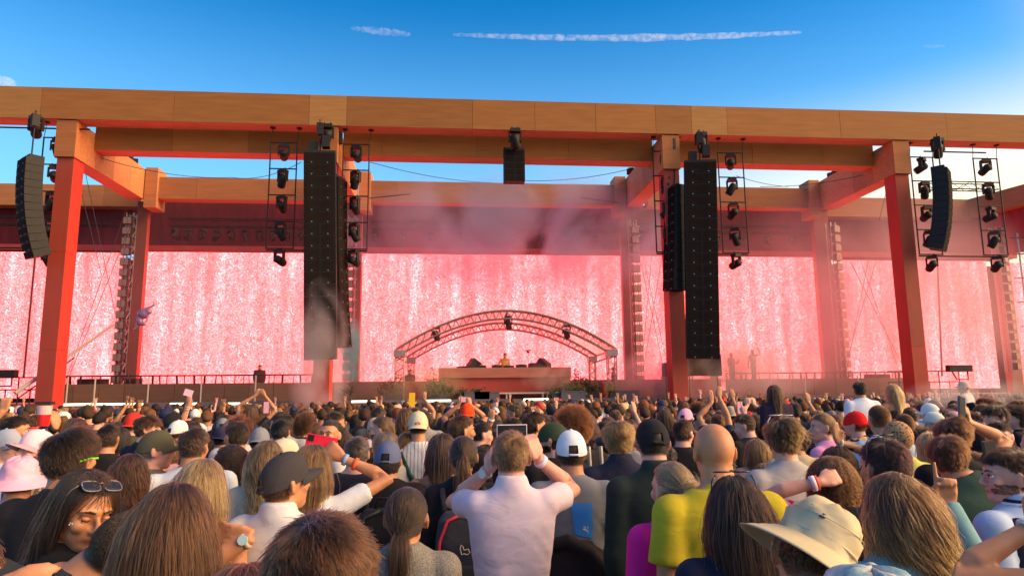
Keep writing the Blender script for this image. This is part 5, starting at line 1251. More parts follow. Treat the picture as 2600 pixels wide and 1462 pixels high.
# ------------------------------------------------------------------ the people near the camera, nearest first
person('short dark-haired man whose big head fills the bottom edge, near the white-polo man', 818, 1412, 290, ty=1298, wr=.172, hair='dark', tip='brown', style='fade', col=BK, S=None, n=16000, rad=.00045, hy=6)
person('woman in cream tie-dye hat, only the hat top seen at the bottom edge', 2222, 1545, 215, ty=1466, d=1.12, wr=.19, fem=True, hair='brown', style='fade', col=W_, n=1000, rad=.001, hatted=True)
bucket(person.last[0], person.last[2], W_, TIEDYE, .05, .05)
person('woman with very long straight brown hair, seen from behind at the bottom left', 440, 1318, 185, ty=1225, wr=.175, fem=True, hair='brown', tip=(.10, .05, .025), style='long', col=(.05, .04, .04), n=15000, rad=.0005, hy=-4)
person('auburn-haired person whose head top peeks over the bottom edge beside the big dark head', 610, 1560, 190, ty=1432, d=1.2, wr=.18, fem=True, hair='auburn', style='long', col=BK, n=5000, rad=.0008)
person('man in charcoal T-shirt bending his buzz-cut head to the right at the bottom left', 262, 1360, 140, wr=.165, skin='tan', hair='dark', style='buzz', col=(.035, .038, .045), top='tee', lean=(20, 4), hr=42, hp=-10, hy=20, by=0, broad=1.15, rad=.0007, n=9000)
person('woman with wavy blond-tipped brown hair in a teal hoodie, bottom right', 2278, 1282, 150, ty=1200, wr=.182, fem=True, hair=(.09, .045, .02), tip=(.70, .45, .18), style='longwavy', col=(.17, .33, .36), top='hoodie', sleeve='long', n=15000, rad=.0005, hy=-14, by=0,
       arms={1: (2404, 1280, .26, (1, .2, -1), (.04, 0, 1), (-.5, -1, 0), dict(point=True, thumb=-1))}, part=.6)
wrist(1, (.45, .03, .05), .93, .033, .020)
person('man in a floppy cream bucket hat with dark eyelets, bottom right', 2040, 1374, 178, ty=1270, d=1.6, wr=.195, hair='brown', style='fade', col=BK, hy=8, hr=10, hp=-14, n=2500, rad=.001, hatted=True)
bucket(person.last[0], person.last[2], (.50, .42, .26), CAPM, .078, .06, 1.0, (0.10, .40), 2, [(-2.5, .62), (-2.1, .50), (-1.0, .55), (2.4, .6)])
person('bare-armed person leaning in from beyond the right edge with a pearl bracelet', 2890, 1290, 170, wr=.17, fem=True, skin='tan', hair='dark', style='long', top='tank', col=BK, n=3000, rad=.001, by=20, hy=20,
       arms={-1: (2625, 1335, .1, (-1, -.1, -.8), (.9, .3, .6), (0, 1, 0))})
wrist(-1, (.7, .66, .6), .93, .030, .010, 'bracelet', GLOSS)
person('woman with bare shoulder and long straight blond hair, bottom left', 512, 1248, 118, ty=1163, wr=.185, fem=True, skin='tan', hair='blond', tip=(.55, .38, .18), style='long', top='tank', col=BK, n=13000, rad=.00055, hy=4)
c_ = person.last; MB().tube([(.10, -.05, .845*c_[1].S), (.10, -.10, .80*c_[1].S), (.085, -.125, .72*c_[1].S)], .003, 6).build('bag_chain', GLOSS, c_[0], (.5, .4, .2))
person('woman with closed eyes and glitter cheeks, dark hair and grey sunglasses pushed up', 214, 1256, 122, ty=1186, d=2.15, wr=.17, fem=True, skin='tan', hair='dark', style='lob', col=BK, hy=127, by=65, hp=-14, hr=-6, face=True, closed=True, voxel=.004, glasses=dict(top=1, color=(.12, .11, .12)), n=9000, rad=.0006, part=.5)
o_, b_, M_ = person.last[:3]
q = MB().tube([(.079+.004*cos(a), -.004, -.045+.012*sin(a)) for a in np.linspace(0, 2*pi, 13)], .002, 6).build('earring', GLOSS, o_, (.6, .4, .1)); q.matrix_local = M_
for k in range(9):
    q = MB().ell((.058+random.uniform(-.008, .008), .062+random.uniform(-.006, .002), -.018+random.uniform(-.012, .01)), (.0017,)*3, 6, 4).build('glitter_dot', GLOSS, o_, (.9, .85, .8)); q.matrix_local = M_
person('man with thick dark bowl-cut hair in a black T-shirt with red back print, left', 178, 1152, 132, ty=1083, d=2.8, wr=.195, hair='dark', style='mop', col=BK, hy=14, by=0, n=13000, rad=.0006, hn=dict(amt=.45))
o_, b_, M_ = person.last[:3]; q = MB().tube([(.088, .04, .0), (.092, -.01, .004), (.080, -.05, -.004)], .004, 6).build('green_sunglasses_arm', TINT, o_, (.2, .8, .03)); q.matrix_local = M_
S_ = b_.S
for k in range(6):
    xx = -.02+k*.035; decal_shape([(xx, .70*S_), (xx+.02, .70*S_+.02*(k % 2)), (xx+.024, .725*S_+.01*(k % 3)), (xx+.004, .73*S_)], (.5, .04, .04))
person('man in a dark grey baseball cap and white polo shirt, turned right, centre left', 722, 1212, 104, ty=1150, wr=.172, skin='tan', hair='brown', style='fade', col=W_, top='polo', hy=48, by=12, hp=6, cap=dict(color=(.045, .04, .045), tilt=.25), face=True,
       arms={-1: (640, 1362, -.25, (-1, -.2, -.6), (-1, 0, .2), (0, 1, 0))})
watch(-1, (.55, .45, .35), (.4, .6, .65))
person('woman raising a red phone, long straight light-brown hair, white T-shirt', 790, 1160, 88, ty=1126, wr=.18, d=3.3, fem=True, hair='light', tip=(.3, .19, .08), style='long', col=(.6, .62, .68), hy=20, by=0, n=9000, rad=.0007,
       arms={1: (868, 1163, .12, (1, .0, -.4), (-.75, .1, .75), (0, 1, -.2), dict(curl=.9))})
wrist(1, (.2, .35, .6), .93, .028, .018); wrist(1, (.9, .10, .03), .72, .031, .016)
p_ = atd(816, 1124, 3.46); phone(p_, 'bright red phone held up by the woman in the white T-shirt', (.75, .02, .06), pi+.1, radians(78))
person('woman with long dark curly hair, left of centre', 590, 1172, 92, ty=1128, wr=.24, fem=True, skin='olive', hair=(.02, .008, .007), style='longcurl', top='tank', col=BK, n=10000, rad=.0007,
       arms={1: (648, 1180, -.05, (1, .3, -1), (-.3, 0, 1), (0, 1, 0), dict(curl=1.1))})
person('woman with wavy blond-streaked brown hair behind the dark grey cap', 678, 1158, 82, ty=1116, d=3.95, wr=.20, fem=True, hair=(.12, .07, .035), tip=(.45, .32, .15), style='wavy', col=(.4, .36, .3), n=8000, rad=.0008)
person('man in a beige baseball cap behind the dark grey cap', 716, 1136, 66, ty=1112, wr=.17, hair='light', style='fade', col=(.3, .3, .3), hy=60, by=20, cap=dict(color=(.55, .5, .36)))
person('woman with low dark ponytail in a grey knit top, bottom centre', 1032, 1292, 106, ty=1237, wr=.165, fem=True, hair='dark', tip='dark', style='lowpony', col=(.20, .185, .16), mat=HEATHER, sleeve='long', seed=4, n=12000, rad=.0006, hy=8)
person('man in a slate-blue cap wearing a black backpack', 985, 1152, 70, ty=1118, wr=.172, hair=(.02, .01, .008), style='mop', col=BK, sleeve='long', cap=dict(color=(.10, .12, .22), tilt=.05), hy=4, n=6000, rad=.0008)
q = decal = MB().cbox((0, -.107, .012), .018, .003, .008, rotx(0)).build('cap_emblem', TINT, person.last[0], (.6, .6, .6)); q.matrix_local = person.last[2]
backpack('black backpack on the man in the slate-blue cap', (.018, .017, .02), (.03, .03, .035))
person('woman with wavy dark ponytail and a grey backpack, centre', 1176, 1150, 72, ty=1106, wr=.163, fem=True, hair='dark', tip='brown', style='pony', col=BK, sleeve='long', seed=3, n=9000, rad=.0007)
backpack('grey backpack with bright red trim on the ponytail woman', (.045, .045, .055), (.65, .03, .05), logo=True)
person('man in a white polo holding a phone above his head with both hands', 1297, 1148, 92, ty=1093, wr=.165, skin='pink', hair=(.13, .065, .03), tip=(.2, .11, .05), style='fade', col=(.64, .52, .60), top='polo', hy=0, n=10000, rad=.0006, voxel=.0045, broad=.96,
       arms={-1: (1243, 1190, .10, (-.85, .25, -1), (.45, .2, .9), (.3, .6, 0), dict(curl=.7, thumb=1)), 1: (1364, 1162, .12, (.85, .25, -1), (-.3, .25, .95), (-.3, .6, 0), dict(curl=.75, thumb=-1))})
watch(-1, (.45, .45, .48), (.55, .6, .62)); wrist(1, (.7, .6, .75), .9, .032, .024)
phone(atd(1300, 1096, 3.42), 'white-framed phone held up by the man in the white polo', (.75, .72, .75), land=True)
person('man in a white cap and grey T-shirt with a blue square print', 1450, 1136, 78, ty=1091, wr=.168, skin='tan', hair='dark', style='fade', col=(.20, .20, .215), cap=dict(color=(.66, .69, .74), tilt=.1), hy=3, n=4000, rad=.0008)
S_ = person.last[1].S; decal_shape([(-.01, .715*S_), (.085, .70*S_), (.085, .80*S_), (-.03, .80*S_)], (.03, .22, .62)); decal_shape([(.03, .72*S_), (.06, .715*S_), (.06, .735*S_), (.035, .74*S_)], (.6, .6, .6))
o_, b_ = person.last[:2]
jk = MB(); add_rings(jk, [(.42*S_, .20, .15, 0), (.55*S_, .185, .145, 0), (.64*S_, .180, .140, -.0), (.70*S_, .12, .10, -.04)], 26, 2.4)
jk.tube([(-.16, -.12, .68*S_), (-.05, -.15, .70*S_), (.06, -.145, .665*S_), (.16, -.12, .60*S_)], .035, 10)
jm = remesh(jk, .01, 4); jm.materials.append(CLOTH); link('tied_jacket', jm, o_, (.035, .027, .027))
person('man with long layered light-brown hair and a navy polo', 1570, 1106, 84, ty=1064, wr=.205, hair=(.10, .05, .02), tip=(.30, .17, .06), style='mop', col=NV, top='polo', n=11000, rad=.0007, hn=dict(amt=.6))
person('man in a black cap with a white front and a dark green shirt', 1657, 1116, 86, ty=1060, wr=.17, skin='pink', hair='black', style='fade', col=(.018, .030, .028), top='collar', sleeve='long', cap=dict(color=(.014, .013, .016)), hp=-6, n=6000, rad=.0008, S=None)
o_, b_, M_ = person.last[:3]; q = MB(); 
for j in range(5):
    for i in range(9): a = .5+i/8*2.14; e_ = 1.0+j*.13; q.v.append(tuple(CR_C+np.array([0, .002, -.006])+(CR_R+.0135)*np.array([cos(e_)**.85*cos(a)*1.01, cos(e_)**.85*sin(a)*1.01, sin(e_)*.97])+np.array([0, 0, .05*cos(e_)*sin(a)*.3])))
for j in range(4):
    for i in range(8): q.f.append((j*9+i, j*9+i+1, (j+1)*9+i+1, (j+1)*9+i))
q = q.build('white_cap_panel', CAPM, o_, (.7, .66, .62), True); q.matrix_local = M_
person('woman with greying blond hair in a bun and a magenta top', 1708, 1212, 86, ty=1171, d=2.9, wr=.165, fem=True, skin='pink', hair=(.45, .30, .16), tip='blond', style='bun', col=(.80, .02, .28), hy=-22, by=-5, n=9000, rad=.0007)
person('bald man in a lime-yellow T-shirt, right of centre', 1811, 1140, 106, ty=1076, d=2.7, wr=.165, skin=(.52, .23, .11), bald=True, col=(.50, .40, .025), broad=1.12, belly=.1, hy=-4, voxel=.0045, S=None)
c_ = person.last; c_[0]['scalp_tint'] = [.3, .13, .07]
person('woman with very long straight dark hair and black sunglasses on top', 1866, 1278, 120, ty=1207, d=2.22, wr=.175, fem=True, hair=(.012, .006, .005), tip=(.05, .02, .012), style='long', col=NV, glasses=dict(top=1, high=1), n=15000, rad=.00055, hy=2)
person('man with tousled brown hair, white sunglasses on top and a pale grey T-shirt', 1984, 1106, 92, ty=1054, wr=.20, skin='fair', hair=(.035, .022, .010), tip=(.10, .06, .02), style='mop', col=(.36, .34, .33), hy=12, by=-6, glasses=dict(top=1, high=1, color=(.7, .68, .66)), n=10000, rad=.0007)
person('woman with brown curly hair, pearl headband and a bare arm over her head', 2112, 1222, 118, ty=1160, d=3.12, wr=.22, fem=True, skin='pink', hair=(.035, .014, .007), tip=(.14, .06, .02), style='curly', col=(.75, .02, .30), n=12000, rad=.0006, hy=10, by=0,
       arms={-1: (2088, 1222, -.16, (-1, .1, .15), (1, .1, .25), (0, 1, -.5), dict(curl=1.2))})
wrist(-1, (.75, .65, .72), .84, .032, .02); wrist(-1, (.8, .08, .03), .9, .031, .012); headband(person.last[0], person.last[2], (.8, .77, .72))
person('woman waving an open hand above the curly-haired woman', 2128, 1156, 62, ty=1134, wr=.185, d=4.6, fem=True, skin='olive', hair='dark', style='curly', col=BK, arms={1: (2128, 1124, .0, (1, 0, -1), (-.14, 0, 1), (.3, -1, 0), dict(curl=.08, spread=.02))})
wrist(1, (.6, .58, .55), .93, .028, .012, 'bracelet')
person('person in a black hooded top with dark hair and sunglasses on top, right', 2246, 1166, 118, ty=1109, wr=.185, hair=(.025, .010, .012), style='short', col=(.014, .013, .016), top='hoodie', sleeve='long', glasses=dict(top=1, high=1), hy=-10, n=12000, rad=.0006, part=.0)
person('brown-haired person leaning left in a dark green hoodie', 2398, 1150, 92, ty=1102, wr=.20, hair=(.05, .02, .01), tip='brown', style='mop', col=(.025, .055, .045), top='hoodie', sleeve='long', lean=(-14, 16), hy=24, by=-12, broad=1.2, n=9000, rad=.0007)
S_ = person.last[1].S
person('bearded man in profile with dark curls and a striped collar, right edge', 2560, 1200, 108, ty=1133, wr=.185, skin='pink', hair=(.02, .010, .006), style='short', col=(.42, .52, .68), top='collar', sleeve='long', hy=-72, by=-15, face=True, voxel=.004, beard=.0015, n=12000, rad=.0006)
o_, b_ = person.last[:2]; S_ = b_.S; v_ = MB(); add_rings(v_, [(z, a+.006, b+.006, y) for z, a, b, y in torso_rings(S_, False, .012, .44)[:-2]], 26, 2.3); vm = remesh(v_, .009, 4); vm.materials.append(CLOTH); link('vest', vm, o_, (.012, .014, .035))
for dz, c in ((.0, (.7, .68, .66)), (.012, (.5, .03, .05)), (.022, (.7, .68, .66)), (.034, (.02, .02, .05))):
    MB().tube([(cos(a)*(.088-dz*.3), -.028+sin(a)*(.078-dz*.3), .858*S_+dz) for a in np.linspace(0, 2*pi, 25)], .008, 8).build('collar_stripe', CLOTH, o_, c, True)
person('person out of frame at the bottom left stretching a bare arm along the edge', -150, 1500, 160, wr=.17, d=1.25, skin='tan', hair='dark', style='fade', col=BK, n=800, rad=.001, by=-20, arms={1: (-6, 1500, .0, (.2, -.3, -1), (1, .1, -.25), (0, 1, 0), dict(curl=.4))})
# left side, middle distance
person('person in a pale pink bucket hat at the left edge', 52, 1212, 72, ty=1164, d=3.7, wr=.175, hair='dark', style='fade', col=(.5, .3, .36), hy=-20, n=1200, rad=.001, hatted=True)
bucket(person.last[0], person.last[2], (.82, .40, .52), CAPM, .075, .01, 1.0, (.05, 0))
person('bearded man in dark sunglasses and a pink and white cap, facing back', 84, 1142, 70, ty=1092, wr=.165, skin='pink', hair='dark', style='fade', mat=FLORAL, col=(.12, .10, .10), hy=-150, by=-90, hp=10, face=True, beard=.004, glasses={}, cap=dict(color=(.85, .55, .62), bill=(.55, .30, .35), tilt=.2), voxel=.005)
person('man in a blue-grey mesh cap and sunglasses at the left edge', 18, 1128, 60, ty=1088, wr=.168, skin='pink', hair='brown', style='fade', col=W_, hy=100, by=40, face=True, glasses={}, cap=dict(color=(.34, .37, .45), bill=(.16, .2, .28)))
person('man with swept dark hair at the left edge raising a fist', 38, 1080, 58, ty=1053, wr=.175, hair='dark', style='short', col=BK, hy=70, by=20, face=True, arms={-1: (10, 1042, .2, (-1, 0, -.6), (.1, 0, 1), (0, 1, 0), dict(curl=1.4))})
person('man with a black watch holding up a drink, hidden behind the bowl-cut man', 176, 1116, 58, ty=1095, wr=.165, d=4.5, hair='dark', style='short', col=BK, arms={-1: (143, 1082, .05, (-.6, 0, -1), (-.35, 0, 1), (-.8, .4, 0), dict(curl=.9, thumb=-1))})
wrist(-1, (.01, .01, .012), .93, .033, .03, 'wristwatch')
p_ = atd(112, 1054, 4.48); e = thing_at('drink_cup', p_-np.array([0, 0, .07]), 'clear cup of red drink with a black phone on top, held up on the left', 'cup')
MB().tube([(0, 0, 0), (0, 0, .075)], [.034, .040], 18).build('red_drink', GLOSS, e, (.65, .02, .02)); MB().tube([(0, 0, .0755), (0, 0, .135)], [.0405, .046], 18).build('clear_wall', GLOSS, e, (.75, .45, .45)); MB().cbox((0, 0, .15), .10, .05, .022).build('dark_lid', TINT, e, (.03, .02, .02))
person('auburn wavy-haired woman left of the long brown-haired woman', 330, 1190, 82, ty=1150, d=3.85, wr=.20, fem=True, hair=(.045, .016, .008), tip='auburn', style='wavy', col=BK, n=8000, rad=.0008)
person('brown-haired woman in profile with glasses on her head, left', 378, 1166, 60, ty=1142, wr=.175, fem=True, hair='brown', style='lowpony', col=BK, hy=70, by=20, face=True, glasses=dict(top=1))
person('man in an olive cap and sunglasses facing right', 394, 1118, 68, ty=1091, wr=.168, skin='pink', hair='grey', style='fade', col=(.16, .14, .10), hy=72, by=20, face=True, glasses={}, cap=dict(color=(.075, .07, .045)))
person('man with close-cropped brown hair in a pale blue T-shirt with orange lettering', 488, 1122, 66, ty=1085, wr=.16, hair=(.06, .03, .018), style='fade', col=(.55, .60, .68), hy=8, by=-18, broad=1.1)
decal_text('ROLL', .075, -.08, .775*person.last[1].S, (.85, .35, .03), tilt=.25)
person('straight-haired woman with a light-brown bob beside the olive cap', 428, 1132, 46, ty=1112, d=6.2, wr=.18, fem=True, hair='light', style='lob', col=(.5, .3, .33), hy=20)
person('dark-haired man in a black T-shirt behind the bowl-cut man', 276, 1104, 52, ty=1075, wr=.165, hair='dark', style='short', col=BK)
person('curly brown-haired man with glasses in profile, left middle', 376, 1074, 50, ty=1051, wr=.18, skin='pink', hair='brown', style='mop', col=NV, hy=80, by=30, face=True, glasses={})
person('man with wavy dark hair turned left, left of centre', 606, 1098, 62, ty=1067, wr=.185, hair='dark', style='short', col=(.5, .5, .52), hy=-50, by=-10, face=True)
person('man in a pale cap left of the raised bracelet arm', 452, 1078, 42, ty=1066, wr=.17, hair='dark', style='fade', col=BK, cap=dict(color=(.66, .68, .64)), hy=30)
person('person in a black cap near the pale cap, left', 438, 1062, 42, ty=1046, d=8.0, wr=.17, hair='black', style='fade', col=BK, cap=dict(color=BK), hy=50)
person('man in a white patterned cap, left middle', 508, 1088, 34, ty=1074, wr=.17, hair='dark', style='fade', col=GY, cap=dict(color=(.6, .58, .55), back=True))
person('man in a navy backwards cap, left of centre', 564, 1100, 42, ty=1082, wr=.17, hair='black', style='fade', col=(.05, .05, .06), cap=dict(color=(.03, .03, .07), back=True))
person('person in a stone-blue backwards cap, left of centre', 660, 1104, 50, ty=1084, wr=.17, hair='dark', style='fade', col=GY, cap=dict(color=(.20, .21, .24), back=True), hy=-6)
person('man with thick black hair and a dark shirt in front of the raised phones', 712, 1090, 50, ty=1062, wr=.18, hair='black', style='short', col=NV)
person('man with slicked-back dark hair and moustache facing the camera', 830, 1096, 62, ty=1066, d=5.3, wr=.165, skin='tan', hair='black', style='slick', col=W_, hy=-165, by=-120, hp=6, face=True, voxel=.0045)
q = MB().tube([(-.022, .0905, -.053), (0, .094, -.049), (.022, .0905, -.053)], .0045, 8).build('moustache', HAIRCAP, person.last[0], (.02, .012, .01), True); q.matrix_local = person.last[2]
person('grey-haired man with red glasses on top and a navy jacket', 906, 1134, 62, ty=1107, wr=.165, skin='pink', hair=(.10, .08, .07), style='fade', col=(.022, .022, .035), top='jacket', sleeve='long', glasses=dict(top=1, color=(.6, .05, .04)), broad=1.2)
person('curly brown-haired person in front of the left speaker array', 770, 1068, 46, ty=1047, wr=.21, hair='brown', style='afro', col=BK)
person('woman with straight light hair and tank top, left of centre', 800, 1085, 36, ty=1072, wr=.18, fem=True, hair='brown', style='long', top='tank', col=BK)
# centre
person('person in a cream cap with a red oval crest and a white striped shirt', 1062, 1068, 44, ty=1043, wr=.17, hair='dark', style='fade', mat=STRIPE, col=(.62, .60, .60), cap=dict(color=(.60, .50, .33), back=True, tilt=-.05), d=5.6)
o_, b_, M_ = person.last[:3]; q = MB().ell((0, -.112, .028), (.024, .004, .016), 18, 8).build('red_crest', TINT, o_, (.35, .02, .02), True); q.matrix_local = M_
cu = bpy.data.curves.new('crest_letters', 'FONT'); cu.body = 'SF'; cu.size = .024; cu.align_x = 'CENTER'; cu.extrude = .0005; t_ = link('tmp', cu); me_t = bpy.data.meshes.new_from_object(t_.evaluated_get(bpy.context.evaluated_depsgraph_get())); bpy.data.objects.remove(t_); me_t.materials.append(TINT); q2 = link('crest_letters', me_t, q, (.8, .7, .6)); q2.matrix_local = Matrix.Translation((0, -.1175, .020)) @ Matrix.Rotation(pi/2, 4, 'X')
MB().tube([(-.13, -.08, .83*b_.S), (-.06, -.145, .74*b_.S), (.04, -.15, .66*b_.S), (.14, -.12, .57*b_.S)], .018, 8).build('green_strap', CLOTH, o_, (.02, .06, .04), True)
person('woman with straight copper hair and a navy shoulder bag, centre', 1034, 1140, 50, ty=1098, d=5.6, wr=.18, fem=True, hair=(.22, .085, .025), tip=(.3, .13, .04), style='lob', col=NV)
person('woman with messy grey-blond hair in profile behind the slate-blue cap', 978, 1112, 58, ty=1096, wr=.185, fem=True, hair='grey', tip='ash', style='bob', col=(.4, .38, .36), hy=-60, by=-20, face=True)
person('bare-shouldered woman with a dark wavy bob, centre', 1122, 1146, 60, ty=1100, wr=.195, d=4.3, fem=True, skin='tan', hair=(.035, .016, .012), style='lob', top='tank', col=(.4, .5, .62), hy=6, glasses=dict(top=1))
person('long-faced man with wavy dark hair in profile, centre', 1168, 1082, 60, ty=1052, wr=.18, skin='tan', hair='dark', tip='brown', style='short', col=BK, hy=68, by=20, face=True, voxel=.0045)
person('long-haired bearded man with glasses in profile, left of centre', 972, 1086, 50, ty=1057, wr=.175, skin='pink', hair='light', style='lowpony', col=BK, hy=-80, by=-30, face=True, glasses={}, beard=.012)
person('man in a bright orange-red backwards cap', 1186, 1036, 36, ty=1023, wr=.17, hair='black', style='fade', col=BK, cap=dict(color=(.95, .06, .01), back=True, tilt=-.1), d=7.6)
person('big brown-haired head behind the orange-red cap', 1030, 1056, 42, ty=1034, wr=.19, fem=True, hair='brown', style='wavy', col=BK)
person('person in a dark navy beanie-like cap, centre', 1139, 1044, 28, ty=1032, wr=.17, hair='black', style='fade', col=NV, cap=dict(color=(.02, .02, .05), back=True))
person('close-cropped man just behind the white-polo man', 1300, 1074, 50, ty=1058, wr=.158, hair='dark', style='fade', col=NV)
person('woman with dark straight hair left of the white-polo man', 1232, 1160, 50, ty=1128, wr=.175, fem=True, hair='dark', style='lob', col=BK)
person('person pointing one finger up, left of the white-polo man', 1262, 1100, 40, ty=1086, wr=.17, hair='brown', style='short', col=(.5, .55, .62), arms={-1: (1249, 1062, .1, (-.3, 0, -1), (0, 0, 1), (.3, 1, 0), dict(point=True))})
wrist(-1, (.7, .7, .72), .93, .03, .02)
person('man in sunglasses with short dark hair, right of the white-polo man', 1352, 1068, 48, ty=1045, wr=.16, skin='tan', hair='dark', style='fade', col=BK, hy=70, by=20, face=True, glasses={})
person('person pointing a finger straight up near the middle of the stage', 1385, 1084, 38, ty=1070, wr=.17, hair='dark', style='short', col=BK, arms={-1: (1369, 1058, .1, (-.5, 0, -1), (-.2, 0, 1), (.3, 1, 0), dict(point=True))})
person('bearded man in a dark green backwards cap and sunglasses', 1404, 1100, 62, ty=1071, wr=.17, skin='pink', hair='dark', style='fade', col=BK, hy=-68, by=-20, face=True, beard=.008, glasses={}, cap=dict(color=(.035, .055, .03), back=True))
person('man with a huge mane of curly auburn hair, looking left', 1458, 1062, 70, ty=1030, wr=.25, d=4.9, skin='pink', hair=(.09, .03, .012), tip=(.25, .09, .03), style='afro', col=BK, hy=-50, by=-10, face=True, n=10000, rad=.0008)
person('dark-haired man in a black T-shirt turned right beside the black cap', 1730, 1090, 48, ty=1062, wr=.16, skin='pink', hair='dark', style='short', col=BK, hy=50, by=10)
person('short-haired man with a pale collar left of the bald man', 1750, 1128, 44, ty=1090, wr=.16, skin='pink', hair='dark', style='fade', col=(.5, .55, .6))
person('person in a pink mesh cap, right of centre', 1740, 1046, 36, ty=1036, wr=.17, hair='dark', style='fade', col=BK, cap=dict(color=(.72, .35, .50)), hy=40)
person('young man with dark hair and sunglasses looking back, beside the pink mesh cap', 1772, 1066, 36, ty=1048, d=8.7, wr=.17, skin='fair', hair='dark', style='short', col=W_, hy=140, by=70, face=True)
person('woman with very long dark hair, right of centre', 1686, 1060, 36, ty=1036, wr=.19, fem=True, hair='dark', style='long', col=BK)
person('small woman with pale blond hair, right of centre', 1628, 1062, 26, ty=1047, wr=.18, fem=True, hair='blond', style='lob', col=BK)
person('man facing back towards the camera, right of centre', 1566, 1052, 24, ty=1036, wr=.16, skin='pink', hair='dark', style='fade', col=BK, hy=180, by=180, face=True)
# right
person('dark-haired boy in a blue jersey right of the bald man', 1870, 1106, 40, ty=1084, wr=.17, hair='black', style='short', col=(.04, .25, .45), hy=70, by=20, face=True)
decal_text('S U', .06, 0, .80*person.last[1].S, (.6, .65, .7))
person('woman with long straight light-brown hair right of the bald man', 1920, 1150, 54, ty=1112, wr=.18, fem=True, hair='light', style='long', col=(.5, .3, .25))
person('man with glasses and dark hair looking down, right', 1896, 1068, 44, ty=1047, wr=.17, skin='pink', hair='dark', style='short', col=BK, hy=-60, by=-20, hp=-12, face=True, glasses={})
person('person holding up a phone, right of the bald man', 1884, 1088, 34, ty=1074, wr=.17, hair='dark', style='short', col=BK, arms={-1: (1877, 1050, .1, (-.4, 0, -1), (0, 0, 1), (0, 1, 0), dict(curl=.9))})
phone(atd(1879, 1034, 8.4), 'phone with lit screen held up right of the bald man', screen=True)
person('person raising both hands high, right of centre', 1822, 1062, 34, ty=1050, wr=.17, hair='brown', style='short', col=(.03, .04, .06), arms={-1: (1808, 1020, .1, (-1, 0, -1), (-.1, 0, 1), (0, 1, 0), dict(curl=.1)), 1: (1826, 1008, .2, (1, 0, -1), (.1, 0, 1), (0, 1, 0), dict(curl=.1))})
person('person in a bright green cap, right', 2080, 1054, 28, ty=1043, wr=.17, hair='light', style='fade', col=(.5, .4, .3), cap=dict(color=(.04, .32, .10)), hy=-70)
person('woman with glasses in a pink top, right', 2088, 1084, 52, ty=1048, wr=.175, fem=True, skin='pink', hair='light', style='lowpony', col=(.72, .30, .50), hy=-80, by=-30, face=True, glasses={})
person('man in a bright red backwards cap and floral shirt', 2172, 1062, 46, ty=1043, wr=.17, skin='pink', hair='brown', style='fade', mat=FLORAL, col=(.025, .02, .03), hy=-40, by=-10, cap=dict(color=(.75, .015, .015), back=True), glasses={})
person('man with shaved head and pale blue T-shirt, right', 2231, 1056, 50, ty=1028, wr=.158, skin=(.40, .20, .12), hair='brown', style='buzz', col=(.42, .55, .68), n=6000, rad=.001)
person('second shaved-headed man, right of the first', 2296, 1068, 42, ty=1050, wr=.158, skin=(.38, .19, .12), hair='brown', style='buzz', col=(.45, .5, .55), n=4000, rad=.001)
person('person wearing a leopard-print headscarf', 2277, 1098, 64, ty=1069, wr=.17, fem=True, hair='dark', style='fade', col=(.5, .5, .12), n=500, rad=.001, hatted=True)
q = MB().ell(tuple(CR_C+np.array([0, -.004, .0])), tuple(CR_R+.012), 28, 18).build('headscarf', LEO, person.last[0], (.42, .24, .12), True); q.matrix_local = person.last[2]
person('brown-haired man filming with a phone in his raised right hand', 2414, 1084, 84, ty=1055, wr=.195, d=4.0, skin='tan', hair='brown', style='mop', col=BK, hy=35, by=5, n=8000, rad=.0008, arms={1: (2459, 1074, .05, (1, 0, -.7), (-.1, 0, 1), (-.5, .6, 0), dict(curl=.9, thumb=-1))})
phone(atd(2444, 1040, 4.0), 'dark phone in the raised hand of the brown-haired man, right', (.05, .05, .06), .5, .2)
person('young dark-haired man looking towards the camera, right edge', 2528, 1106, 60, ty=1066, wr=.18, skin='pink', hair='black', style='short', col=GY, hy=-140, by=-90, face=True, voxel=.0045)
person('man in profile with glasses, right edge', 2482, 1064, 40, ty=1045, wr=.16, skin='pink', hair='dark', style='fade', col=BK, hy=-80, by=-30, face=True, glasses={})
person('man with long dark swept hair and glasses at the right edge', 2524, 1050, 52, ty=1024, wr=.19, skin='pink', hair='black', style='mop', col=BK, hy=-90, by=-40, face=True, glasses={})
person('man bowing his short-haired head below the right edge phone', 2476, 1166, 52, ty=1140, d=4.2, wr=.16, skin='pink', hair='dark', style='fade', col=BK, hy=-80, by=-30, hp=-20, face=True)
phone(atd(2517, 1160, 3.2), 'black phone held upright near the bearded man, right edge', (.01, .01, .012), .2, -.08)
person('person in a white cap, far right', 2362, 1034, 36, ty=1023, wr=.17, skin='pink', hair='dark', style='fade', col=GY, cap=dict(color=(.68, .68, .66)), hy=-30)
person('person in a white and green cap with a grey bill, right', 2372, 1056, 38, ty=1044, wr=.17, skin='pink', hair='dark', style='fade', col=GY, cap=dict(color=(.6, .62, .55), bill=(.25, .32, .32)), hy=-60)
person('dark-haired man right edge with frizzy curls', 2580, 1062, 46, ty=1030, wr=.22, skin='pink', hair='black', style='afro', col=BK, hy=-60)
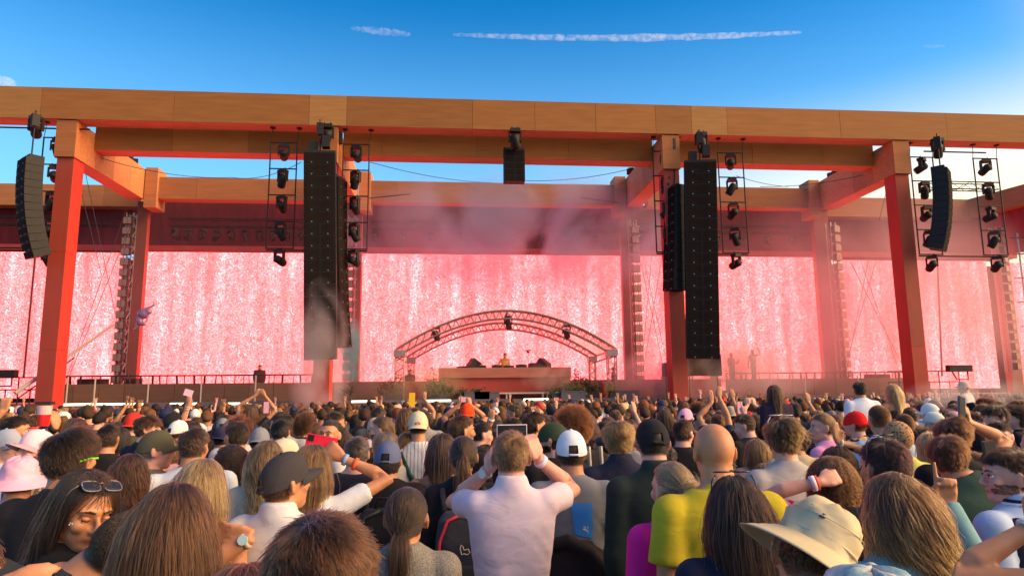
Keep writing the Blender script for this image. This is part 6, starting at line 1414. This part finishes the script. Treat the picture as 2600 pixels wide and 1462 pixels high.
# people lifted on shoulders
def lifted(label, x, y, w, d_, **k):
    P = atd(x, y, d_); z0 = P[2]+.118-1.70; z0 = z0 or 1e-6; person(label, x, y, w, d=d_, z0=z0, S=1.70, **k); return person.last
lifted('woman in a dark hoodie with long dark hair sitting on shoulders', 1965, 1000, 34, 9.0, fem=True, hair='dark', style='long', col=(.03, .02, .04), top='hoodie', sleeve='long')
lifted('man in a white shirt sitting on shoulders, right', 2182, 992, 32, 9.0, hair='black', style='short', col=(.66, .68, .74), sleeve='long')
lifted('long blond-haired woman sitting on shoulders, right', 2266, 996, 32, 9.5, fem=True, hair='blond', style='long', col=(.05, .03, .03), top='tank')
lifted('person in a pale shirt sitting on shoulders before the far right screen', 2446, 984, 24, 13.0, hair='light', style='fade', col=(.6, .52, .48), hy=-60, cap=dict(color=(.5, .36, .28)))
for (x, y, d_, lab) in ((1967, 1062, 8.95, 'man carrying the dark-hooded woman on his shoulders'), (2184, 1052, 8.95, 'man carrying the white-shirted man on his shoulders'), (2268, 1054, 9.45, 'man carrying the long blond-haired woman'), (2447, 1030, 12.95, 'man carrying the pale-shirted person')):
    person(lab, x, y, 30, d=d_, hair='dark', style='short', col=BK)
# raised arms seen left
person('person making a heart with both hands above the crowd, left of centre', 637, 1048, 30, wr=.17, hair='brown', style='lob', fem=True, col=BK, skin='tan', arms={-1: (650, 1003, .1, (-1, 0, -.4), (.6, 0, 1), (0, 1, 0), dict(curl=.9)), 1: (672, 1003, .1, (1, 0, -.4), (-.6, 0, 1), (0, 1, 0), dict(curl=.9))})
phone(atd(676, 1034, 8.8), 'black phone held up under the heart hands', screen=True)
person('woman with bracelets holding a pink card up high, left', 492, 1096, 36, wr=.175, fem=True, skin='tan', hair='dark', style='lob', col=BK, arms={-1: (480, 1026, .1, (-.4, 0, -1), (0, 0, 1), (0, 1, 0), dict(curl=1.1))})
wrist(-1, (.6, .5, .35), .75, .028, .01, 'bracelet'); wrist(-1, (.6, .5, .4), .85, .028, .01, 'bracelet')
e = thing_at('pink_card', atd(478, 998, 8.15), 'pink card held up in a raised hand on the left', 'card', .2, 0, .3); MB().box(-.05, .05, 0, .004, -.035, .045).build('card_sheet', TINT, e, (.75, .45, .55))
person('person holding up a yellow arrow sign, centre', 1052, 1066, 28, wr=.17, hair='dark', style='short', col=BK, arms={-1: (1048, 1046, .1, (-.5, 0, -1), (0, 0, 1), (0, 1, 0), dict(curl=1))})
e = thing_at('arrow_sign', atd(1046, 1020, 10.3), 'small yellow arrow sign pointing down, held up in the centre', 'sign'); MB().box(-.045, .045, 0, .012, 0, .14).build('shaft', TINT, e, (.9, .5, .01))
mm = MB(); mm.v = [(-.08, 0, 0), (.08, 0, 0), (0, 0, -.09), (-.08, .012, 0), (.08, .012, 0), (0, .012, -.09)]; mm.f = [(0, 1, 2), (5, 4, 3), (0, 3, 4, 1), (1, 4, 5, 2), (2, 5, 3, 0)]; mm.build('arrow_head', TINT, e, (.9, .5, .01))
person('person with a dark phone filming near the orange-red cap', 1180, 1052, 28, wr=.17, d=8.9, hair='black', style='short', col=BK, arms={-1: (1166, 1026, .2, (-1, 0, -1), (.1, 0, 1), (.6, .6, 0), dict(curl=.9)), 1: (1194, 1028, .2, (1, 0, -1), (-.1, 0, 1), (-.6, .6, 0), dict(curl=.9))})
phone(atd(1179, 1014, 9.1), 'phone held sideways above the orange-red cap', screen=True, land=True)
person('person reaching an arm with a black band up towards the DJ, centre', 1070, 1058, 26, wr=.17, hair='dark', style='short', col=BK, arms={1: (1078, 1014, .2, (1, 0, -.8), (0, 0, 1), (0, 1, 0), dict(curl=.5))})
# metal bars between the layered-hair man and the black cap
e = thing_at('folding_ladder', atd(1600, 1220, 4.4)-np.array([0, 0, 1.2]), 'pale metal ladder rails slanting between the navy polo and the black cap', 'ladder')
for xx, dx in ((-.20, -.06), (-.13, -.05), (.02, .1), (.10, .1)): MB().tube([(xx, 0, 0), (xx+dx, .05, 1.42)], .014, 8).build('rail', STEEL, e)
for k in range(5): MB().tube([(-.2+.0*k, 0, .2+k*.25), (.10, 0, .2+k*.25)], .011, 6).build('rung', STEEL, e)
# DJs and figures on the stage
def stage_person(label, x, y, Y, zf=None, **k):
    v = ray(x, y); d_ = Y/v[1]; P = atd(x, y, d_); S = k.pop('S', 1.74); z0 = P[2]+.118-S if zf is None else zf
    person(label, x, y, 10, d=d_, z0=P[2]+.118-S, S=S, n=1200, rad=.003, voxel=.008, **k)
stage_person('DJ with orange skin light and a tank top behind the decks', 1282, 902, 32.0, by=180, hy=180, hp=-14, skin=(.70, .24, .06), hair='dark', style='short', top='tank', col=(.85, .38, .08), bare=True, arms={-1: (1288, 926, -.35, (.4, .2, -1), (0, -1, -.1), (0, 0, -1)), 1: (1262, 924, -.35, (-.5, .2, -1), (0, -1, -.1), (0, 0, -1))})  # orange lamplight is painted into the skin and top colours
stage_person('dark figure standing behind the left red side table', 1041, 944, 32.6, by=180, hy=180, hair='black', style='fade', col=(.04, .02, .03))
stage_person('security guard silhouetted at the left walkway railing', 660, 932, 33.5, by=160, hy=160, hair='black', style='fade', col=(.05, .02, .02), sleeve='long', broad=1.15)
stage_person('dark figure beside the right canopy legs', 1559, 938, 32.4, by=100, hy=90, hair='black', style='fade', col=(.05, .02, .03), sleeve='long')
stage_person('dark figure left of the right front column', 1694, 940, 32.6, by=170, hy=170, hair='black', style='fade', col=(.05, .02, .03))
stage_person('figure dancing on the right walkway with a hand on the hip', 1857, 901, 33.6, by=150, hy=150, hair='black', style='fade', col=(.12, .05, .05), arms={-1: (1876, 917, 0, (.8, 0, -.8), (0, 0, 1), (0, 1, 0))})
stage_person('tall figure on the right walkway with a raised arm', 1911, 893, 33.6, by=150, hy=150, hair='black', style='fade', col=(.12, .05, .05), arms={-1: (1926, 888, 0, (1, 0, -.3), (-.4, 0, 1), (0, 1, 0)), 1: (1899, 930, 0, (-1, 0, .1), (.4, 0, -1), (0, 1, 0))})
stage_person('pale figure near the right speaker array on the walkway', 1810, 922, 33.6, by=150, hy=150, hair='black', style='fade', col=(.4, .2, .2), arms={-1: (1822, 908, 0, (1, 0, -.3), (-.2, 0, 1), (0, 1, 0))})
# purple balloon figure floating before the left bay screen
p_ = at(364, 800, 24); e = thing_at('balloon_figure', p_, 'crumpled purple balloon figure floating before the left bay screen', 'balloon')
m_ = MB().ell((0, 0, .05), (.20, .12, .18), 14, 10).ell((.14, 0, .12), (.14, .10, .11), 12, 8).ell((-.12, 0, -.18), (.10, .08, .16), 12, 8).ell((.0, 0, -.30), (.12, .06, .08), 12, 8)
m_.tube([(.0, 0, .2), (.2, 0, .28), (.33, 0, .34), (.32, 0, .50)], [.05, .04, .04, .02], 8).tube([(.13, 0, -.02), (.14, 0, -.16), (.02, 0, -.32)], [.03, .03, .03], 8).tube([(-.15, 0, -.25), (-.22, 0, -.44), (-.30, 0, -.5)], [.05, .03, .04], 8)
bm_ = remesh(m_, .02, 3); bm_.materials.append(GLOSS); link('balloon_skin', bm_, e, (.22, .10, .19)); MB().tube([(0, 0, -.4), (.1, 0, -1.6), (-.2, -.3, -3.2)], .006, 5).build('string', BLACKM, e)
# ------------------------------------------------------------------ the rest of the crowd
LAND = [(60, 'the leftmost red column'), (130, 'the lifted red drink'), (230, 'the bowl-cut man'), (330, 'the left blinder stack'), (400, 'the man in the olive cap'), (480, 'the raised pink card'), (560, 'the left bay screen'), (650, 'the heart-shaped hands'), (720, 'the left speaker ladder'), (815, 'the big left speaker array'), (890, 'the teal smoke'), (960, 'the slate-blue cap'), (1010, 'the left canopy leg'), (1062, 'the cream crested cap'), (1110, 'the left end of the DJ table'), (1186, 'the orange-red cap'), (1250, 'the raised pointing finger'), (1290, 'the DJ'), (1360, 'the right half of the DJ table'), (1440, 'the white cap'), (1500, 'the right end of the DJ table'), (1560, 'the right canopy leg'), (1600, 'the right blinder stack'), (1660, 'the black cap with white front'), (1715, 'the right front column'), (1780, 'the big right speaker array'), (1850, 'the bald man in yellow'), (1910, 'the dancing figures on the walkway'), (1965, 'the dark-hooded woman on shoulders'), (2080, 'the green cap'), (2130, 'the waving hand'), (2182, 'the white-shirted man on shoulders'), (2266, 'the blond woman on shoulders'), (2330, 'the rightmost red column'), (2400, 'the filming brown-haired man'), (2446, 'the pale figure on shoulders'), (2540, 'the far right scaffold')]
LANDP = LAND
def project(P):
    v = np.array(P, float)-np.array([0, 0, CAMZ]); d = v @ CF; return PW/2+FPX*(v @ CR)/d, PH/2-FPX*(v @ CU)/d, d
VAR = []
def variant(fem, hyaw, pose, sleeve='short', top='tee'):
    S = 1.70; A = {}
    if pose == 'up1': A = {1: ('t', np.array([.24, .25, 1.84]), np.array([1, 0, -.3]), np.array([0, .1, 1]), np.array([0, 1, 0]), dict(curl=.3))}
    if pose == 'up2': A = {1: ('t', np.array([.32, .16, 1.88]), np.array([1, 0, -.3]), np.array([.2, 0, 1]), np.array([0, 1, 0]), dict(curl=.1)), -1: ('t', np.array([-.33, .18, 1.86]), np.array([-1, 0, -.3]), np.array([-.2, 0, 1]), np.array([0, 1, 0]), dict(curl=.1))}
    if pose == 'phone': A = {1: ('t', np.array([.05, .32, 1.70]), np.array([1, 0, -.6]), np.array([-.1, 0, 1]), np.array([-.4, 1, 0]), dict(curl=.9)), -1: ('t', np.array([-.06, .32, 1.70]), np.array([-1, 0, -.6]), np.array([.1, 0, 1]), np.array([.4, 1, 0]), dict(curl=.9))}
    if pose == 'point': A = {-1: ('t', np.array([-.26, .22, 1.82]), np.array([-1, 0, -.3]), np.array([0, .1, 1]), np.array([0, 1, 0]), dict(point=True))}
    b = Body(S, fem, radians(-hyaw), random.uniform(-.12, .08), random.uniform(-.1, .1), A, (0, 0), 1.0, sleeve, 0, top)
    return dict(b=b, me=b.body(.012 if pose == 'down' else .0105, bare=top == 'tank', low=False), sh=b.shirt(.02, CLOTH, random.randrange(99)), tr=b.trousers(), so=b.shoes(), M=headmat(b.T), fem=fem, pose=pose, hyaw=hyaw, top=top)
for spec in ((0, 0, 'down'), (0, 25, 'down'), (0, -35, 'down'), (0, 80, 'down'), (0, -80, 'down'), (0, 170, 'down'), (0, 0, 'up1'), (0, 5, 'up2'), (0, 0, 'phone'), (0, 10, 'point', 'long', 'hoodie'), (0, -10, 'down', 'long', 'hoodie'),
             (1, 0, 'down'), (1, 20, 'down', 'short', 'tank'), (1, -40, 'down'), (1, 75, 'down'), (1, -75, 'down', 'short', 'tank'), (1, 0, 'up1'), (1, 0, 'up2', 'short', 'tank'), (1, 0, 'phone')):
    VAR.append(variant(bool(spec[0]), *spec[1:]))
HV = {}
def far_hair(style, k, cap):
    key = (style, k, cap)
    if key not in HV: HV[key] = hair_data(style, 2000 if style in ('fade', 'short') else 2400, 50+k, .0019 if style in ('fade', 'short') else .0021, cap)
    return HV[key]
CAPD = {}
def far_cap(back):
    if back not in CAPD: CAPD[back] = [q.data(nm, CAPM, True) for q, nm in zip(cap_meshes(back, .12 if not back else -.08)[:2], ('cap', 'bill'))]
    return CAPD[back]
SHC = [('black', (.016, .015, .018)), ('black', (.02, .018, .02)), ('navy', (.018, .022, .05)), ('white', (.62, .60, .60)), ('pale grey', (.33, .32, .32)), ('dark grey', (.06, .06, .065)), ('brown', (.12, .07, .04)), ('olive', (.09, .09, .04)), ('pale blue', (.38, .48, .62)), ('dusty pink', (.55, .28, .32)), ('rust red', (.35, .06, .04)), ('beige', (.48, .38, .26)), ('teal', (.04, .18, .2))]
CPC = [('white', (.66, .65, .62)), ('black', (.015, .015, .017)), ('beige', (.5, .4, .26)), ('navy', (.02, .025, .07)), ('grey', (.2, .2, .21)), ('red', (.5, .03, .02)), ('pink', (.7, .35, .45))]
FCH = rng.uniform(0, 1, 40000); near_xy = np.array([[a[0], a[1]] for a in NEAR]); near_px = [project((a[0], a[1], a[3]-.12)) for a in NEAR if a[3] < 2.2]; NEARC = [a for a in NEAR if a[3] < 2.2]
spots = []; yy = 3.5
while yy < 27.6:
    x0, x1 = at(-90, 1050, yy)[0], at(2690, 1050, yy)[0]; sp = .50 if yy < 12 else .56
    for xx in np.arange(x0, x1, sp):
        X, Y = xx+rng.uniform(-.17, .17)+.25*(int(yy/.5) % 2), yy+rng.uniform(-.15, .15)
        dn = np.min(np.hypot(near_xy[:, 0]-X, near_xy[:, 1]-Y))
        if dn < .40 or (yy > 27 and min(abs(X-c) for c in COLX) < .8 and Y > 27.4): continue
        if yy > 9 and rng.uniform() < .10: continue
        spots.append((X, Y, dn))
    yy += .50 if yy < 10 else .56
spots.sort(key=lambda s_: s_[1]*1.0)
N_IND = 299-len(NEAR)-2; cnt = 0; stuff_spots = []; used_labels = {}
def min_block(X, Y, S):
    """lower a filler so that it does not stand in front of listed people"""
    px_, py_, d_ = project((X, Y, S+.03)); lim = -1e9; hw = .12*FPX/d_
    for (nx, ny, nd), a in zip(near_px, NEARC):
        if nd > d_+.15 and abs(nx-px_) < hw+(.06 if nd > 4.2 else .2)*FPX/nd: lim = max(lim, ny+(.04 if nd > 4.2 else .55)*FPX/nd)
    return py_, lim, d_
for (X, Y, dn) in spots:
    fem = rng.uniform() < .42; S = float(np.clip(rng.normal(1.66 if fem else 1.755, .055), 1.54, 1.86))
    if Y < 8.5:
        py_, lim, d_ = min_block(X, Y, S+gz(Y))
        if py_ < lim:
            S -= (lim-py_)*d_/FPX
            if S < 1.40: continue
            if S < 1.50 and Y > 5.0: continue
    if cnt >= N_IND: stuff_spots.append((X, Y, S, fem)); continue
    px_, py_, d_ = project((X, Y, S-.1+gz(Y)))
    if py_ > 1500: continue
    right = X > 3; r_ = rng.uniform()
    pose = 'down' if S < 1.6 or Y < 7 or r_ > (.16 if right else .05) else str(rng.choice(['up1', 'phone', 'point', 'up2', 'up1']))
    cand = [v for v in VAR if v['fem'] == fem and v['pose'] == pose] or [v for v in VAR if v['pose'] == pose]
    v = cand[rng.integers(len(cand))]; fem = v['fem']; s_ = S/1.70
    sk = str(rng.choice(['fair', 'tan', 'olive', 'pink', 'tan', 'brown'], p=[.15, .3, .2, .2, .1, .05])); hc = str(rng.choice(['black', 'dark', 'dark', 'brown', 'light', 'auburn', 'blond'], p=[.18, .25, .2, .2, .07, .05, .05]))
    st = str(rng.choice(['long', 'wavy', 'lob', 'lowpony', 'longcurl', 'bun'], p=[.34, .2, .15, .15, .08, .08])) if fem else str(rng.choice(['fade', 'short', 'mop', 'afro'], p=[.5, .32, .14, .04]))
    capc = CPC[rng.integers(len(CPC))] if rng.uniform() < (.06 if fem else .2) else None
    if capc and not fem: st = 'fade'
    tn, tc = SHC[rng.integers(len(SHC))]; jit = rng.uniform(.85, 1.15)
    o = link('person', v['me'], None, SKINS[sk]); o.location = (X, Y, gz(Y)); o.scale = (s_,)*3; o.rotation_euler.z = rng.uniform(-.35, .35); set_tint(o, hc)
    h = link('hair', far_hair(st, int(rng.integers(3)), capc is not None), o, HCOL[hc]); h.matrix_local = v['M']; h['tip_tint'] = [c*float(rng.uniform(.9, 1.6)) for c in HCOL[hc]]
    link('shirt', v['sh'], o, tuple(c*jit for c in tc)); link('trousers', v['tr'], o, (.03, .035, .06)); link('shoes', v['so'], o, (.3, .3, .3))
    if capc:
        back = bool(rng.uniform() < .35); dm, bl = far_cap(back); c = link('cap', dm, o, capc[1]); c.matrix_local = v['M']; link('bill', bl, c, capc[1])
    hn_ = {'black': 'black', 'dark': 'dark', 'brown': 'brown', 'light': 'light brown', 'auburn': 'auburn', 'blond': 'blond'}[hc]
    sn = {'long': 'long straight hair', 'wavy': 'wavy hair', 'lob': 'a bob', 'lowpony': 'a low ponytail', 'longcurl': 'long curls', 'bun': 'a bun', 'fade': 'short hair', 'short': 'short tousled hair', 'mop': 'shaggy hair', 'afro': 'curly hair'}[st]
    pn = {'down': '', 'up1': ', one arm raised', 'up2': ', both arms raised', 'phone': ', hands held up', 'point': ', pointing up'}[pose]
    li = min(range(len(LAND)), key=lambda k: abs(LAND[k][0]-px_)); side = '' 
    row = 'near' if d_ < 5 else 'middle' if d_ < 9 else 'farther'
    who = ('woman' if fem else 'man'); tt = {'tank': 'vest top', 'hoodie': 'hoodie', 'tee': 'T-shirt'}[v['top']]
    lab = ('%s with %s %s%s in %s %s%s, %s rows by %s' % (who, hn_, sn, (' under a %s cap' % capc[0]) if capc else '', tn, tt, pn, row, LAND[li][1]))
    lab = lab.split(); 
    if len(lab) > 16 or ' '.join(lab) in used_labels:
        lab2 = '%s %s in %s%s, %s row %s %s' % (hn_+'-haired', who, (capc[0]+' cap and ' if capc else '')+tn+' '+tt, pn, row, 'left of' if LAND[li][0] > px_ else 'right of', LAND[li][1]); lab = lab2.split()
    if len(lab) > 16: lab = ('%s-haired %s in %s %s, %s row by %s' % (hn_.replace(' ', '-'), who, tn, tt, row, LAND[li][1])).split()
    lab = ' '.join(lab[:16]); 
    if lab in used_labels:
        o['group'] = 'people in the %s rows by %s' % (row, LAND[li][1]); used_labels[lab]['group'] = o['group']
    else: used_labels[lab] = o
    tag(o, lab, 'person'); cnt += 1
# past the first 300: one joined crowd
def low_template(kind, fem, seed):
    r = np.random.default_rng(seed); parts = []    # (V, F, which colour)
    def addp(mb, c): parts.append((np.array(mb.v), mb.f, c))
    H = np.array([0, .018, 1.582])
    addp(MB().ell(H+CR_C, CR_R*.98, 8, 6).ell(H+np.array([0, .025, -.045]), (.056, .062, .066), 8, 6).tube([(0, -.03, 1.38), (0, -.02, 1.54)], [.066, .055], 6), 0)
    hm = MB(); nu, nv = 15, 11; hm.ell(H+CR_C+np.array([0, -.016, .008]), CR_R+np.array([.013, .012, .014]), nu, nv); V = np.array(hm.v)
    rel = V-(H+CR_C); keep = ~((rel[:, 1] > .04) & (rel[:, 2] < .035)); V = np.where(keep[:, None], V, H+CR_C+rel*.80)
    nz = r.normal(0, .0045 if kind != 'curly' else .012, V.shape); V = V+nz
    if kind == 'long':
        low = rel[:, 2] < -.01; bk = rel[:, 1] < .03; k = low & bk; V[k, 2] -= .25*np.clip((-.01-rel[k, 2])/.08, 0, 1); V[k, 0] *= 1.08; V[k, 1] -= .03
    else:
        k = rel[:, 2] < -.06; V[k] = (H+CR_C)+(V[k]-(H+CR_C))*.82
    if kind == 'curly': V = (H+CR_C)+(V-(H+CR_C))*1.14
    parts.append((V, hm.f, 1))
    t = MB(); add_rings(t, [(z, a+.012, b+.012, y) for z, a, b, y in torso_rings(1.7, fem, 0, .47)][:-1], 8, 2.3, None)
    for s in (-1, 1): t.ell((s*.17, -.02, 1.37), (.066, .066, .066), 6, 5); 
    t.tube([(-.18, -.02, 1.37), (-.22, -.04, 1.1)], [.066, .06], 6)
    if kind != 'arm': t.tube([(.18, -.02, 1.37), (.22, -.04, 1.1)], [.066, .06], 6)
    addp(t, 2); a_ = MB()
    if kind == 'arm': a_.tube([(.17, -.02, 1.38), (.29, .04, 1.52), (.25, .16, 1.72), (.25, .17, 1.78)], [.052, .045, .028, .034], 6).ell((.255, .175, 1.825), (.042, .018, .055), 8, 6); 
    if kind == 'arm':
        for f_ in range(4): a_.tube([(.225+f_*.02, .175, 1.85), (.215+f_*.027, .18, 1.93)], .009, 3)
    else: a_.tube([(-.22, -.04, 1.12), (-.2, .1, .86)], [.04, .03], 5)
    addp(a_, 0)
    l_ = MB().tube([(-.08, 0, .85), (-.1, 0, .05)], [.09, .05], 4).tube([(.08, 0, .85), (.1, 0, .05)], [.09, .05], 4); addp(l_, 3)
    return parts
TEM = {(k, f): low_template(k, f, i*7+f) for i, k in enumerate(('short', 'long', 'curly', 'arm', 'cap')) for f in (0, 1)}
Vs, Fq, Ft, Cs = [], [], [], []; off = 0
for (X, Y, S, fem) in stuff_spots:
    r_ = rng.uniform(); k = ('arm' if r_ < (.11 if X > 5 else .03) else ('long' if fem else ('curly' if r_ > .93 else 'short')))
    th = rng.normal(0, .35) if rng.uniform() > .06 else rng.uniform(1.5, 4.5); c, s_ = cos(th), sin(th); R3 = np.array([[c, -s_, 0], [s_, c, 0], [0, 0, 1]]); sc = S/1.7
    sk = np.array(SKINS[str(rng.choice(['fair', 'tan', 'olive', 'pink']))]); hc = np.array(HCOL[str(rng.choice(['black', 'dark', 'brown', 'light', 'auburn', 'blond'], p=[.2, .36, .24, .08, .06, .06]))])*1.5
    if rng.uniform() < .13: hc = np.array(CPC[rng.integers(len(CPC))][1])
    tc = np.array(SHC[rng.integers(len(SHC))][1]); cols = [sk, hc, tc, np.array([.03, .03, .05])]
    wob = np.array([rng.uniform(.93, 1.1), rng.uniform(.93, 1.1), 1]); lx_, ly_ = rng.normal(0, .05, 2)
    for (V, F, ci) in TEM[(k, int(fem))]:
        V = V*wob; V = V+np.outer(np.clip(V[:, 2]-1.2, 0, 1), [lx_*2, ly_*2, 0])
        Vw = (V*sc) @ R3.T+np.array([X, Y, gz(Y)]); Vs.append(Vw); Cs.append(np.tile(np.append(cols[ci], 1), (len(V), 1)))
        for f in F: (Fq if len(f) == 4 else Ft).append(tuple(i+off for i in f))
        off += len(V)
me = bpy.data.meshes.new('crowd'); me.from_pydata(np.concatenate(Vs).tolist(), [], Fq+Ft); me.polygons.foreach_set('use_smooth', [True]*len(me.polygons))
ca = me.color_attributes.new('tint', 'FLOAT_COLOR', 'POINT'); ca.data.foreach_set('color', np.concatenate(Cs).astype(np.float32).ravel())
n_ = N('crowd_colours'); at_ = n_.n('ShaderNodeAttribute', attribute_name='tint'); co_ = n_.coord(); n_.pbr(n_.mul(at_.outputs['Color'], n_.ramp(n_.noise(co_, 60, 3), [(.3, .65), (.7, 1.35)])), .75, 0, n_.bump(n_.noise(co_, 160, 3), .5, .01), spec=.25)
me.materials.append(n_.m); tag(link('crowd', me), kind='stuff')
# ------------------------------------------------------------------ smoke, contrails
def smoke_mat(name, col, dens, scale, lo, hi, aniso=.2, falloff=1.0, stretch=(1, 1, 1), seed=0.0, detail=3):
    n = N(name); tc = n.n('ShaderNodeTexCoord'); mp = n.n('ShaderNodeMapping'); mp.inputs['Scale'].default_value = stretch; mp.inputs['Location'].default_value = (seed, seed*.7, seed*1.3); n.l(tc.outputs['Object'], mp.inputs[0])
    f = n.noise(mp.outputs[0], scale, detail, .6)
    g = n.n('ShaderNodeMapRange'); g.inputs['From Min'].default_value = lo; g.inputs['From Max'].default_value = hi; n.l(f, g.inputs['Value'])
    ln = n.n('ShaderNodeVectorMath', operation='SUBTRACT'); n.l(tc.outputs['Generated'], ln.inputs[0]); ln.inputs[1].default_value = (.5, .5, .5)
    le = n.n('ShaderNodeVectorMath', operation='LENGTH'); n.l(ln.outputs[0], le.inputs[0]); e = n.n('ShaderNodeMapRange'); e.inputs['From Min'].default_value = .5; e.inputs['From Max'].default_value = .5-.42*falloff; n.l(le.outputs['Value'], e.inputs['Value'])
    dn = n.math('MULTIPLY', n.math('MULTIPLY', g.outputs[0], e.outputs[0]), dens)
    v = n.n('ShaderNodeVolumePrincipled'); v.inputs['Color'].default_value = (*col, 1); v.inputs['Anisotropy'].default_value = aniso; n.l(dn, v.inputs['Density'])
    n.l(v.outputs[0], n.out.inputs['Volume']); return n.m
def smoke(c, r, lab, col, dens, scale, lo=.35, hi=.75, name='smoke', rot=0, **k):
    m = MB().ell((0, 0, 0), r, 20, 14); o = m.build(name, smoke_mat(name+'_volume', col, dens, scale, lo, hi, **k), loc=c); o.rotation_euler.y = rot; o['kind'] = 'stuff'; o['label'] = lab; return o
smoke((3.2, 32.6, 9.6), (9.5, 2.2, 3.6), 'mauve smoke drifting above the middle screen', (.62, .64, .84), 1.5, .35, .38, .68, seed=3)
smoke((3.0, 32.2, 5.5), (27, 3.2, 8.5), 'thin pink haze hanging across the whole stage', (.85, .72, .78), .06, .12, .15, .7, seed=12)
smoke((21.5, 31.4, 6.2), (9.5, 2.0, 6.6), 'pink smoke hanging over the right end of the stage', (.84, .70, .72), .7, .22, .2, .7, seed=8)
smoke((-5.1, 26.6, 2.9), (1.25, .6, 3.6), 'pale smoke plume rising under the big left speaker array', (.88, .76, .76), 3.6, 1.0, .36, .66, seed=1, stretch=(1, 1, .5))
smoke((-4.95, 33.2, 3.7), (.85, .7, 1.9), 'teal-lit smoke puff right of the big left speaker array', (.15, .88, .84), 5.0, 1.3, .36, .62, seed=5)  # no teal lamp here: the teal light is in the smoke colour
smoke((12.0, 29.9, 2.6), (6.0, 1.6, 1.7), 'pink smoke puffing low on the right of the stage', (.88, .74, .74), 1.8, .6, .36, .66, seed=6)
smoke((-1.5, 30.6, 2.2), (2.6, .9, 1.0), 'yellowish smoke low at the left of the DJ table', (.85, .78, .50), 2.0, .9, .36, .64, seed=2)
smoke((4.4, 30.2, 2.5), (1.5, .6, .9), 'thin smoke wisp before the right half of the DJ table', (.9, .72, .6), 2.0, 1.1, .4, .64, seed=4)
smoke((10.0, 12.3, 1.75), (1.6, .7, .42), 'white smoke wisp blown over the crowd at the right', (.9, .85, .85), 1.2, 2.2, .4, .62, seed=7)
def contrail(x0, y0, x1, y1, D, r, lab, seed, dens, bend=0):
    """long lumpy vapour trail high in the sky"""
    P0, P1 = atd(x0, y0, D), atd(x1, y1, D); L = np.linalg.norm(P1-P0); ax = (P1-P0)/L; n = 44; rr = np.random.default_rng(seed); m = MB(); up = np.array([0, 0, 1.])
    P = [ax*(L*t-L/2)+up*(bend*4*t*(1-t)) for t in np.linspace(0, 1, n)]; R_ = [r*(.25+.75*math.sin(pi*min(1, (k+.3)/n*1.0))**.5)*rr.uniform(.75, 1.2) for k in range(n)]
    o = m.tube(P, R_, 12).build('contrail', None, smooth=True, loc=tuple((P0+P1)/2)); o.data.materials.clear()
    nn_ = N('contrail_vapour'); co = nn_.coord(); f = nn_.noise(co, 1/(r*1.5), 4, .4, .55)
    g = nn_.n('ShaderNodeMapRange'); g.inputs['From Min'].default_value = .36; g.inputs['From Max'].default_value = .72; nn_.l(f, g.inputs['Value'])
    v = nn_.n('ShaderNodeVolumePrincipled'); v.inputs['Color'].default_value = (1, .97, .97, 1); v.inputs['Anisotropy'].default_value = .1; nn_.l(nn_.math('MULTIPLY', g.outputs[0], dens), v.inputs['Density']); nn_.l(v.outputs[0], nn_.out.inputs['Volume'])
    o.data.materials.append(nn_.m); o['kind'] = 'stuff'; o['label'] = lab; return o
contrail(1150, 88, 2036, 82, 3000, 16, 'long white contrail across the upper sky', 1, .022, -22)
contrail(890, 72, 1042, 88, 3000, 17, 'short faint contrail piece left of the long one', 2, .010)
contrail(2340, 118, 2400, 119, 3000, 9, 'tiny contrail wisp in the upper right sky', 3, .006)
contrail(-60, 195, 42, 214, 3000, 26, 'white cloud wisp at the left edge above the beam', 4, .02)

bpy.data.scenes.remove(TMPS)
